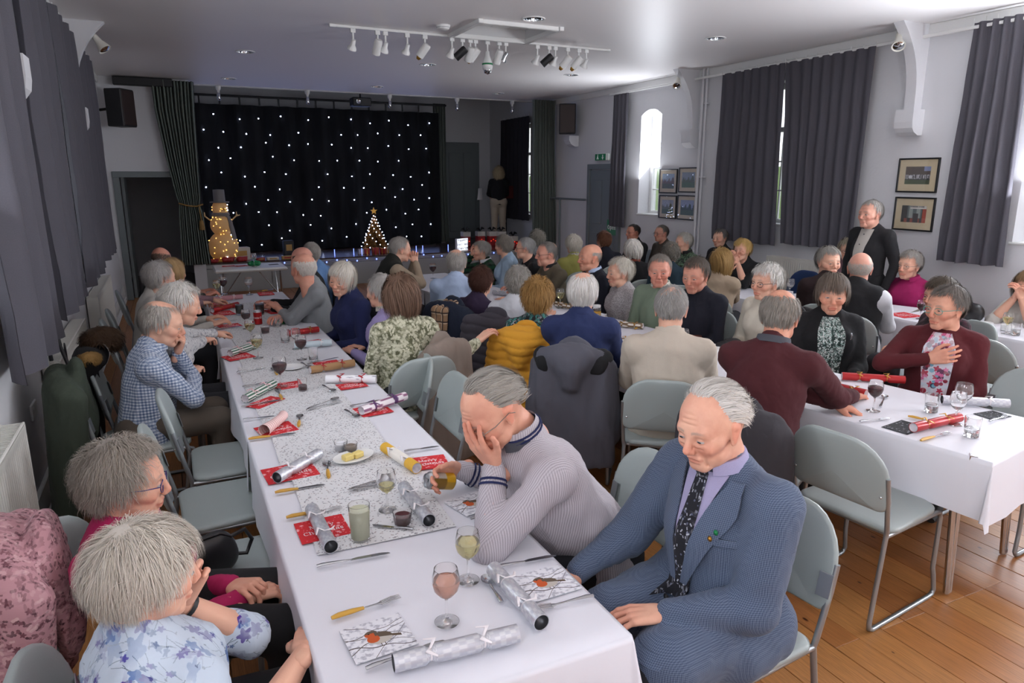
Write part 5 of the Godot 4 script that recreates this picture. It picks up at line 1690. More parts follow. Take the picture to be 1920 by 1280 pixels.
# ---------------------------------------------------------------- surface nets over joined tapered capsules
# prim = [a, b, ra, rb, squeeze Vector3, cut]; squeeze > 1 thins the shape along that axis; cut carves it out
func nets(prims: Array, cell: float, k: float, floor_y := -99.0, top_y := 99.0) -> MB:
	var lo := Vector3(99, 99, 99)
	var hi := -lo
	for p: Array in prims:
		if p.size() > 5 and p[5]:
			continue
		var r := maxf(p[2], p[3]) + cell * 3.0
		var rv := Vector3(r, r, r)
		lo = lo.min((p[0] as Vector3).min(p[1]) - rv)
		hi = hi.max((p[0] as Vector3).max(p[1]) + rv)
	var nx := int((hi.x - lo.x) / cell) + 2
	var ny := int((hi.y - lo.y) / cell) + 2
	var nz := int((hi.z - lo.z) / cell) + 2
	var f := PackedFloat32Array()
	f.resize(nx * ny * nz)
	f.fill(1.0)
	for p: Array in prims:
		var a: Vector3 = p[0]
		var b: Vector3 = p[1]
		var ra: float = p[2]
		var dr: float = p[3] - ra
		var sq: Vector3 = p[4] if p.size() > 4 and p[4] != null else Vector3.ONE
		var cut: bool = p.size() > 5 and p[5]
		var kk: float = p[6] if p.size() > 6 else k
		var sc := 1.0 / maxf(sq.x, maxf(sq.y, sq.z))
		sc = lerpf(sc, 1.0, 0.4)
		var ba := b - a
		var inv := 1.0 / maxf(ba.length_squared(), 1e-9)
		var band := kk + cell * 2.0
		var rr := maxf(ra, p[3]) + band
		var l := (a.min(b) - Vector3(rr, rr, rr) - lo) / cell
		var u := (a.max(b) + Vector3(rr, rr, rr) - lo) / cell
		var x0 := clampi(int(l.x), 0, nx - 1)
		var x1 := clampi(int(u.x) + 1, 0, nx - 1)
		for z in range(clampi(int(l.z), 0, nz - 1), clampi(int(u.z) + 1, 0, nz - 1) + 1):
			var pz := lo.z + z * cell - a.z
			for y in range(clampi(int(l.y), 0, ny - 1), clampi(int(u.y) + 1, 0, ny - 1) + 1):
				var py := lo.y + y * cell - a.y
				var at_i := (z * ny + y) * nx + x0
				for x in range(x0, x1 + 1):
					var w := Vector3(lo.x + x * cell - a.x, py, pz)
					var h := clampf(w.dot(ba) * inv, 0.0, 1.0)
					w = (w - ba * h) * sq
					var d := (w.length() - ra - dr * h) * sc
					if d < band:
						var e := f[at_i]
						if cut:
							var q := maxf(kk - absf(e + d), 0.0)
							f[at_i] = maxf(e, -d) + q * q / (4.0 * kk)
						else:
							var q := maxf(kk - absf(e - d), 0.0)
							f[at_i] = minf(e, d) - q * q / (4.0 * kk)
					at_i += 1
	if floor_y > -90.0 or top_y < 90.0:
		for z in nz:
			for y in ny:
				var py := lo.y + y * cell
				var over := maxf(floor_y - py, py - top_y)
				if over > -cell * 2.5:
					var b0 := (z * ny + y) * nx
					for x in nx:
						f[b0 + x] = maxf(f[b0 + x], over)
	var mb := MB.new()
	var vi := PackedInt32Array()
	vi.resize(nx * ny * nz)
	vi.fill(-1)
	var active := PackedInt32Array()
	var sy := nx
	var sz := nx * ny
	var lim := cell * 2.2
	for z in nz - 1:
		for y in ny - 1:
			var i0 := (z * ny + y) * nx
			for x in nx - 1:
				var c0 := f[i0]
				if absf(c0) < lim:
					var c1 := f[i0 + 1]
					var c2 := f[i0 + sy]
					var c3 := f[i0 + sy + 1]
					var c4 := f[i0 + sz]
					var c5 := f[i0 + sz + 1]
					var c6 := f[i0 + sz + sy]
					var c7 := f[i0 + sz + sy + 1]
					var m := minf(minf(minf(c0, c1), minf(c2, c3)), minf(minf(c4, c5), minf(c6, c7)))
					if m < 0.0 and maxf(maxf(maxf(c0, c1), maxf(c2, c3)), maxf(maxf(c4, c5), maxf(c6, c7))) >= 0.0:
						var g := Vector3(c1 + c3 + c5 + c7 - c0 - c2 - c4 - c6, c2 + c3 + c6 + c7 - c0 - c1 - c4 - c5, c4 + c5 + c6 + c7 - c0 - c1 - c2 - c3) * 0.25
						var s := (c0 + c1 + c2 + c3 + c4 + c5 + c6 + c7) * 0.125
						var o := g * (-s / maxf(g.length_squared(), 1e-9))
						o = o.clamp(Vector3(-0.5, -0.5, -0.5), Vector3(0.5, 0.5, 0.5))
						vi[i0] = mb.v.size()
						mb.v.append(lo + (Vector3(x + 0.5, y + 0.5, z + 0.5) + o) * cell)
						mb.n.append(g.normalized())
						active.append(i0)
				i0 += 1
	mb.t.resize(mb.v.size())
	mb.c.resize(mb.v.size())
	mb.c.fill(Color.WHITE)
	var out := PackedInt32Array()
	for i0 in active:
		var c0 := f[i0] < 0.0
		for e in 3:
			var st := 1 if e == 0 else (sy if e == 1 else sz)
			var p1 := sy if e == 0 else (sz if e == 1 else 1)
			var p2 := sz if e == 0 else (1 if e == 1 else sy)
			if c0 != (f[i0 + st] < 0.0):
				var a := vi[i0]
				var b := vi[i0 - p1]
				var d := vi[i0 - p1 - p2]
				var g := vi[i0 - p2]
				if b >= 0 and d >= 0 and g >= 0:
					if c0:
						out.append_array(PackedInt32Array([a, d, b, a, g, d]))
					else:
						out.append_array(PackedInt32Array([a, b, d, a, d, g]))
	mb.i = out
	return mb

func renormal(mb: MB) -> void:
	mb.n.fill(Vector3.ZERO)
	for k in range(0, mb.i.size(), 3):
		var a := mb.i[k]
		var b := mb.i[k + 1]
		var d := mb.i[k + 2]
		var g := (mb.v[d] - mb.v[a]).cross(mb.v[b] - mb.v[a])
		mb.n[a] += g; mb.n[b] += g; mb.n[d] += g
	for k in mb.n.size():
		mb.n[k] = mb.n[k].normalized()

var folds := FastNoiseLite.new()
# cloth folds: the surface moves in and out along its normal
func ruffle(mb: MB, amp: float, scale: Vector3, sd: float) -> void:
	for k in mb.v.size():
		var p := mb.v[k]
		var q := folds.get_noise_3d(p.x * scale.x + sd, p.y * scale.y, p.z * scale.z)
		var q2 := folds.get_noise_3d(p.x * scale.x * 2.3, p.y * scale.y * 2.3 + sd, p.z * scale.z * 2.3)
		mb.v[k] = p + mb.n[k] * amp * (1.0 - 3.2 * sqrt(q * q + .004) + 0.6 * q2)
	renormal(mb)

# ---------------------------------------------------------------- heads and hands
var head_cache := {}
func head_shape(female: bool, cell: float) -> MB:
	var key := "%s%.4f" % [female, cell]
	if head_cache.has(key):
		return head_cache[key]
	var V := func(x, y, z): return Vector3(x, y, z)
	var j := 0.92 if female else 1.0
	var P := [
		[V.call(0, .032, -.022), V.call(0, .028, .004), .083, .083, Vector3(1.08, .93, .92)],
		[V.call(0, -.008, .032), V.call(0, -.05, .04), .064, .052 * j, Vector3(1, 1, 1)],
		[V.call(-.022 * j, -.064, .032), V.call(.022 * j, -.064, .032), .038 * j, .038 * j, null],
		[V.call(-.012, -.09, .066 * j + .002), V.call(.012, -.09, .066 * j + .002), .02 * j, .02 * j, null],
		[V.call(-.04, -.024, .066), V.call(-.046, -.016, .05), .022, .024, null],
		[V.call(.04, -.024, .066), V.call(.046, -.016, .05), .022, .024, null],
		[V.call(-.034, .022, .076), V.call(.034, .022, .076), .016 if not female else .014, .016 if not female else .014, null],
		[V.call(-.031, .0, .102), V.call(-.029, .0, .1), .0125, .0125, null, true, .012],
		[V.call(.031, .0, .102), V.call(.029, .0, .1), .0125, .0125, null, true, .012],
		[V.call(-.031, .001, .079), V.call(-.0305, .001, .079), .0135, .0135, null, false, .003],
		[V.call(.031, .001, .079), V.call(.0305, .001, .079), .0135, .0135, null, false, .003],
		[V.call(0, .012, .092), V.call(0, -.026, .110 if not female else .106), .008, .0125 * j, null, false, .01],
		[V.call(-.009, -.033, .099), V.call(.009, -.033, .099), .009 * j, .009 * j, null, false, .006],
		[V.call(-.016, -.058, .086), V.call(.016, -.058, .086), .0085, .0085, Vector3(1, 1.2, .9), false, .006],
		[V.call(-.013, -.068, .086), V.call(.013, -.068, .086), .008, .008, null, false, .005],
		[V.call(0, -.0622, .097), V.call(-.024, -.0655, .092), .0022, .0018, null, true, .004],
		[V.call(0, -.0622, .097), V.call(.024, -.0655, .092), .0022, .0018, null, true, .004],
		[V.call(-.077, .012, -.006), V.call(-.073, -.028, .004), .02, .013, Vector3(2.4, 1, 1), false, .006],
		[V.call(.077, .012, -.006), V.call(.073, -.028, .004), .02, .013, Vector3(2.4, 1, 1), false, .006],
		[V.call(-.089, .002, .004), V.call(-.088, -.01, .006), .009, .007, null, true, .004],
		[V.call(.089, .002, .004), V.call(.088, -.01, .006), .009, .007, null, true, .004],
		[V.call(0, -.05, -.022), V.call(0, -.185, -.045), .054 if not female else .047, .062 if not female else .052, Vector3(1, 1, .95), false, .025],
	]
	if cell < .0055:
		for s: float in [-1.0, 1.0]:
			P.append([V.call(s * .019, -.032, .097), V.call(s * .031, -.058, .082), .0022, .0026, null, true, .009])
			P.append([V.call(s * .031, -.066, .08), V.call(s * .03, -.082, .072), .002, .002, null, true, .008])
			P.append([V.call(s * .02, -.0155, .091), V.call(s * .04, -.015, .085), .0045, .004, null, false, .006])
			P.append([V.call(s * .017, -.022, .095), V.call(s * .036, -.024, .0885), .0012, .0012, null, true, .006])
			P.append([V.call(s * .057, .004, .07), V.call(s * .066, .012, .056), .0012, .0012, null, true, .005])
		for k in 3:
			P.append([V.call(-.03, .046 + .013 * k, .0905 - .004 * k), V.call(.03, .047 + .013 * k, .0905 - .004 * k), .0016, .0016, null, true, .006])
	var mb := nets(P, cell, .016)
	# zones: r lips, g brows, b flush of cheeks, nose and ears
	for k in mb.v.size():
		var p := mb.v[k]
		var ax := absf(p.x)
		var lip := 0.0
		if p.z > .07 and ax < .026:
			lip = clampf(1.6 - absf(p.y + .0632) / (.0105 * (1.0 - ax / .034)), 0.0, 1.0)
		var brow := 0.0
		if p.z > .05 and ax > .012 and ax < .052:
			brow = clampf(1.5 - absf(p.y - .027 + (ax - .03) * (ax - .03) * 11.0) / .0035, 0.0, 1.0) * clampf((.052 - ax) / .02, .0, 1.0)
		var flush := clampf(1.0 - Vector3(ax - .046, p.y + .03, p.z - .075).length() / .035, 0.0, 1.0)
		flush = maxf(flush, clampf(1.0 - Vector3(ax, p.y + .026, p.z - .115).length() / .03, 0.0, 1.0))
		flush = maxf(flush, 0.8 if ax > .078 and p.y < .04 else 0.0)
		mb.c[k] = Color(lip, brow, flush, 0.0)
	# eyes: r = 2 white, 3 iris
	for s: float in [-1.0, 1.0]:
		var e := MB.new()
		var rows := []
		for a in 9:
			var row := []
			for b in 13:
				var th := 1.15 * a / 8.0
				var ph := TAU * b / 12.0
				row.append(Vector3(s * .031, .0, .0812) + Vector3(sin(th) * cos(ph) * 1.05, sin(th) * sin(ph) * 0.42, cos(th)) * .0136)
			rows.append(row)
		e.grid(rows, true)
		for k in e.v.size():
			e.n[k] = (e.v[k] - Vector3(s * .031, .0, .08)).normalized()
			e.c[k] = Color(3.0 if k / 13 < 4 else 2.0, 0, 0, 0)
		mb.add(e, Transform3D.IDENTITY)
	head_cache[key] = mb
	return mb

var hand_cache := {}
# wrist at the origin, fingers to +z, palm to -y, thumb on +x; curl of each finger in radians per joint
func hand_shape(curl: Array, spread: float, thumb: float, cell: float) -> MB:
	var key := str([curl, spread, thumb, cell])
	if hand_cache.has(key):
		return hand_cache[key]
	var P := [[Vector3(0, 0, -.05), Vector3(0, 0, .01), .027, .025, Vector3(1, 1.25, 1)]]
	var kx := [.034, .012, -.011, -.032]
	var ln := [.076, .086, .08, .062]
	for q in 4:
		var base := Vector3(kx[q], .004 - absf(kx[q]) * .12, .088 - absf(kx[q] - .008) * .25)
		P.append([Vector3(kx[q] * .55, 0, .012), base, .019, .0125, Vector3(1, 1.15, 1)])
		var ang := 0.0
		var p := base
		var yaw: float = (kx[q] - .002) * spread * 9.0
		for s in 3:
			ang += curl[q] * [0.75, 1.15, 0.9][s]
			var d := Vector3(sin(yaw) * cos(ang), -sin(ang), cos(yaw) * cos(ang))
			var e: Vector3 = p + d * ln[q] * [0.47, 0.3, 0.25][s]
			var r: float = [.0098, .0086, .0078][s] * (0.9 if q == 3 else 1.0)
			P.append([p, e, r, r * .9, null, false, .004])
			p = e
	var t0 := Vector3(.02, -.008, .018)
	var t1 := t0 + Vector3(.030, -.012 - thumb * .01, .03)
	var t2 := t1 + Vector3(.018 - thumb * .022, -.006 - thumb * .016, .032)
	var t3 := t2 + Vector3(.004 - thumb * .024, -.002 - thumb * .012, .026)
	P.append([t0, t1, .0185, .0125, null, false, .012])
	P.append([t1, t2, .0115, .0098, null, false, .004])
	P.append([t2, t3, .0098, .0082, null, false, .003])
	var mb := nets(P, cell, .008)
	for k in mb.v.size():
		var p := mb.v[k]
		mb.c[k] = Color(0, 0, clampf((p.z - .05) * 7.0, 0.0, 0.55), 0)
	hand_cache[key] = mb
	return mb

# ---------------------------------------------------------------- hair
# o: line (front hairline height in degrees), bald (no hair above), len, fringe, puff, curl, nape, part, n, w
func hair_shape(o: Dictionary, sd: int) -> MB:
	var r := RandomNumberGenerator.new()
	r.seed = sd * 77 + 5
	var C := Vector3(0, .03, -.011)
	var R := Vector3(.0795, .0925, .1015)
	var mb := MB.new()
	var line: float = o.get("line", 40.0)
	var bald: float = o.get("bald", 200.0)
	var nape: float = o.get("nape", -42.0)
	var length: float = o.get("len", .06)
	var fringe: float = o.get("fringe", length * .7)
	var puff: float = o.get("puff", .12)
	var curl: float = o.get("curl", 0.0)
	var part: float = o.get("part", 0.0)
	var count: int = o.get("n", 600)
	var wide: float = o.get("w", .006)
	var limit := func(az: float) -> float:
		var a := absf(az)
		if a < 52.0: return line
		if a < 80.0: return lerpf(line, 5.0, smoothstep(52.0, 80.0, a))
		if a < 96.0: return lerpf(5.0, -4.0, (a - 80.0) / 16.0)
		return lerpf(6.0, nape, smoothstep(96.0, 128.0, a))
	# the cap that the strands grow from
	var rows := []
	for j in 25:
		var row := []
		for k in 49:
			var az := -180.0 + 7.5 * k
			var lo_e: float = limit.call(az) - 3.0
			var e := lerpf(90.0, lo_e, j / 24.0)
			var t := 0.0
			if e > bald: t = -0.10
			else: t = minf(1.0, minf((e - lo_e) / 14.0, (bald - e) / 8.0)) * puff * o.get("cap", .42) - 0.022
			var d := Vector3(sin(deg_to_rad(az)) * cos(deg_to_rad(e)), sin(deg_to_rad(e)), cos(deg_to_rad(az)) * cos(deg_to_rad(e)))
			if curl > 0.0 and t > 0.0: t += curl * .25 * folds.get_noise_3d(d.x * 320.0, d.y * 320.0, d.z * 320.0)
			row.append(C + R * d * (1.0 + t))
		rows.append(row)
	mb.col = Color(.8, .8, .8)
	mb.grid(rows, true)
	for k in mb.v.size():
		mb.n[k] = ((mb.v[k] - C) / R).normalized()
	var fixed := MB.new()
	fixed.v = mb.v; fixed.n = mb.n; fixed.t = mb.t; fixed.c = mb.c
	for k in range(0, mb.i.size(), 3):
		fixed.tri(mb.i[k], mb.i[k + 1], mb.i[k + 2])
	mb = fixed
	var crown := Vector3(part * .05, .12, -.05)
	var made := 0
	var tries := 0
	while made < count and tries < count * 8:
		tries += 1
		var az := r.randf_range(-180, 180)
		var se := r.randf_range(-.8, 1.0)
		var e := rad_to_deg(asin(se))
		if e < limit.call(az) - 2.0 or e > bald + r.randf_range(-6, 3):
			continue
		made += 1
		var d := Vector3(sin(deg_to_rad(az)) * cos(deg_to_rad(e)), sin(deg_to_rad(e)), cos(deg_to_rad(az)) * cos(deg_to_rad(e)))
		var p := C + R * d * 0.99
		var out := (d / R).normalized()
		var L := length
		if absf(az) < 62.0: L = minf(length, deg_to_rad(maxf(e - line, 0.0)) * .1 + fringe)
		elif e < 10.0: L = minf(length, o.get("side", length))
		L *= r.randf_range(.75, 1.15)
		var flow: Vector3 = o.get("comb", Vector3.ZERO) * .25 + (p - crown) * (0.3 if o.has("comb") else 1.0)
		flow = (flow - out * flow.dot(out)).normalized()
		if part != 0.0: flow = (flow + Vector3(-signf(part) * .7 if d.x * part < .4 else signf(part) * .5, 0, 0)).normalized()
		var dir: Vector3 = (flow + out * r.randf_range(.15, .6 + puff * 2.0) + Vector3(r.randf_range(-1, 1), r.randf_range(-1, 1), r.randf_range(-1, 1)) * (.12 + curl * .8) + Vector3(folds.get_noise_3d(d.x * 260.0 + sd, d.y * 260.0, d.z * 260.0), folds.get_noise_3d(d.x * 260.0, d.y * 260.0 + sd, d.z * 260.0), folds.get_noise_3d(d.x * 260.0, d.y * 260.0, d.z * 260.0 + sd)) * o.get("clump", .7)).normalized()
		var seg := 6 if length > .05 else 4
		var pts := [p]
		var ph := r.randf() * TAU
		var lift := puff * r.randf_range(.2, 1.15)
		for s in seg:
			p += dir * L / seg
			var q := (p - C) / R
			var least := 1.0 + lift * minf(1.0, (s + 1.0) / 3.0)
			if q.length() < least and p.y > -.06:
				p = C + R * q.normalized() * least
			var o2 := ((p - C) / R / R).normalized()
			dir = (dir - o2 * dir.dot(o2) * .6 + Vector3(0, -1, 0) * o.get("drop", .35) + Vector3(cos(ph + s * 2.1), sin(ph * 1.7 + s * 2.3), sin(ph + s * 2.1)) * curl).normalized()
			pts.append(p)
		var tone := r.randf_range(.78, 1.12) * (1.0 + .3 * folds.get_noise_3d(d.x * 180.0, d.y * 180.0 + sd * 3.0, d.z * 180.0))
		mb.col = Color(tone, tone * r.randf_range(.97, 1.0), tone * r.randf_range(.92, 1.0))
		var b0 := mb.v.size()
		for s in pts.size():
			var a: Vector3 = pts[s]
			var tg: Vector3 = (pts[mini(s + 1, seg)] - pts[maxi(s - 1, 0)]).normalized()
			var on := (a - C).normalized()
			var sd2 := tg.cross(on).normalized() * wide * .5 * (1.0 - pow(float(s) / seg, 2.0) * .85)
			var nn := (on - tg * on.dot(tg)).normalized()
			mb.pt(a - sd2, (nn - sd2.normalized() * .5).normalized()); mb.pt(a + sd2, (nn + sd2.normalized() * .5).normalized())
		for s in seg:
			var k := b0 + s * 2
			mb.tri(k, k + 1, k + 3); mb.tri(k, k + 3, k + 2)
	return mb

const HAIR := {
	"short": {"line": 44.0, "len": .04, "puff": .13, "nape": -38.0},
	"neat": {"line": 46.0, "len": .03, "puff": .09, "nape": -38.0},
	"recede": {"line": 66.0, "len": .045, "puff": .10, "nape": -40.0},
	"thin": {"line": 52.0, "bald": 56.0, "len": .05, "puff": .09, "nape": -42.0},
	"tonsure": {"line": 80.0, "bald": 34.0, "len": .035, "puff": .07, "nape": -40.0},
	"bald": {"line": 80.0, "bald": 16.0, "len": .014, "puff": .03, "nape": -36.0},
	"crop": {"line": 40.0, "len": .055, "puff": .2, "nape": -40.0, "curl": .18},
	"fluffy": {"line": 38.0, "len": .085, "puff": .34, "nape": -42.0, "curl": .22, "fringe": .05},
	"curly": {"line": 36.0, "len": .095, "puff": .36, "nape": -46.0, "curl": .85, "fringe": .05},
	"bob": {"line": 38.0, "len": .17, "puff": .2, "nape": -44.0, "fringe": .06, "drop": .5, "part": .3},
	"long": {"line": 42.0, "len": .30, "puff": .16, "nape": -44.0, "fringe": .10, "drop": .6, "part": .4},
}

# ---------------------------------------------------------------- people
func ik(s: Vector3, t: Vector3, la: float, lb: float, pole: Vector3) -> Array:
	var d := t - s
	var L := clampf(d.length(), .05, (la + lb) * .995)
	d = d.normalized()
	var a := (la * la - lb * lb + L * L) / (2.0 * L)
	var h := sqrt(maxf(la * la - a * a, 0.0))
	var q := (pole - d * pole.dot(d)).normalized()
	return [s + d * a + q * h, s + d * L]

var skin_mat: StandardMaterial3D
var people := {}

# sp: label, at (head centre), yaw (facing, degrees), hy, hp, hr (head turn, nod, tilt), lean, side, f (female), s (size), skin, hair, hc, top, arms, ...
func person(sp: Dictionary) -> Node3D:
	var hw: Vector3 = sp.at
	var yaw := deg_to_rad(sp.get("yaw", 0.0))
	var bs := Basis(Vector3.UP, yaw)
	var fem: bool = sp.get("f", false)
	var s: float = sp.get("s", 1.0)
	var lean: float = sp.get("lean", .08)
	var stand: bool = sp.get("stand", false)
	var res: float = sp.get("res", 1.0)   # 1 near, 2 far
	var base_y: float = sp.get("base", 0.0)
	var root_p := Vector3(hw.x, base_y, hw.z) - bs * Vector3(sp.get("side", 0.0), 0, lean)
	var o := thing("person", sp.label, "person", root_p, yaw)
	var H := bs.inverse() * (hw - root_p)
	var hip_y: float = .9 * s if stand else sp.get("hip", clampf(H.y - .60, .49, .56))
	var HC := Vector3(0, hip_y, 0)
	var tw := Basis(Vector3.UP, deg_to_rad(sp.get("twist", 0.0)))
	var up := (H - HC).normalized()
	var NB := H - up * .112 * s - Vector3(0, .015, .038) * s
	var SC := NB - Vector3(0, .045, .015) * s
	var wd: float = (.158 if fem else .178) * s * sp.get("wide", 1.0)
	var CH := HC.lerp(SC, .66) + Vector3(0, 0, .012)
	var S := {}
	for k: float in [-1.0, 1.0]:
		S[k] = SC + tw * Vector3(wd * k, -.03 + sp.get("shrug", 0.0), 0)
	var g: float = sp.get("girth", 1.0)
	var sq := Vector3(1, 1, 1.32)
	var dep := Vector3(1, 1, 1.25)
	# arms
	var arms: Dictionary = sp.get("arms", {})
	var hb := Basis(Vector3.UP, deg_to_rad(sp.get("hy", 0.0))) * Basis(Vector3.RIGHT, deg_to_rad(sp.get("hp", 0.0))) * Basis(Vector3.BACK, deg_to_rad(sp.get("hr", 0.0)))
	var la := .285 * s
	var lb := .25 * s
	var E := {}
	var Wp := {}
	for k: float in [-1.0, 1.0]:
		var key := "L" if k > 0 else "R"
		var tg: Vector3
		var pole := Vector3(.5 * k, -1, -.35)
		if arms.has(key):
			tg = arms[key][0]
			if arms[key].size() > 1 and arms[key][1] == "head":
				tg = H + hb * tg
			elif arms[key].size() > 1 and arms[key][1] == "world":
				tg = bs.inverse() * (tg - root_p)
			if arms[key].size() > 2 and arms[key][2] != null: pole = arms[key][2]
		else:
			match sp.get("pose", "lap"):
				"lap": tg = Vector3(.10 * k, .64, .27)
				"table": tg = Vector3(.14 * k, .765, .40 + lean * .3)
				"folded": tg = Vector3(-.06 * k, .80 + .03 * k, .30 + lean * .4); pole = Vector3(.9 * k, -.8, .1)
				"hang": tg = S[k] + Vector3(.05 * k, -.50 * s, .05)
				_: tg = Vector3(.10 * k, .64, .27)
		var r := ik(S[k], tg, la, lb, pole)
		E[k] = r[0]; Wp[k] = r[1]
	# garment
	var cell: float = (.0125 if res < 1.5 else .018) * sp.get("cellk", 1.0)
	var sl: float = sp.get("sleeve", 1.0)      # share of the forearm that the sleeve covers
	var P := []
	P.append([HC + Vector3(0, -.02, -.01), CH, .158 * s * g, .162 * s * (g * .5 + .5), sq])
	P.append([CH, SC + Vector3(0, -.03, 0), .16 * s * (g * .5 + .5), .105 * s, sq])
	P.append([S[-1.0] + tw * Vector3(.02, -.015, 0), S[1.0] + tw * Vector3(-.02, -.015, 0), .07 * s, .07 * s, Vector3(1, 1, 1.05)])
	P.append([SC + Vector3(0, -.02, 0), NB + up * .022 + Vector3(0, 0, -.006), .1 * s, .057 * s, null])
	for k: float in [-1.0, 1.0]:
		P.append([NB + tw * Vector3(.03 * k, -.02, -.01), S[k] + tw * Vector3(-.03 * k, 0, -.01), .044 * s, .055 * s, null, false, .04])
	if fem:
		for k: float in [-1.0, 1.0]:
			P.append([CH + tw * Vector3(.07 * k, .035, .085) * s, CH + tw * Vector3(.065 * k, .0, .09) * s, .062 * s, .06 * s, null, false, .07])
	else:
		P.append([HC + Vector3(0, .1, .055), HC.lerp(CH, .8) + Vector3(0, 0, .045), .11 * s * g, .10 * s, null, false, .09])
	if not stand:
		P.append([Vector3(-.09, hip_y - .02, .02), Vector3(.09, hip_y - .02, .02), .115 * g, .115 * g, null, false, .06])
	if sp.has("skirt"):
		for k: float in [-1.0, 1.0]:
			P.append([Vector3(.1 * k, hip_y - .005, .02), Vector3(.12 * k, hip_y - .01, sp.skirt), .125 * s, .10 * s, null, false, .05])
			P.append([Vector3(.15 * k, hip_y - .03, -.02), Vector3(.17 * k, hip_y - .06, .12), .09 * s, .07 * s, null, false, .05])
	var PT := P.duplicate()
	var loose: float = sp.get("loose", 1.0)
	for k: float in [-1.0, 1.0]:
		P.append([S[k], E[k], .062 * s * loose, .05 * s * loose, null, false, .03])
		var cuff: Vector3 = (E[k] as Vector3).lerp(Wp[k], sl * .93)
		if sl > .02:
			P.append([E[k], cuff, .05 * s * loose, lerpf(.05, .034, sl) * s * loose, null, false, .02])
	var gm := nets(P, cell, .04, hip_y - (.10 if not stand else .06) + sp.get("hem", 0.0))
	ruffle(gm, sp.get("fold", .0055) * s, sp.get("fscale", Vector3(480, 270, 480)), float(sp.label.hash() % 997))
	put(gm, sp.top, sp.get("garment", "jumper"), o)
	if sp.has("gilet"):
		var G := []
		for k in 6 + (2 if fem else 1):
			var q: Array = P[k].duplicate()
			if k in [4, 5]: q[1] = (q[0] as Vector3).lerp(q[1], .75)
			q[2] += .014; q[3] += .014
			if k == 2: q[0] = SC + tw * Vector3(-wd * .72, -.025, 0); q[1] = SC + tw * Vector3(wd * .72, -.025, 0)
			G.append(q)
		var gg := nets(G, cell, .04, hip_y - .05)
		ruffle(gg, .006, Vector3(240, 200, 240), 3.0)
		put(gg, sp.gilet, "gilet", o)
	# trousers or skirt
	var T := []
	var kn := {}
	for k: float in [-1.0, 1.0]:
		if stand:
			T.append([Vector3(.085 * k, hip_y, 0), Vector3(.09 * k, .48 * s, .015), .1 * s, .07 * s, null])
			T.append([Vector3(.09 * k, .48 * s, .015), Vector3(.095 * k, .06, -.01), .07 * s, .06 * s, null])
		else:
			var kx: float = sp.get("knee", .11)
			T.append([Vector3(.085 * k, .54, -.02), Vector3(kx * k, .535, .40), .095, .072, null])
			T.append([Vector3(kx * k, .53, .41), Vector3(kx * k, .08, .39), .068, .052, null])
	T.append([Vector3(-.07, hip_y, -.02), Vector3(.07, hip_y, -.02), .12 * s, .12 * s, null])
	var tm := nets(T, .02 if res < 1.5 else .026, .03, .05)
	put(tm, sp.get("legs", "trouser_dark"), "trousers", o)
	var sh := MB.new()
	for k: float in [-1.0, 1.0]:
		var fx: float = .095 * k if stand else float(sp.get("knee", .11)) * k
		var fz := 0.0 if stand else .39
		sh.tube([Vector3(fx, .045, fz - .07), Vector3(fx, .055, fz - .03), Vector3(fx, .05, fz + .05), Vector3(fx, .038, fz + .14), Vector3(fx, .03, fz + .19)], [.03, .044, .044, .042, .02], 10, true, .8)
	put(sh, "shoe", "shoes", o)
	# body: head, neck, chest, arms and hands as one mesh in skin
	var skin: Color = hexc(sp.get("skin", "d8a68e")).srgb_to_linear()
	var browc: Color = hexc(sp.get("brow", "8a8078")).srgb_to_linear()
	var hs: float = sp.get("head", 1.0)
	var body := MB.new()
	var hc: float = sp.get("hcell", .005 if res < 1.5 else .0075)
	var hx := Transform3D(hb.scaled(Vector3(hs, hs, hs)), H)
	body.add(head_shape(fem, hc), hx)
	# chest, shoulders and arms run on under the clothes from the neck to the wrists
	body.col = Color(0, 0, 0, 0)
	body.tube([H - up * .10 + Vector3(0, 0, -.03), NB, SC, CH, HC + Vector3(0, .05, 0)], [.045 * s, .052 * s, .08 * s, .10 * s, .09 * s], 14, true, .8)
	for k: float in [-1.0, 1.0]:
		body.tube([SC, S[k], (S[k] as Vector3).lerp(E[k], .5), E[k], (E[k] as Vector3).lerp(Wp[k], .35), Wp[k]], [.05 * s, .045 * s, .042 * s, .038 * s, .039 * s, .025 * s], 10, true)
		var key := "L" if k > 0 else "R"
		var fd: Vector3 = (Wp[k] - E[k]).normalized()
		var palm := Vector3(0, -1, 0)
		var curl := [.35, .4, .45, .5]
		var spread := .5
		var th := .3
		var hdir := fd
		if arms.has(key) and arms[key].size() > 3:
			var q: Dictionary = arms[key][3]
			hdir = q.get("dir", fd)
			palm = q.get("palm", palm)
			if q.has("hb"):
				hdir = hb * hdir; palm = hb * palm
			curl = q.get("curl", curl)
			spread = q.get("spread", spread)
			th = q.get("thumb", th)
		var z := hdir.normalized()
		var y := (-palm - z * (-palm).dot(z)).normalized()
		var x := y.cross(z)
		if k > 0: x = -x
		body.add(hand_shape(curl, spread, th, sp.get("hand_cell", .0045 if res < 1.5 else .007)), Transform3D(Basis(x, y, z).scaled(Vector3(s, s, s)) if s != 1.0 else Basis(x, y, z), Wp[k] + z * .005))
	var lipc := skin * Color(.86, .56, .56)
	var pink := skin * Color(1.05, .74, .70)
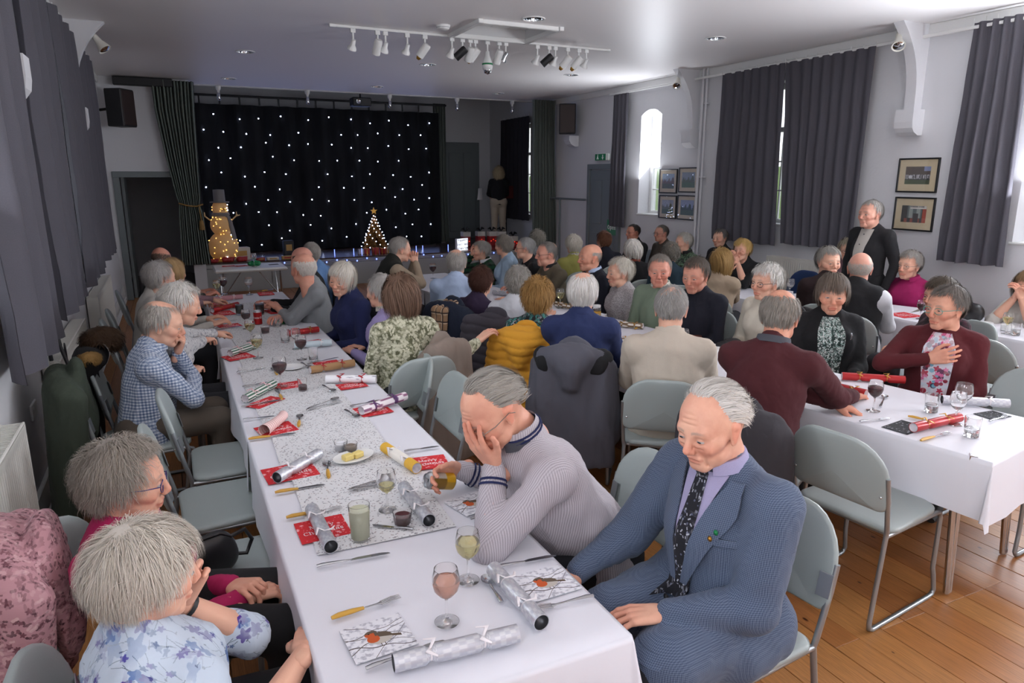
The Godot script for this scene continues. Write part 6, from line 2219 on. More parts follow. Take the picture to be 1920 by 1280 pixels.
	for k in body.c.size():
		var q := body.c[k]
		var cc := skin
		if q.r > 2.5: cc = Color(.03, .03, .035)
		elif q.r > 1.5: cc = Color(.42, .38, .36)
		else:
			cc = skin.lerp(pink, q.b * sp.get("flush", .7)).lerp(lipc, clampf(q.r, 0, 1) * (.9 if fem else .55)).lerp(browc, clampf(q.g, 0, 1) * .6)
			var bl := folds.get_noise_3d(body.v[k].x * 900.0, body.v[k].y * 900.0, body.v[k].z * 900.0)
			var b2 := folds.get_noise_3d(body.v[k].x * 3600.0, body.v[k].y * 3600.0, body.v[k].z * 3600.0)
			cc = Color(cc.r * (1.0 + .10 * bl + .05 * b2), cc.g * (1.0 + .22 * bl + .08 * b2), cc.b * (1.0 + .22 * bl + .08 * b2))
		cc.a = 1.0
		body.c[k] = cc
	put(body, skin_mat, "body", o)
	# hair
	if sp.get("hair", "") != "":
		var hst: Dictionary = HAIR[sp.hair].duplicate()
		hst.merge(sp.get("ho", {}), true)
		if not hst.has("n"): hst["n"] = 1900 if res < 1.5 else 700
		if not hst.has("w"): hst["w"] = .0034 if res < 1.5 else .0065
		put(hair_shape(hst, sp.label.hash() % 1000), hair_mat(sp.get("hc", "b8b4ae")), "hair", o, hx)
	if sp.has("glasses"):
		var gl := MB.new()
		for k: float in [-1.0, 1.0]:
			var ring := []
			for a in 17:
				var t := TAU * a / 16
				ring.append(Vector3(k * .032 + cos(t) * .0235, -.002 + sin(t) * .017, .1 - absf(cos(t) * .0235 + .004) * .12))
			gl.tube(ring, .0016, 5, false)
			gl.tube([Vector3(k * .056, .004, .097), Vector3(k * .078, .006, .06), Vector3(k * .084, .006, .0), Vector3(k * .08, -.012, -.02)], .0015, 5)
		gl.tube([Vector3(-.009, .002, .099), Vector3(0, .006, .104), Vector3(.009, .002, .099)], .0015, 5)
		put(gl, sp.glasses, "glasses", o, hx)
	if sp.has("collar"):
		var cb := MB.new()
		var cup := (up * .5 + Vector3(0, .5, .12)).normalized()
		var cbs := Basis(Vector3.RIGHT, cup, Vector3.RIGHT.cross(cup))
		var rows := []
		for j in 4:
			var row := []
			for k in 25:
				var a := deg_to_rad(-152.0 + 304.0 * k / 24.0) + PI
				var rr: float = [.056, .06, .071, .078][j] * s
				row.append(NB + cbs * Vector3(sin(a) * rr, [.0, .04, .038, .006][j] * s, cos(a) * rr * 1.05 + .008))
			rows.append(row)
		cb.sheet(rows, .003)
		put(cb, sp.collar, "collar", o)
	people[sp.get("id", sp.label)] = {"node": o, "H": H, "HC": HC, "NB": NB, "SC": SC, "CH": CH, "S": S, "E": E, "W": Wp, "up": up, "hx": hx, "P": PT}
	return o

var hair_mats := {}
func hair_mat(h: String) -> StandardMaterial3D:
	if not hair_mats.has(h):
		var m := mat("hair_" + h, h, .62, 0.0, {"vertex_color_use_as_albedo": true, "metallic_specular": .35})
		hair_mats[h] = m
	return hair_mats[h]

# ---------------------------------------------------------------- clothes
func field_at(P: Array, p: Vector3) -> float:
	var f := 1.0
	for q: Array in P:
		var a: Vector3 = q[0]
		var ba: Vector3 = q[1] - a
		var h := clampf((p - a).dot(ba) / maxf(ba.length_squared(), 1e-9), 0.0, 1.0)
		var sq: Vector3 = q[4] if q.size() > 4 and q[4] != null else Vector3.ONE
		var d: float = (((p - a) - ba * h) * sq).length() - lerpf(q[2], q[3], h)
		d *= lerpf(1.0 / maxf(sq.x, maxf(sq.y, sq.z)), 1.0, .4)
		var kk: float = q[6] if q.size() > 6 else .04
		var e := maxf(kk - absf(f - d), 0.0)
		f = minf(f, d) - e * e / (4.0 * kk)
	return f

func front_z(P: Array, x: float, y: float) -> float:
	var z := .62
	var last := 1.0
	while z > -.3:
		var d := field_at(P, Vector3(x, y, z))
		if d < 0.0:
			return z + .01 * (-d) / maxf(last - d, 1e-5)
		last = d
		z -= .01
	return .02

# strip lying on the front of a garment: rows of [x centre, y, half width]
func front_strip(id: String, rows: Array, off: float, m: String, called: String, cols := 7, th := .003) -> MeshInstance3D:
	var w: Dictionary = people[id]
	var g := []
	for r in rows:
		var row := []
		for k in cols:
			var x: float = r[0] + r[2] * (2.0 * k / (cols - 1) - 1.0)
			row.append(Vector3(x, r[1], front_z(w.P, x, r[1]) + off))
		g.append(row)
	return put(MB.new().sheet(g, th, Vector2(1, 3)), m, called, w.node)

func seat(sp: Dictionary, who: String) -> void:
	var o := person(sp)
	chair(Vector3(o.position.x, 0, o.position.z), o.rotation.y, "grey vinyl stacking chair under " + who)
	if sp.has("inset"):
		var w: Dictionary = people[sp.id]
		var y0: float = w.HC.y + .02
		var y1: float = w.NB.y - .015
		var rows := []
		for k in 12:
			var t := k / 11.0
			rows.append([.0, lerpf(y0, y1, t), lerpf(.06, .085, minf(t * 1.4, 1.0)) * (1.0 if t < .8 else 1.0 - (t - .8) * 2.2)])
		front_strip(sp.id, rows, .011, sp.inset, "blouse", 9)

# coat hung over a chair back: chair place and turn
func coat(label: String, p: Vector3, turn: float, m: String, hood := 0, quilt := 0.0, low := .25, sd := 1.0) -> Node3D:
	var o := thing("draped_coat", label, "coat", p, turn)
	var P := [
		[Vector3(-.17, .84, -.33), Vector3(.17, .84, -.33), .05, .05, null],
		[Vector3(-.13, .80, -.37), Vector3(-.15, low, -.40), .10, .12, Vector3(1, 1, 1.9)],
		[Vector3(.13, .80, -.37), Vector3(.15, low, -.40), .10, .12, Vector3(1, 1, 1.9)],
		[Vector3(0, .80, -.37), Vector3(0, low, -.41), .13, .15, Vector3(1, 1, 2.2)],
		[Vector3(0, .84, -.27), Vector3(0, .62, -.24), .12, .12, Vector3(1, 1, 3.0)],
		[Vector3(-.2, .78, -.3), Vector3(-.25, low + .12, -.33), .06, .05, null],
		[Vector3(.2, .78, -.3), Vector3(.25, low + .12, -.33), .06, .05, null],
	]
	if hood == 1:
		P.append([Vector3(-.07, .86, -.40), Vector3(.07, .86, -.40), .075, .075, null])
		P.append([Vector3(0, .80, -.44), Vector3(0, .72, -.45), .08, .05, null])
	var mb := nets(P, .009 if quilt > 0.0 else .012, .05, maxf(low - .06, .02))
	if quilt > 0.0:
		for k in mb.v.size():
			var q := absf(sin(mb.v[k].y * PI / quilt + 1.5 * folds.get_noise_3d(mb.v[k].x * 200.0, mb.v[k].y * 40.0, 0)))
			mb.v[k] += mb.n[k] * (.013 * sqrt(q) - .008)
	ruffle(mb, .010 if quilt == 0.0 else .004, Vector3(330, 120, 330), sd * 31.0)
	put(mb, m, "cloth", o)
	if m == "ski_grey":
		var yoke := nets([[Vector3(-.18, .85, -.335), Vector3(.18, .85, -.335), .058, .058, null], [Vector3(-.15, .82, -.39), Vector3(.15, .82, -.39), .06, .06, Vector3(1, 1, 1.3)]], .012, .04, .775)
		ruffle(yoke, .006, Vector3(400, 300, 400), 2.0)
		put(yoke, "black_cloth", "yoke", o)
	return o

func knit(called: String, c: String, t = null, scale := 6.0, rough := .95) -> void:
	var m := mat(called, c, rough, 0.0, {"rim_enabled": true, "rim": .15, "rim_tint": .8})
	if t != null:
		m.albedo_texture = t
	tri_map(m, scale)

func clothes() -> void:
	var weave := noise_tex(.22, [[0.0, "c8c8c8"], [.5, "f0f0f0"], [1.0, "ffffff"]], 256)
	var marl := noise_tex(.35, [[0.2, "a0a0a0"], [.5, "e0e0e0"], [.8, "ffffff"]], 256)
	var plain := {"magenta": "b01a58", "pale_grey": "b9b4ac", "mauve": "8a6a72", "dark_olive": "3a3a34", "navy": "1c2450", "black_cloth": "1b1b1e", "shirt_blue": "6f95c8", "beige_knit": "a8957f", "gilet_dark": "23241f", "shirt_pale": "b3c4e0", "white_cotton": "dcdde2", "navy_shirt": "24305a", "cream_knit": "c9bdad", "burgundy_knit": "4a1a20", "blouse_pale": "a9c0d6", "black_knit": "151518", "olive_knit": "5f5646", "navy_dark": "191b28", "sage_knit": "7c8c78", "cream_rib": "ddd5c4", "burgundy_rib": "54141c", "lime_knit": "9a9650", "brown_knit": "4a4038", "teal_dark": "1f3440", "brown_dark": "271618", "magenta_shirt": "9a1458", "lilac": "9d90bd", "shirt_lilac": "a8a2c4", "grey_shirt": "4c4e56", "rust_scarf": "7a3a28", "plum_lace": "33243e", "olive_coat": "3b4438", "beige_coat": "8d7f74", "navy_coat": "1e2638", "quilt_grey": "4a464e", "mustard": "d89a2e", "ski_grey": "5a5a64", "charcoal_coat": "3d3b40", "dark_coat": "1c1a1c", "red_coat": "a8182a", "fur_brown": "5a4230", "fur_tan": "b08a58"}
	for k in plain:
		knit(k, plain[k], weave, 9.0)
	knit("grey_marl", "9a9c9f", marl, 9.0)
	knit("trouser_dark", "2a2b30", weave); knit("trouser_black", "161618", weave); knit("trouser_brown", "5c5248", weave); knit("trouser_cream", "b9ab97", weave)
	mat("shoe", "1a1716", .5)
	mat("wallet_leather", "5a2e22", .5)
	mat("glass_black", "1c1c20", .3); mat("glass_purple", "3a2c6a", .3); mat("glass_wire", "8a8078", .25, .8); mat("glass_teal", "4a9a8c", .3); mat("glass_red", "8a1f2a", .3)
	knit("gingham", "ffffff", tex(64, 64, func(x, y):
		var k := (1 if x % 16 < 8 else 0) + (1 if y % 16 < 8 else 0)
		return [hexc("d3d8de"), hexc("8795ac"), hexc("4a5b7c")][k]), 15.0)
	knit("check_collar", "ffffff", tex(32, 32, func(x, y): return hexc("dedad2") if x % 8 > 1 and y % 8 > 1 else hexc("8a8a74")), 20.0)
	knit("tweed", "ffffff", tex(32, 32, func(x, y):
		var a: bool = x % 8 < 4
		var b: bool = y % 8 < 4
		return hexc("2f3b52") if a and b else (hexc("4c5a72") if a != b else hexc("6b7788"))), 48.0)
	knit("rib_knit", "ffffff", tex(64, 64, func(x, y):
		var k: float = .5 + .5 * sin(TAU * x / 16.0)
		return hexc("a39ca2").lerp(hexc("c9c2c8"), clampf(k * 1.3, 0, 1)).darkened(.05 * (y % 4))), 32.0)
	M.rib_knit.uv1_triplanar_sharpness = 6.0
	knit("flower_blouse", "ffffff", print_flowers("b9c5d2", [["3a3a4a", 20, 3.0, -1], ["2a5596", 9, 17.0, 5], ["40217c", 9, 16.0, 5], ["2f4a7a", 12, 8.0, 5], ["452a86", 10, 8.0, 5]], 256, 14, true), 3.4)
	knit("grey_floral", "ffffff", print_flowers("b9b8b8", [["6a6c78", 40, 12.0, 5], ["e0dedc", 40, 9.0, -1], ["54465a", 14, 8.0, 5]], 256, 15), 5.0)
	knit("leaf_print", "ffffff", print_flowers("55573f", [["8a8a6c", 90, 12.0, -1], ["c2c0a6", 120, 15.0, -1], ["d4d0b8", 30, 7.0, 5]], 256, 16), 4.0)
	knit("scarf_flower", "ffffff", print_flowers("c9c4b0", [["6a5a8a", 60, 8.0, 5], ["8a8a5a", 60, 7.0, -1]], 128, 17), 8.0)
	knit("teal_print", "ffffff", print_flowers("15181c", [["4a9a90", 46, 15.0, -1], ["c4b4bc", 30, 10.0, -1], ["2f6a66", 30, 14.0, -1]], 256, 18), 4.0)
	knit("speckle", "ffffff", print_flowers("a9a4a4", [["4c484c", 700, 4.0, -1], ["c9c4c4", 300, 4.0, -1], ["6a6468", 400, 3.5, -1]], 256, 19), 5.5)
	knit("paisley", "ffffff", print_flowers("20302c", [["c9d0cc", 150, 9.0, -1], ["8fa8a0", 130, 8.0, 4], ["d8dcd8", 120, 4.0, 0], ["2c5048", 70, 5.0, 5]], 256, 20), 5.0)
	knit("poppy_print", "ffffff", print_flowers("d4d6de", [["b0263c", 12, 26.0, 5], ["28243c", 10, 20.0, 0], ["d86a9a", 16, 18.0, 5], ["6aa8c0", 14, 13.0, 0], ["8a1c30", 10, 15.0, 0]], 256, 21), 4.4)
	knit("green_stripe", "ffffff", tex(16, 32, func(_x, y): return hexc("1a4a2e") if y % 16 < 9 else hexc("0f1c16")), 8.0)
	knit("green_pattern", "ffffff", print_flowers("2c3a2c", [["6a8a68", 160, 8.0, -1], ["1a221c", 90, 8.0, 5]], 128, 22), 5.0)
	knit("dark_floral", "ffffff", print_flowers("1c1418", [["4a1a2c", 30, 14.0, 5], ["2c2024", 40, 12.0, -1]], 128, 23), 4.0)
	knit("pink_floral", "ffffff", print_flowers("b98a90", [["4a2630", 130, 7.0, -1], ["6a3a44", 60, 9.0, 5], ["d0a8aa", 60, 9.0, -1]], 256, 24), 4.0)
	knit("tie_print", "ffffff", print_flowers("12131c", [["b4b8c4", 70, 8.0, -1], ["5a6078", 40, 5.0, 0]], 256, 25), 6.0)

func people_details() -> void:
	# tweed jacket: shirt front, tie, lapels, pins, buttons
	var w: Dictionary = people["R1"]
	var nb: Vector3 = w.NB
	var y0: float = w.HC.y + .08
	var rows := []
	for k in 12:
		var t := k / 11.0
		rows.append([0.0, lerpf(y0 + .04, nb.y - .005, t), lerpf(.006, .075, pow(t, 1.3))])
	front_strip("R1", rows, .011, "shirt_lilac", "shirt", 9)
	rows = []
	for k in 12:
		var t := k / 11.0
		rows.append([.006 * sin(t * 3.0), lerpf(y0 + .0, nb.y - .01, t), lerpf(.044, .02, t)])
	front_strip("R1", rows, .017, "tie_print", "tie", 7, .004)
	put(sphere(Vector3(.0, nb.y - .008, front_z(w.P, 0, nb.y - .008) + .02), Vector3(.022, .02, .012), 10), "tie_print", "tie_knot", w.node)
	for s: float in [-1.0, 1.0]:
		rows = []
		for k in 12:
			var t := k / 11.0
			var hw := lerpf(.012, .042, minf(t * 1.5, 1.0)) * (1.0 if t < .78 else lerpf(1.0, .45, (t - .78) / .22))
			rows.append([s * (lerpf(.015, .098, pow(t, 1.1)) + hw * .5), lerpf(y0 + .05, nb.y - .015, t), hw])
		front_strip("R1", rows, .019, "tweed", "lapel", 7, .005)
	var py: float = w.CH.y + .0
	front_strip("R1", [[.125, py, .045], [.122, py + .02, .045]], .013, "tweed", "breast_pocket", 6, .004)
	for s: float in [-1.0, 1.0]:
		front_strip("R1", [[s * .13, w.HC.y + .03, .055], [s * .128, w.HC.y + .065, .055]], .014, "tweed", "pocket_flap", 6, .005)
	for q in [[.075, .62, "exit_green"], [.066, .57, "gold_foil"]]:
		var y: float = lerpf(y0, nb.y, q[1])
		put(sphere(Vector3(q[0] + .03, y, front_z(w.P, q[0] + .03, y) + .03), Vector3(.008, .009, .004), 8), q[2], "lapel_pin", w.node)
	for k in 2:
		var y := y0 - .01 - .09 * k
		put(sphere(Vector3(-.02, y, front_z(w.P, -.02, y) + .014), Vector3(.011, .011, .004), 8), "black_box", "button", w.node)
	# striped collar and cuffs of the ribbed cardigan
	w = people["R2"]
	var cup: Vector3 = (w.up * .55 + Vector3(0, .45, .1)).normalized()
	var cbs := Basis(Vector3.RIGHT, cup, Vector3.RIGHT.cross(cup))
	for k in 2:
		var ring := []
		for a in 21:
			var t := TAU * a / 20
			ring.append(w.NB + cbs * Vector3(sin(t) * .083, .026 + .014 * k, cos(t) * .083))
		put(MB.new().tube(ring, .004, 6, false), "navy", "collar_stripe", w.node)
	var cr := []
	for j in 4:
		var row := []
		for k in 25:
			var t := TAU * k / 24
			row.append(w.NB + cbs * Vector3(sin(t) * [.09, .083, .08, .074][j], [-.02, .02, .045, .062][j], cos(t) * [.09, .083, .08, .074][j]))
		cr.append(row)
	put(MB.new().grid(cr, true, Vector2.ONE, true), "rib_knit", "stand_collar", w.node)
	for k: float in [-1.0, 1.0]:
		var e: Vector3 = w.E[k]
		var h: Vector3 = w.W[k]
		var d := (h - e).normalized()
		for j in 2:
			var c := e.lerp(h, .74 + .06 * j)
			put(MB.new().tube([c - d * .004, c + d * .004], .049 - .003 * j, 16, false), "navy", "cuff_stripe", w.node)
	# can in his other hand
	var hx: Transform3D = w.node.transform
	var hp: Vector3 = hx * (w.W[-1.0] as Vector3)
	var cd := Vector3(-.80, .22, .10).normalized()
	var cb := Basis(cd.cross(Vector3.UP).normalized(), cd, cd.cross(Vector3.UP).normalized().cross(cd))
	drink_can("yellow and silver drinks can held by the man with bowed head", hp + Vector3(-.075, -.018, .035) - cd * .045, "can_yellow", cb)
	# brooch
	w = people["C10"]
	var br := MB.new()
	var bz := front_z(w.P, .12, w.CH.y + .06) + .014
	br.tube([Vector3(.12, w.CH.y + .09, bz), Vector3(.125, w.CH.y + .07, bz + .004), Vector3(.118, w.CH.y + .045, bz)], [.009, .012, .003], 8, true, .4)
	put(br, "chrome", "brooch", w.node)
	# bracelets, watch
	for q in [["L1", 1.0, "black_box", .027], ["C1", -1.0, "chrome", .028]]:
		w = people[q[0]]
		var d: Vector3 = (w.W[q[1]] - w.E[q[1]]).normalized()
		var c: Vector3 = w.W[q[1]] - d * .03
		put(MB.new().tube([c - d * .006, c + d * .006], q[3] + .004, 14, false), q[2], "bracelet", w.node)
	# standing man and woman on the stage
	person({"id": "SM", "label": "standing man with white hair in a dark jacket and pale shirt by the wall", "at": Vector3(6.1, 1.548, -4.694), "yaw": -90, "hy": -2, "stand": true, "lean": .03, "top": "black_cloth", "garment": "jacket", "legs": "trouser_black", "hair": "short", "hc": "b0aba6", "skin": "cf9a86", "s": 1.0, "head": 1.12, "pose": "hang", "hem": -.1, "hcell": .004, "ho": {"n": 1800, "w": .003}})
	w = people["SM"]
	rows = []
	for k in 10:
		var t := k / 9.0
		rows.append([0.0, lerpf(w.HC.y + .02, w.NB.y - .01, t), lerpf(.035, .07, t)])
	front_strip("SM", rows, .011, "pale_grey", "shirt", 7)
	for k in 5:
		var y := lerpf(w.HC.y + .08, w.NB.y - .06, k / 4.0)
		put(sphere(Vector3(0, y, front_z(w.P, 0, y) + .016), Vector3(.006, .006, .003), 7), "grey_shirt", "button", w.node)
	person({"id": "SW", "label": "blonde woman in a black jumper and cream trousers standing on the stage", "f": true, "at": Vector3(6.36, 2.0, -13.95), "base": STAGE, "yaw": 165, "hy": -40, "stand": true, "lean": .02, "top": "black_knit", "legs": "trouser_cream", "hair": "long", "hc": "b8a888", "skin": "cf9a86", "res": 2.0, "s": .98, "arms": {"L": [Vector3(.12, 1.0, .3), ""], "R": [Vector3(-.1, 1.0, .3), ""]}})
	var pp := thing("paper_sheet", "white sheets of paper held by the woman on the stage", "paper", Vector3(5.98, 1.55, -14.05), .6)
	var g := []
	for j in 5:
		var row := []
		for k in 5:
			row.append(Vector3(-.12 + .06 * k, -.12 + .06 * j, .03 * sin(k * .9 + j * .4)))
		g.append(row)
	put(MB.new().sheet(g, .002), "paper_white", "sheet", pp)

func extras() -> void:
	chair(Vector3(.16, 0, -3.76), PI / 2, "farther of the two empty grey chairs beside the checked shirt")
	chair(Vector3(.10, 0, -3.22), PI / 2 + .05, "nearer of the two empty grey chairs on the left of the table")
	chair(Vector3(.08, 0, -2.60), PI / 2, "empty grey chair carrying the black handbag")
	chair(Vector3(1.0, 0, -3.95), -PI / 2 - .05, "farther of the two empty grey chairs on the right of the left table")
	chair(Vector3(1.02, 0, -3.42), -PI / 2, "nearer of the two empty grey chairs on the right of the left table")
	chair(Vector3(2.74, 0, -1.96), 1.69, "empty grey chair alone in the foreground at the middle table")
	chair(Vector3(3.95, 0, -2.05), -PI / 2 + .1, "grey chair at the right edge beside the ribbed tumblers")
	chair(Vector3(5.1, 0, -2.75), PI / 2, "grey chair behind, at the right edge of the far table")
	chair(Vector3(6.2, 0, -5.72), -PI / 2, "dark blue padded chair near the right-hand radiator", true)
	coat("pale brown coat over the empty chair beside the leaf print blouse", Vector3(1.38, 0, -4.28), -2.85, "beige_coat", 0, 0.0, .2, 2.0).scale = Vector3(.72, 1, .85)
	coat("navy coat with a tartan scarf on a chair of the middle row", people["B2"].node.position, people["B2"].node.rotation.y, "navy_coat", 0, 0.0, .2, 3.0)
	coat("quilted dark grey jacket hung on a chair of the middle row", people["B3"].node.position, people["B3"].node.rotation.y, "quilt_grey", 0, .07, .25, 4.0)
	coat("mustard yellow puffer jacket with a hood on a chair back", people["B4"].node.position, people["B4"].node.rotation.y, "mustard", 1, .055, .3, 5.0)
	coat("grey and black hooded jacket hung behind the man in navy", people["B5"].node.position, people["B5"].node.rotation.y, "ski_grey", 1, 0.0, .25, 6.0)
	coat("dark green coat on the chair of the man in the checked shirt", people["L4"].node.position, PI / 2 + .1, "olive_coat", 0, 0.0, .1, 7.0)
	coat("pink floral quilted jacket on the chair of the woman in magenta", people["L2"].node.position, PI / 2, "pink_floral", 1, 0.0, .2, 8.0)
	coat("charcoal coat on the chair behind the man in burgundy", people["B7"].node.position, people["B7"].node.rotation.y, "charcoal_coat", 0, 0.0, .1, 9.0)
	coat("black coat on the chair of the woman in the cream cardigan", people["C9"].node.position, people["C9"].node.rotation.y, "dark_coat", 0, 0.0, .2, 10.0)
	coat("red padded coat behind the woman with the brooch", Vector3(3.72, 0, -3.3), -.9, "red_coat", 0, 0.0, .3, 11.0)
	coat("black leather jacket on the chair of the woman at the right edge", people["D17"].node.position, people["D17"].node.rotation.y, "dark_coat", 0, 0.0, .3, 12.0)
	coat("dark coat on the chair of the man in the gilet", people["BG"].node.position, PI / 2, "dark_coat", 0, 0.0, .2, 13.0)
	# scarf on the navy coat
	var sf := thing("tartan_scarf", "brown tartan scarf hanging over the navy coat", "scarf", people["B2"].node.position, people["B2"].node.rotation.y)
	knit("tartan", "ffffff", tex(64, 64, func(x, y):
		var c := hexc("9a7a5c")
		if x % 32 < 5 or y % 32 < 5: c = hexc("3a2c28")
		elif x % 32 < 9 or y % 32 < 9: c = hexc("d0b898")
		return c), 7.0)
	for k in 3:
		var gm := nets([[Vector3(-.05 + .05 * k, .9, -.3), Vector3(-.06 + .05 * k, .86, -.45), .03, .03, null], [Vector3(-.06 + .05 * k, .86, -.45), Vector3(-.07 + .055 * k, .45 + .05 * k, -.49), .032, .036, Vector3(1, 1, 1.6)]], .01, .02)
		ruffle(gm, .005, Vector3(500, 80, 500), k * 9.0)
		put(gm, "tartan", "fold", sf)
	# fur hood of a coat on the far left chair
	var fh := thing("fur_hood_coat", "brown fur trimmed hood of a coat hung behind the checked shirt", "coat", people["L5"].node.position, PI / 2)
	var P := [[Vector3(-.12, .88, -.30), Vector3(.12, .88, -.30), .08, .08, null], [Vector3(-.1, .8, -.34), Vector3(-.12, .3, -.36), .1, .1, Vector3(1, 1, 1.7)], [Vector3(.1, .8, -.34), Vector3(.12, .3, -.36), .1, .1, Vector3(1, 1, 1.7)]]
	var body := nets(P, .015, .05)
	ruffle(body, .012, Vector3(300, 150, 300), 8.0)
	put(body, "dark_coat", "cloth", fh)
	for q in [[0.02, .98, -.22, "4a3626", 1.05], [-.17, .93, -.28, "a88450", .55]]:
		var hm := hair_shape({"line": -60.0, "nape": -60.0, "len": .05, "puff": .2, "curl": .5, "n": 1500, "w": .004}, 40)
		put(hm, hair_mat(q[3]), "fur_trim", fh, Transform3D(Basis.from_scale(Vector3(1.3, .75, 1.0) * q[4]), Vector3(q[0], q[1] - .03, q[2])))
	# handbag
	var hb := thing("handbag", "black quilted leather handbag on the empty chair", "handbag", Vector3(-.03, .472, -2.56), .35)
	mat("bag_leather", "1b1b1d", .32)
	var bag := nets([[Vector3(-.075, .055, 0), Vector3(.075, .055, 0), .062, .062, Vector3(1, 1, 1.3)], [Vector3(-.065, .105, 0), Vector3(.065, .105, 0), .055, .055, Vector3(1, 1, 1.4)]], .008, .03, .001)
	put(bag, "bag_leather", "body", hb)
	put(MB.new().tube([Vector3(-.11, .13, .02), Vector3(-.07, .158, .02), Vector3(.07, .158, .02), Vector3(.11, .13, .02)], .005, 6), "black_box", "zip", hb)
	put(MB.new().tube([Vector3(.11, .05, 0), Vector3(.17, .03, 0), Vector3(.195, .08, 0), Vector3(.17, .13, 0), Vector3(.11, .12, 0)], .008, 8), "bag_leather", "handle", hb)
	var wh := thing("black_handbag", "black handbag at the right edge of the far right table", "handbag", Vector3(6.05, TT, -3.65), 1.2)
	var b2 := nets([[Vector3(-.14, .07, 0), Vector3(.14, .07, 0), .08, .08, Vector3(1, 1, 1.3)]], .01, .03, .001)
	put(b2, "bag_leather", "body", wh)
	put(MB.new().tube([Vector3(-.1, .13, 0), Vector3(-.06, .2, 0), Vector3(.06, .2, 0), Vector3(.1, .13, 0)], .007, 6), "bag_leather", "handle", wh)
func crowd() -> void:
	seat({"id": "L1", "label": "woman with pale grey hair in a blue and purple flowered blouse, chin on hand", "at": Vector3(-0.132,1.030,-1.624), "f": true, "yaw": 88, "hy": 12, "hp": 6, "lean": -.03, "top": "flower_blouse", "legs": "trouser_black", "sleeve": .25, "head": .98, "hair": "fluffy", "hc": "d8d0c4", "ho": {"n":9000,"w":.0014,"len":.10,"puff":.3,"fringe":.08,"curl":.16,"drop":.28,"clump":1.5}, "hcell": .004, "arms": {"L":[Vector3(.10,-.14,.085),"head",Vector3(.4,-1,.5),{"hb":1,"dir":Vector3(-.12,.8,.25),"palm":Vector3(-.8,.3,-.3),"curl":[.5,.55,.6,.65]}],"R":[Vector3(.05,.70,.30),"",Vector3(-.8,-.6,.2),{"dir":Vector3(1,-.1,.35)}]}}, "the woman in the blue flowered blouse")
	seat({"id": "L2", "label": "woman in a magenta cardigan and purple glasses with hands in her lap", "at": Vector3(-0.206,1.000,-2.272), "f": true, "yaw": 72, "hy": 10, "hp": 4, "lean": -.05, "top": "magenta", "legs": "trouser_black", "head": 1.06, "hair": "curly", "hc": "a39a90", "ho": {"n":7500,"w":.0015,"len":.09,"curl":.5,"clump":1.6,"puff":.3,"fringe":.03,"line":44.0,"nape":-48.0}, "glasses": "glass_purple", "hcell": .004, "skin": "d4a088", "arms": {"L":[Vector3(.03,.61,.22),"",null,{"curl":[.8,.85,.9,.9]}],"R":[Vector3(-.03,.605,.27),"",null,{"curl":[.6,.7,.8,.8],"dir":Vector3(.5,-.1,.8)}]}}, "the woman in the magenta cardigan")
	seat({"id": "L4", "label": "man with thin grey hair in a blue checked shirt, chin on his fist", "at": Vector3(-0.114,1.100,-4.289), "yaw": 95, "hy": -15, "hp": 14, "lean": .16, "top": "gingham", "garment": "shirt", "legs": "trouser_brown", "collar": "gingham", "hair": "thin", "hc": "b3aca4", "head": 1.06, "ho": {"len":.06,"n":2200,"w":.003}, "arms": {"L":[Vector3(.03,-.15,.10),"head",Vector3(.5,-1,.4),{"hb":1,"dir":Vector3(-.2,.9,.2),"palm":Vector3(-.3,.2,-.8),"curl":[1.1,1.15,1.2,1.2]}],"R":[Vector3(.08,.78,.30),"",Vector3(-.9,-.7,.2),{"dir":Vector3(1,.1,.3)}]}}, "the man in the checked shirt")
	seat({"id": "L5", "label": "white haired woman in a grey floral top reaching both hands across the table", "at": Vector3(-0.010,1.150,-4.600), "f": true, "yaw": 92, "hy": 5, "hp": 12, "lean": .20, "top": "grey_floral", "hair": "crop", "hc": "e2ded8", "head": 1.08, "ho": {"len":.06,"puff":.25}, "arms": {"L":[Vector3(0.390,0.755,-5.505),"world"],"R":[Vector3(0.288,0.755,-5.376),"world"]}}, "the white haired woman in grey florals")
	seat({"id": "L6", "label": "woman with short grey hair in a pale top beyond the white haired woman", "at": Vector3(-0.133,1.140,-5.998), "f": true, "yaw": 95, "hy": 30, "lean": .12, "top": "pale_grey", "hair": "crop", "hc": "b9b4b0", "head": 1.08, "pose": "table"}, "the woman with short grey hair")
	seat({"id": "L7", "label": "woman with a blonde bob leaning on the far left side of the table", "at": Vector3(-0.043,1.120,-6.460), "f": true, "yaw": 95, "hy": 35, "lean": .2, "top": "mauve", "hair": "bob", "hc": "c0a074", "ho": {"len":.12}, "arms": {"L":[Vector3(0.384,0.755,-7.051),"world"],"R":[Vector3(0.285,0.755,-6.940),"world"]}}, "the woman with the blonde bob")
	seat({"id": "L8", "label": "man with a bare pink scalp at the far left end of the table", "at": Vector3(-0.135,1.120,-7.526), "yaw": 95, "hy": 60, "hp": 15, "lean": .1, "top": "dark_olive", "hair": "bald", "hc": "6a5a50", "skin": "cf8f7a", "pose": "table"}, "the man with the bare pink scalp")
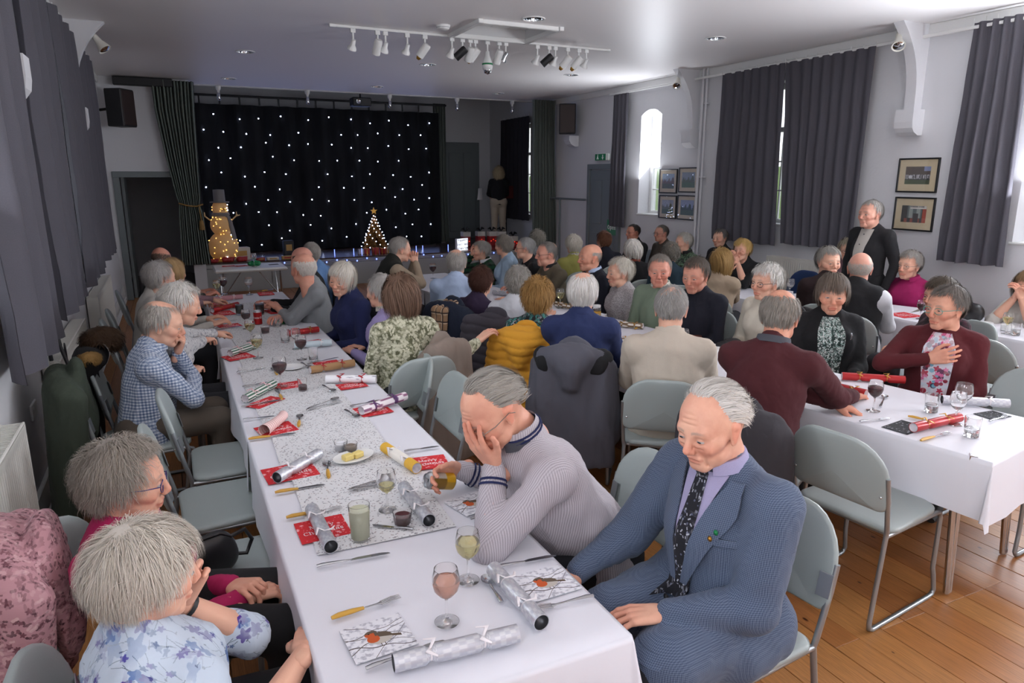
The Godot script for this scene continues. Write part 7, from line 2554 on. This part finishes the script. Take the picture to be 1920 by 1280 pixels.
	seat({"id": "R1", "label": "elderly man in a blue checked jacket and patterned tie looking down", "at": Vector3(1.400,1.175,-1.530), "yaw": -84, "hy": 4, "hp": 14, "hr": 2, "lean": .10, "s": 1.05, "head": 1.08, "girth": 1.12, "top": "tweed", "garment": "jacket", "fold": .009, "fscale": Vector3(260,150,260), "hair": "recede", "hc": "d9d4ce", "ho": {"len":.07,"n":4200,"w":.0018,"line":58.0,"comb":Vector3(.3,.1,-1),"puff":.13,"cap":.12,"drop":.15}, "hcell": .0035, "skin": "d9a48c", "loose": 1.22, "skirt": .36, "hem": -.03, "collar": "shirt_lilac", "legs": "trouser_dark", "arms": {"L":[Vector3(.07,.66,.33),"",Vector3(.5,-1,-.3)],"R":[Vector3(1.06,.65,-1.74),"world"]}}, "the man in the tweed jacket")
	seat({"id": "R2", "label": "man in a ribbed grey cardigan bowing his head into his hand, holding a can", "at": Vector3(0.908,1.140,-2.039), "yaw": -88, "hy": 14, "hp": 34, "hr": 6, "lean": .40, "side": -.04, "s": 1.06, "head": 1.08, "girth": 1.06, "top": "rib_knit", "garment": "cardigan", "fold": .008, "fscale": Vector3(330,200,330), "hair": "recede", "hc": "a9a49c", "ho": {"len":.075,"n":4200,"w":.0018,"line":58.0,"comb":Vector3(.4,.1,-1),"puff":.12,"cap":.1,"drop":.15}, "hcell": .0035, "glasses": "glass_wire", "skin": "d69c84", "collar": "grey_shirt", "legs": "trouser_dark", "arms": {"L":[Vector3(.025,-.135,.125),"head",Vector3(.6,-1,.5),{"hb":1,"dir":Vector3(-.12,.97,.02),"palm":Vector3(-.1,.05,-1),"curl":[.2,.16,.2,.3],"spread":.9,"thumb":-.2}],"R":[Vector3(.90,.80,-2.36),"world",Vector3(-.6,-1,.1),{"dir":Vector3(.25,.02,.95),"palm":Vector3(.9,-.2,0),"curl":[.5,.55,.6,.65],"thumb":.2}]}}, "the man resting his head in his hand")
	seat({"id": "R3", "label": "woman with a brown bob seen from behind in an olive leaf print blouse", "at": Vector3(1.233,1.170,-4.215), "f": true, "yaw": -172, "hy": -8, "lean": .06, "top": "leaf_print", "garment": "blouse", "hair": "bob", "hc": "6f5647", "head": 1.08, "ho": {"n":2600,"w":.004,"len":.2}, "arms": {"R":[Vector3(1.72,.86,-4.1),"world",Vector3(-.6,-.8,-.5)]}}, "the woman in the leaf print blouse")
	seat({"id": "R4", "label": "woman with short grey hair in a lilac jumper and flowered scarf", "at": Vector3(1.320,1.080,-4.973), "f": true, "yaw": -130, "hy": -20, "lean": .08, "top": "lilac", "hair": "crop", "hc": "b4b0ac", "collar": "scarf_flower", "head": 1.06, "wide": 1.08, "girth": 1.1}, "the woman in the lilac jumper")
	seat({"id": "R5", "label": "smiling woman with a white bob in a navy draped top", "at": Vector3(1.137,1.130,-5.402), "f": true, "yaw": -78, "hy": 34, "hp": 8, "hr": -8, "lean": .1, "top": "navy", "hair": "bob", "hc": "ddd6cb", "head": 1.08, "ho": {"len":.14,"n":2000,"w":.0035}, "hcell": .004, "pose": "lap"}, "the smiling woman in navy")
	seat({"id": "R6", "label": "balding man in a grey marl jumper with folded arms", "at": Vector3(0.944,1.150,-5.998), "yaw": -95, "hy": -55, "hp": 4, "lean": .12, "collar": "grey_marl", "top": "grey_marl", "hair": "bald", "hc": "d8d0c8", "skin": "d49882", "pose": "folded", "head": 1.1, "sleeve": .6, "ho": {"len":.03,"bald":24.0,"nape":-50.0}}, "the man in the grey marl jumper")
	seat({"id": "R7", "label": "balding man in a black jacket behind the man in grey marl", "at": Vector3(1.028,1.150,-6.589), "yaw": -95, "hy": -60, "lean": .15, "top": "black_cloth", "hair": "bald", "hc": "5a5048", "skin": "cf9280", "pose": "table", "head": 1.08}, "the man in the black jacket")
	seat({"id": "R8", "label": "grey haired man in a blue shirt at the far right end of the left table", "at": Vector3(1.245,1.130,-7.343), "yaw": -120, "hy": -50, "lean": .1, "top": "shirt_blue", "hair": "short", "hc": "a8a29c", "pose": "lap", "collar": "shirt_blue"}, "the man in the blue shirt by the stage")
	seat({"id": "BG", "label": "man in a dark gilet over beige sleeves with hands clasped at his mouth", "at": Vector3(2.089,1.170,-7.037), "yaw": 92, "hy": -4, "hp": 8, "lean": .25, "top": "beige_knit", "gilet": "gilet_dark", "hair": "short", "hc": "b0aaa4", "head": 1.06, "arms": {"L":[Vector3(.02,-.10,.17),"head",Vector3(.5,-1,.4),{"dir":Vector3(-.3,.9,-.1),"palm":Vector3(-.9,0,-.3),"curl":[1.1,1.1,1.1,1.1]}],"R":[Vector3(-.03,-.11,.17),"head",Vector3(-.5,-1,.4),{"dir":Vector3(.3,.9,-.1),"palm":Vector3(.9,0,-.3),"curl":[1.1,1.1,1.1,1.1]}]}}, "the man in the dark gilet")
	seat({"id": "B1", "label": "man with a domed grey head seen from behind in a pale blue shirt", "at": Vector3(2.334,1.120,-6.059), "yaw": 150, "hy": 5, "lean": .1, "top": "shirt_pale", "garment": "shirt", "hair": "thin", "hc": "aaa59f", "collar": "shirt_pale", "head": 1.1, "pose": "table"}, "the man in the pale blue shirt")
	seat({"id": "B2", "label": "woman with short auburn hair in a dark purple lace top", "at": Vector3(2.331,1.020,-5.466), "f": true, "yaw": 118, "hy": 20, "lean": .1, "top": "plum_lace", "hair": "fluffy", "hc": "4a2c22", "head": 1.1, "ho": {"puff":.24,"len":.06}, "pose": "table", "sleeve": .7}, "the auburn woman in purple lace")
	seat({"id": "B3", "label": "woman with grey hair in a crisp white shirt", "at": Vector3(2.412,1.080,-4.915), "f": true, "yaw": 128, "hy": 15, "lean": .12, "top": "white_cotton", "garment": "shirt", "collar": "white_cotton", "hair": "crop", "hc": "9a958f", "head": 1.1, "ho": {"puff":.26}, "pose": "table"}, "the woman in the white shirt")
	seat({"id": "B4", "label": "woman with curly blonde hair in a black and teal print", "at": Vector3(2.307,1.050,-4.388), "f": true, "yaw": 140, "hy": 10, "lean": .08, "top": "teal_print", "hair": "curly", "hc": "a07a48", "head": 1.1, "ho": {"n":2600,"w":.0042,"puff":.42,"curl":.6}, "pose": "table"}, "the woman with curly blonde hair")
	seat({"id": "B5", "label": "white haired man with a pink crown in a navy shirt, back to the camera", "at": Vector3(2.336,1.170,-3.823), "yaw": 142, "hy": 4, "lean": .08, "top": "navy_shirt", "garment": "shirt", "collar": "navy_shirt", "hair": "thin", "hc": "d8d4d0", "head": 1.14, "s": 1.05, "ho": {"len":.07,"n":2600,"w":.0035,"bald":58.0}, "hcell": .004, "pose": "table", "girth": 1.08}, "the white haired man in navy")
	seat({"id": "B6", "label": "grey cropped man in a cream jumper seen from behind", "at": Vector3(2.497,1.170,-3.125), "yaw": 140, "hy": 0, "hp": 6, "lean": .06, "top": "cream_knit", "hair": "neat", "hc": "9d9a97", "head": 1.12, "s": 1.08, "girth": 1.15, "ho": {"n":2600,"w":.003}, "collar": "cream_knit", "hcell": .004, "pose": "table"}, "the man in the cream jumper")
	seat({"id": "B7", "label": "balding man in a burgundy jumper leaning on the table, back to the camera", "at": Vector3(2.728,1.210,-2.550), "yaw": 118, "hy": 4, "hp": 14, "lean": .28, "top": "burgundy_knit", "hair": "tonsure", "hc": "8f8880", "skin": "cc8f76", "head": 1.12, "s": 1.08, "girth": 1.12, "ho": {"n":2400,"w":.003,"len":.045,"bald":40.0}, "collar": "grey_shirt", "hcell": .004, "arms": {"L":[Vector3(3.006,0.755,-2.362),"world"],"R":[Vector3(3.208,0.755,-2.445),"world"]}}, "the man in the burgundy jumper")
	seat({"id": "C1", "label": "woman in a green striped cardigan and white collar touching her face", "at": Vector3(3.315,1.030,-7.779), "f": true, "yaw": -95, "hy": -8, "lean": .1, "top": "green_stripe", "collar": "white_cotton", "hair": "crop", "hc": "b4b0aa", "arms": {"R":[Vector3(-.05,-.05,.10),"head",Vector3(-.6,-1,.2),{"dir":Vector3(.2,.9,.1),"palm":Vector3(.4,0,-.8),"curl":[.5,.6,.6,.6]}]}}, "the woman in the green striped cardigan")
	seat({"id": "C2", "label": "woman in a pale blue blouse looking toward the stage", "at": Vector3(3.444,1.120,-7.415), "f": true, "yaw": -120, "hy": -35, "lean": .06, "top": "blouse_pale", "hair": "crop", "hc": "8d857c", "ho": {"puff":.26}, "pose": "lap"}, "the woman in the pale blue blouse")
	seat({"id": "C3", "label": "man with grey hair and glasses in a black jumper", "at": Vector3(3.488,1.130,-6.936), "yaw": -105, "hy": -18, "lean": .08, "top": "black_knit", "hair": "short", "hc": "a8a6a4", "glasses": "glass_black", "pose": "lap"}, "the man in the black jumper")
	seat({"id": "C4", "label": "man with glasses in an olive jumper over a dark collar", "at": Vector3(3.459,1.120,-6.385), "yaw": -92, "hy": -4, "lean": .1, "top": "olive_knit", "collar": "black_cloth", "hair": "neat", "hc": "8a8580", "glasses": "glass_black", "pose": "table", "head": 1.08, "skin": "cf9782"}, "the man in the olive jumper")
	seat({"id": "C5", "label": "bald man in a navy jacket in profile", "at": Vector3(3.587,1.140,-5.748), "yaw": -95, "hy": 2, "lean": .08, "top": "navy_dark", "garment": "jacket", "collar": "shirt_pale", "hair": "bald", "hc": "b0a8a0", "skin": "cf957c", "pose": "lap", "head": 1.1}, "the bald man in the navy jacket")
	seat({"id": "C6", "label": "white haired woman in a speckled grey top in profile", "at": Vector3(3.619,1.050,-5.283), "f": true, "yaw": -98, "hy": 0, "lean": .06, "top": "speckle", "hair": "crop", "hc": "d8d2c6", "wide": 1.12, "girth": 1.2, "head": 1.12, "pose": "lap", "ho": {"puff":.24}}, "the woman in the speckled grey top")
	seat({"id": "C7", "label": "man in a sage green jumper over a checked collar looking at the camera", "at": Vector3(3.563,1.150,-4.629), "yaw": -62, "hy": 22, "hp": 4, "lean": .02, "top": "sage_knit", "collar": "check_collar", "hair": "short", "hc": "8f8780", "skin": "d0907c", "head": 1.12, "hcell": .004, "pose": "lap"}, "the man in the sage jumper")
	seat({"id": "C8", "label": "man with brown grey hair in a dark navy jumper looking down", "at": Vector3(3.564,1.170,-4.183), "yaw": -72, "hy": 6, "hp": 10, "lean": .04, "top": "navy_dark", "hair": "short", "hc": "5f564e", "skin": "c98f7a", "head": 1.14, "hcell": .004, "pose": "lap", "girth": 1.05, "ho": {"len":.055}}, "the man in the dark navy jumper")
	seat({"id": "C9", "label": "white haired woman with glasses in a cream cardigan in profile", "at": Vector3(3.861,1.150,-3.761), "f": true, "yaw": -84, "hy": -2, "lean": .08, "top": "cream_rib", "hair": "fluffy", "hc": "dcd9d4", "glasses": "glass_black", "head": 1.1, "ho": {"puff":.26,"len":.06}, "pose": "lap", "wide": 1.08, "girth": 1.15}, "the woman in the cream cardigan")
	seat({"id": "C10", "label": "woman with a brown bob in a black cardigan with a silver brooch facing the camera", "at": Vector3(3.856,1.150,-3.183), "f": true, "yaw": -40, "hy": -4, "hp": 4, "lean": .0, "top": "black_knit", "garment": "cardigan", "inset": "paisley", "hair": "bob", "hc": "6e6258", "head": 1.12, "ho": {"len":.115,"n":2400,"w":.0035,"fringe":.075,"part":0.0}, "hcell": .004, "skin": "d0987f", "pose": "lap", "wide": 1.05, "girth": 1.12}, "the woman with the brooch")
	seat({"id": "C11", "label": "woman with cropped grey hair in a burgundy cardigan holding her collar", "at": Vector3(4.101,1.140,-2.572), "f": true, "yaw": -62, "hy": -34, "hp": 2, "lean": .02, "top": "burgundy_rib", "garment": "cardigan", "inset": "poppy_print", "hair": "crop", "hc": "77706a", "head": 1.12, "glasses": "glass_teal", "ho": {"n":2600,"w":.003,"len":.045,"puff":.18}, "hcell": .004, "skin": "d39a82", "wide": 1.08, "girth": 1.15, "arms": {"R":[Vector3(-.04,.86,.19),"",Vector3(-.9,-.4,.3),{"dir":Vector3(.9,.3,0),"palm":Vector3(0,0,-1),"curl":[.3,.35,.4,.4]}]}}, "the woman in the burgundy cardigan")
	seat({"id": "D1", "label": "woman with frizzy grey hair behind the man in the black jumper", "at": Vector3(4.158,1.120,-7.937), "f": true, "yaw": 165, "lean": .05, "top": "grey_marl", "hair": "curly", "hc": "8f8a80", "res": 2, "pose": "lap"}, "the woman with frizzy grey hair")
	seat({"id": "D2", "label": "white haired woman in a lime green cardigan and patterned scarf", "at": Vector3(4.211,1.120,-7.120), "f": true, "yaw": 170, "lean": .05, "top": "lime_knit", "collar": "scarf_flower", "hair": "fluffy", "hc": "cfc8bc", "res": 2, "pose": "lap", "ho": {"puff":.26}}, "the woman in the lime cardigan")
	seat({"id": "D3", "label": "woman with short red brown hair seen from behind", "at": Vector3(4.840,1.120,-7.441), "f": true, "yaw": 175, "lean": .05, "top": "navy_dark", "hair": "fluffy", "hc": "6a4430", "res": 2, "pose": "lap", "ho": {"puff":.2,"len":.06}}, "the woman with red brown hair")
	seat({"id": "D4", "label": "dark haired man in a black fleece and glasses near the exit door", "at": Vector3(5.979,1.120,-8.428), "yaw": -92, "lean": .05, "top": "black_cloth", "hair": "neat", "hc": "3c3632", "glasses": "glass_black", "res": 2, "pose": "lap", "skin": "c48a74"}, "the man in the black fleece")
	seat({"id": "D5", "label": "man with glasses in a brown jumper under the small pictures", "at": Vector3(6.226,1.120,-8.093), "yaw": -92, "lean": .05, "top": "brown_knit", "hair": "neat", "hc": "6f6a64", "glasses": "glass_black", "res": 2, "pose": "lap", "skin": "c8927e"}, "the man in the brown jumper")
	seat({"id": "D6", "label": "woman with a smooth white bob and black top seen from behind", "at": Vector3(4.476,1.120,-6.316), "f": true, "yaw": 172, "lean": .05, "top": "black_knit", "hair": "bob", "hc": "e4dfd8", "ho": {"len":.13}, "collar": "rust_scarf", "res": 2, "pose": "lap"}, "the woman with the smooth white bob")
	seat({"id": "D7", "label": "woman with curly dark grey hair in a teal jumper seen from behind", "at": Vector3(4.615,1.120,-5.831), "f": true, "yaw": 150, "lean": .05, "top": "teal_dark", "hair": "curly", "hc": "6f6a62", "res": 2, "pose": "lap", "ho": {"puff":.25,"len":.07}}, "the woman with curly dark grey hair")
	seat({"id": "D8", "label": "woman with grey hair in a green patterned jacket in profile", "at": Vector3(5.601,1.120,-6.833), "f": true, "yaw": -95, "hy": -12, "lean": .05, "top": "green_pattern", "collar": "black_cloth", "hair": "crop", "hc": "b0aca4", "res": 2, "pose": "lap"}, "the woman in the green patterned jacket")
	seat({"id": "D9", "label": "dark grey haired woman by the closed curtains", "at": Vector3(6.424,1.120,-7.115), "f": true, "yaw": -80, "lean": .05, "top": "black_cloth", "hair": "crop", "hc": "6d6a68", "res": 2, "pose": "lap"}, "the woman with dark grey hair by the curtains")
	seat({"id": "D10", "label": "woman with long blonde hair in a beige jumper seen from behind", "at": Vector3(4.654,1.120,-5.134), "f": true, "yaw": 125, "hy": 10, "lean": .1, "top": "beige_knit", "hair": "long", "hc": "9c7c4c", "res": 2, "ho": {"len":.22,"n":900,"w":.006}, "arms": {"L":[Vector3(.0,.98,.32),""],"R":[Vector3(-.02,.98,.30),""]}}, "the woman with long blonde hair")
	seat({"id": "D11", "label": "blonde woman in a black dress with hands clasped at her mouth", "at": Vector3(5.601,1.120,-5.840), "f": true, "yaw": -72, "hy": 0, "lean": .12, "top": "black_knit", "hair": "bob", "hc": "c9a668", "res": 2, "sleeve": .0, "ho": {"len":.1,"puff":.28}, "arms": {"L":[Vector3(.02,-.13,.12),"head",Vector3(.5,-1,.4),{"dir":Vector3(-.3,.8,0),"palm":Vector3(-1,0,0)}],"R":[Vector3(-.03,-.13,.12),"head",Vector3(-.5,-1,.4),{"dir":Vector3(.3,.8,0),"palm":Vector3(1,0,0)}]}}, "the blonde woman in the black dress")
	seat({"id": "D12", "label": "woman with spiky grey hair in a dark brown top facing the wall", "at": Vector3(5.158,1.170,-4.332), "f": true, "yaw": 130, "hy": -150, "lean": .05, "top": "brown_dark", "hair": "crop", "hc": "9c9892", "res": 1.2, "head": 1.1, "pose": "lap"}, "the woman with spiky grey hair")
	seat({"id": "D13", "label": "woman in dark glasses half hidden behind the bald man", "at": Vector3(6.250,1.161,-5.021), "f": true, "yaw": -50, "lean": .05, "top": "mauve", "hair": "fluffy", "hc": "a49a88", "glasses": "glass_black", "res": 2, "pose": "lap"}, "the woman in sunglasses")
	seat({"id": "D14", "label": "bald man in a black gilet over white sleeves, back to the camera", "at": Vector3(4.996,1.170,-3.884), "yaw": 120, "hy": 10, "lean": .08, "top": "white_cotton", "gilet": "black_cloth", "hair": "bald", "hc": "b0a8a0", "skin": "d09a86", "head": 1.14, "s": 1.08, "hcell": .005, "pose": "table", "ho": {"len":.01,"bald":14.0}, "girth": 1.1}, "the bald man in the black gilet")
	seat({"id": "D15", "label": "woman with grey hair and glasses in a magenta shirt in profile", "at": Vector3(6.280,1.080,-4.352), "f": true, "yaw": -84, "hy": -2, "lean": .05, "top": "magenta_shirt", "garment": "shirt", "collar": "magenta_shirt", "hair": "crop", "hc": "aaa59f", "glasses": "glass_wire", "head": 1.14, "s": 1.1, "wide": 1.1, "girth": 1.2, "pose": "lap"}, "the woman in the magenta shirt")
	seat({"id": "D16", "label": "woman in red glasses and a dark floral coat behind the burgundy cardigan", "at": Vector3(5.004,1.050,-3.197), "f": true, "yaw": -110, "hy": 10, "lean": .05, "top": "dark_floral", "hair": "curly", "hc": "5d5348", "glasses": "glass_red", "head": 1.12, "pose": "lap", "ho": {"curl":.4,"puff":.25}}, "the woman in the dark floral coat")
	seat({"id": "D17", "label": "woman in a pale top at the right edge with her hands raised together", "at": Vector3(6.300,1.020,-3.298), "f": true, "yaw": -84, "lean": .12, "top": "pale_grey", "hair": "bob", "hc": "8f7355", "head": 1.1, "arms": {"L":[Vector3(.02,-.08,.16),"head",Vector3(.5,-1,.4),{"dir":Vector3(-.3,.8,.1),"palm":Vector3(-1,0,0),"curl":[.6,.6,.6,.6]}],"R":[Vector3(-.03,-.08,.16),"head",Vector3(-.5,-1,.4),{"dir":Vector3(.3,.8,.1),"palm":Vector3(1,0,0),"curl":[.6,.6,.6,.6]}]}, "sleeve": .1}, "the woman at the right edge")
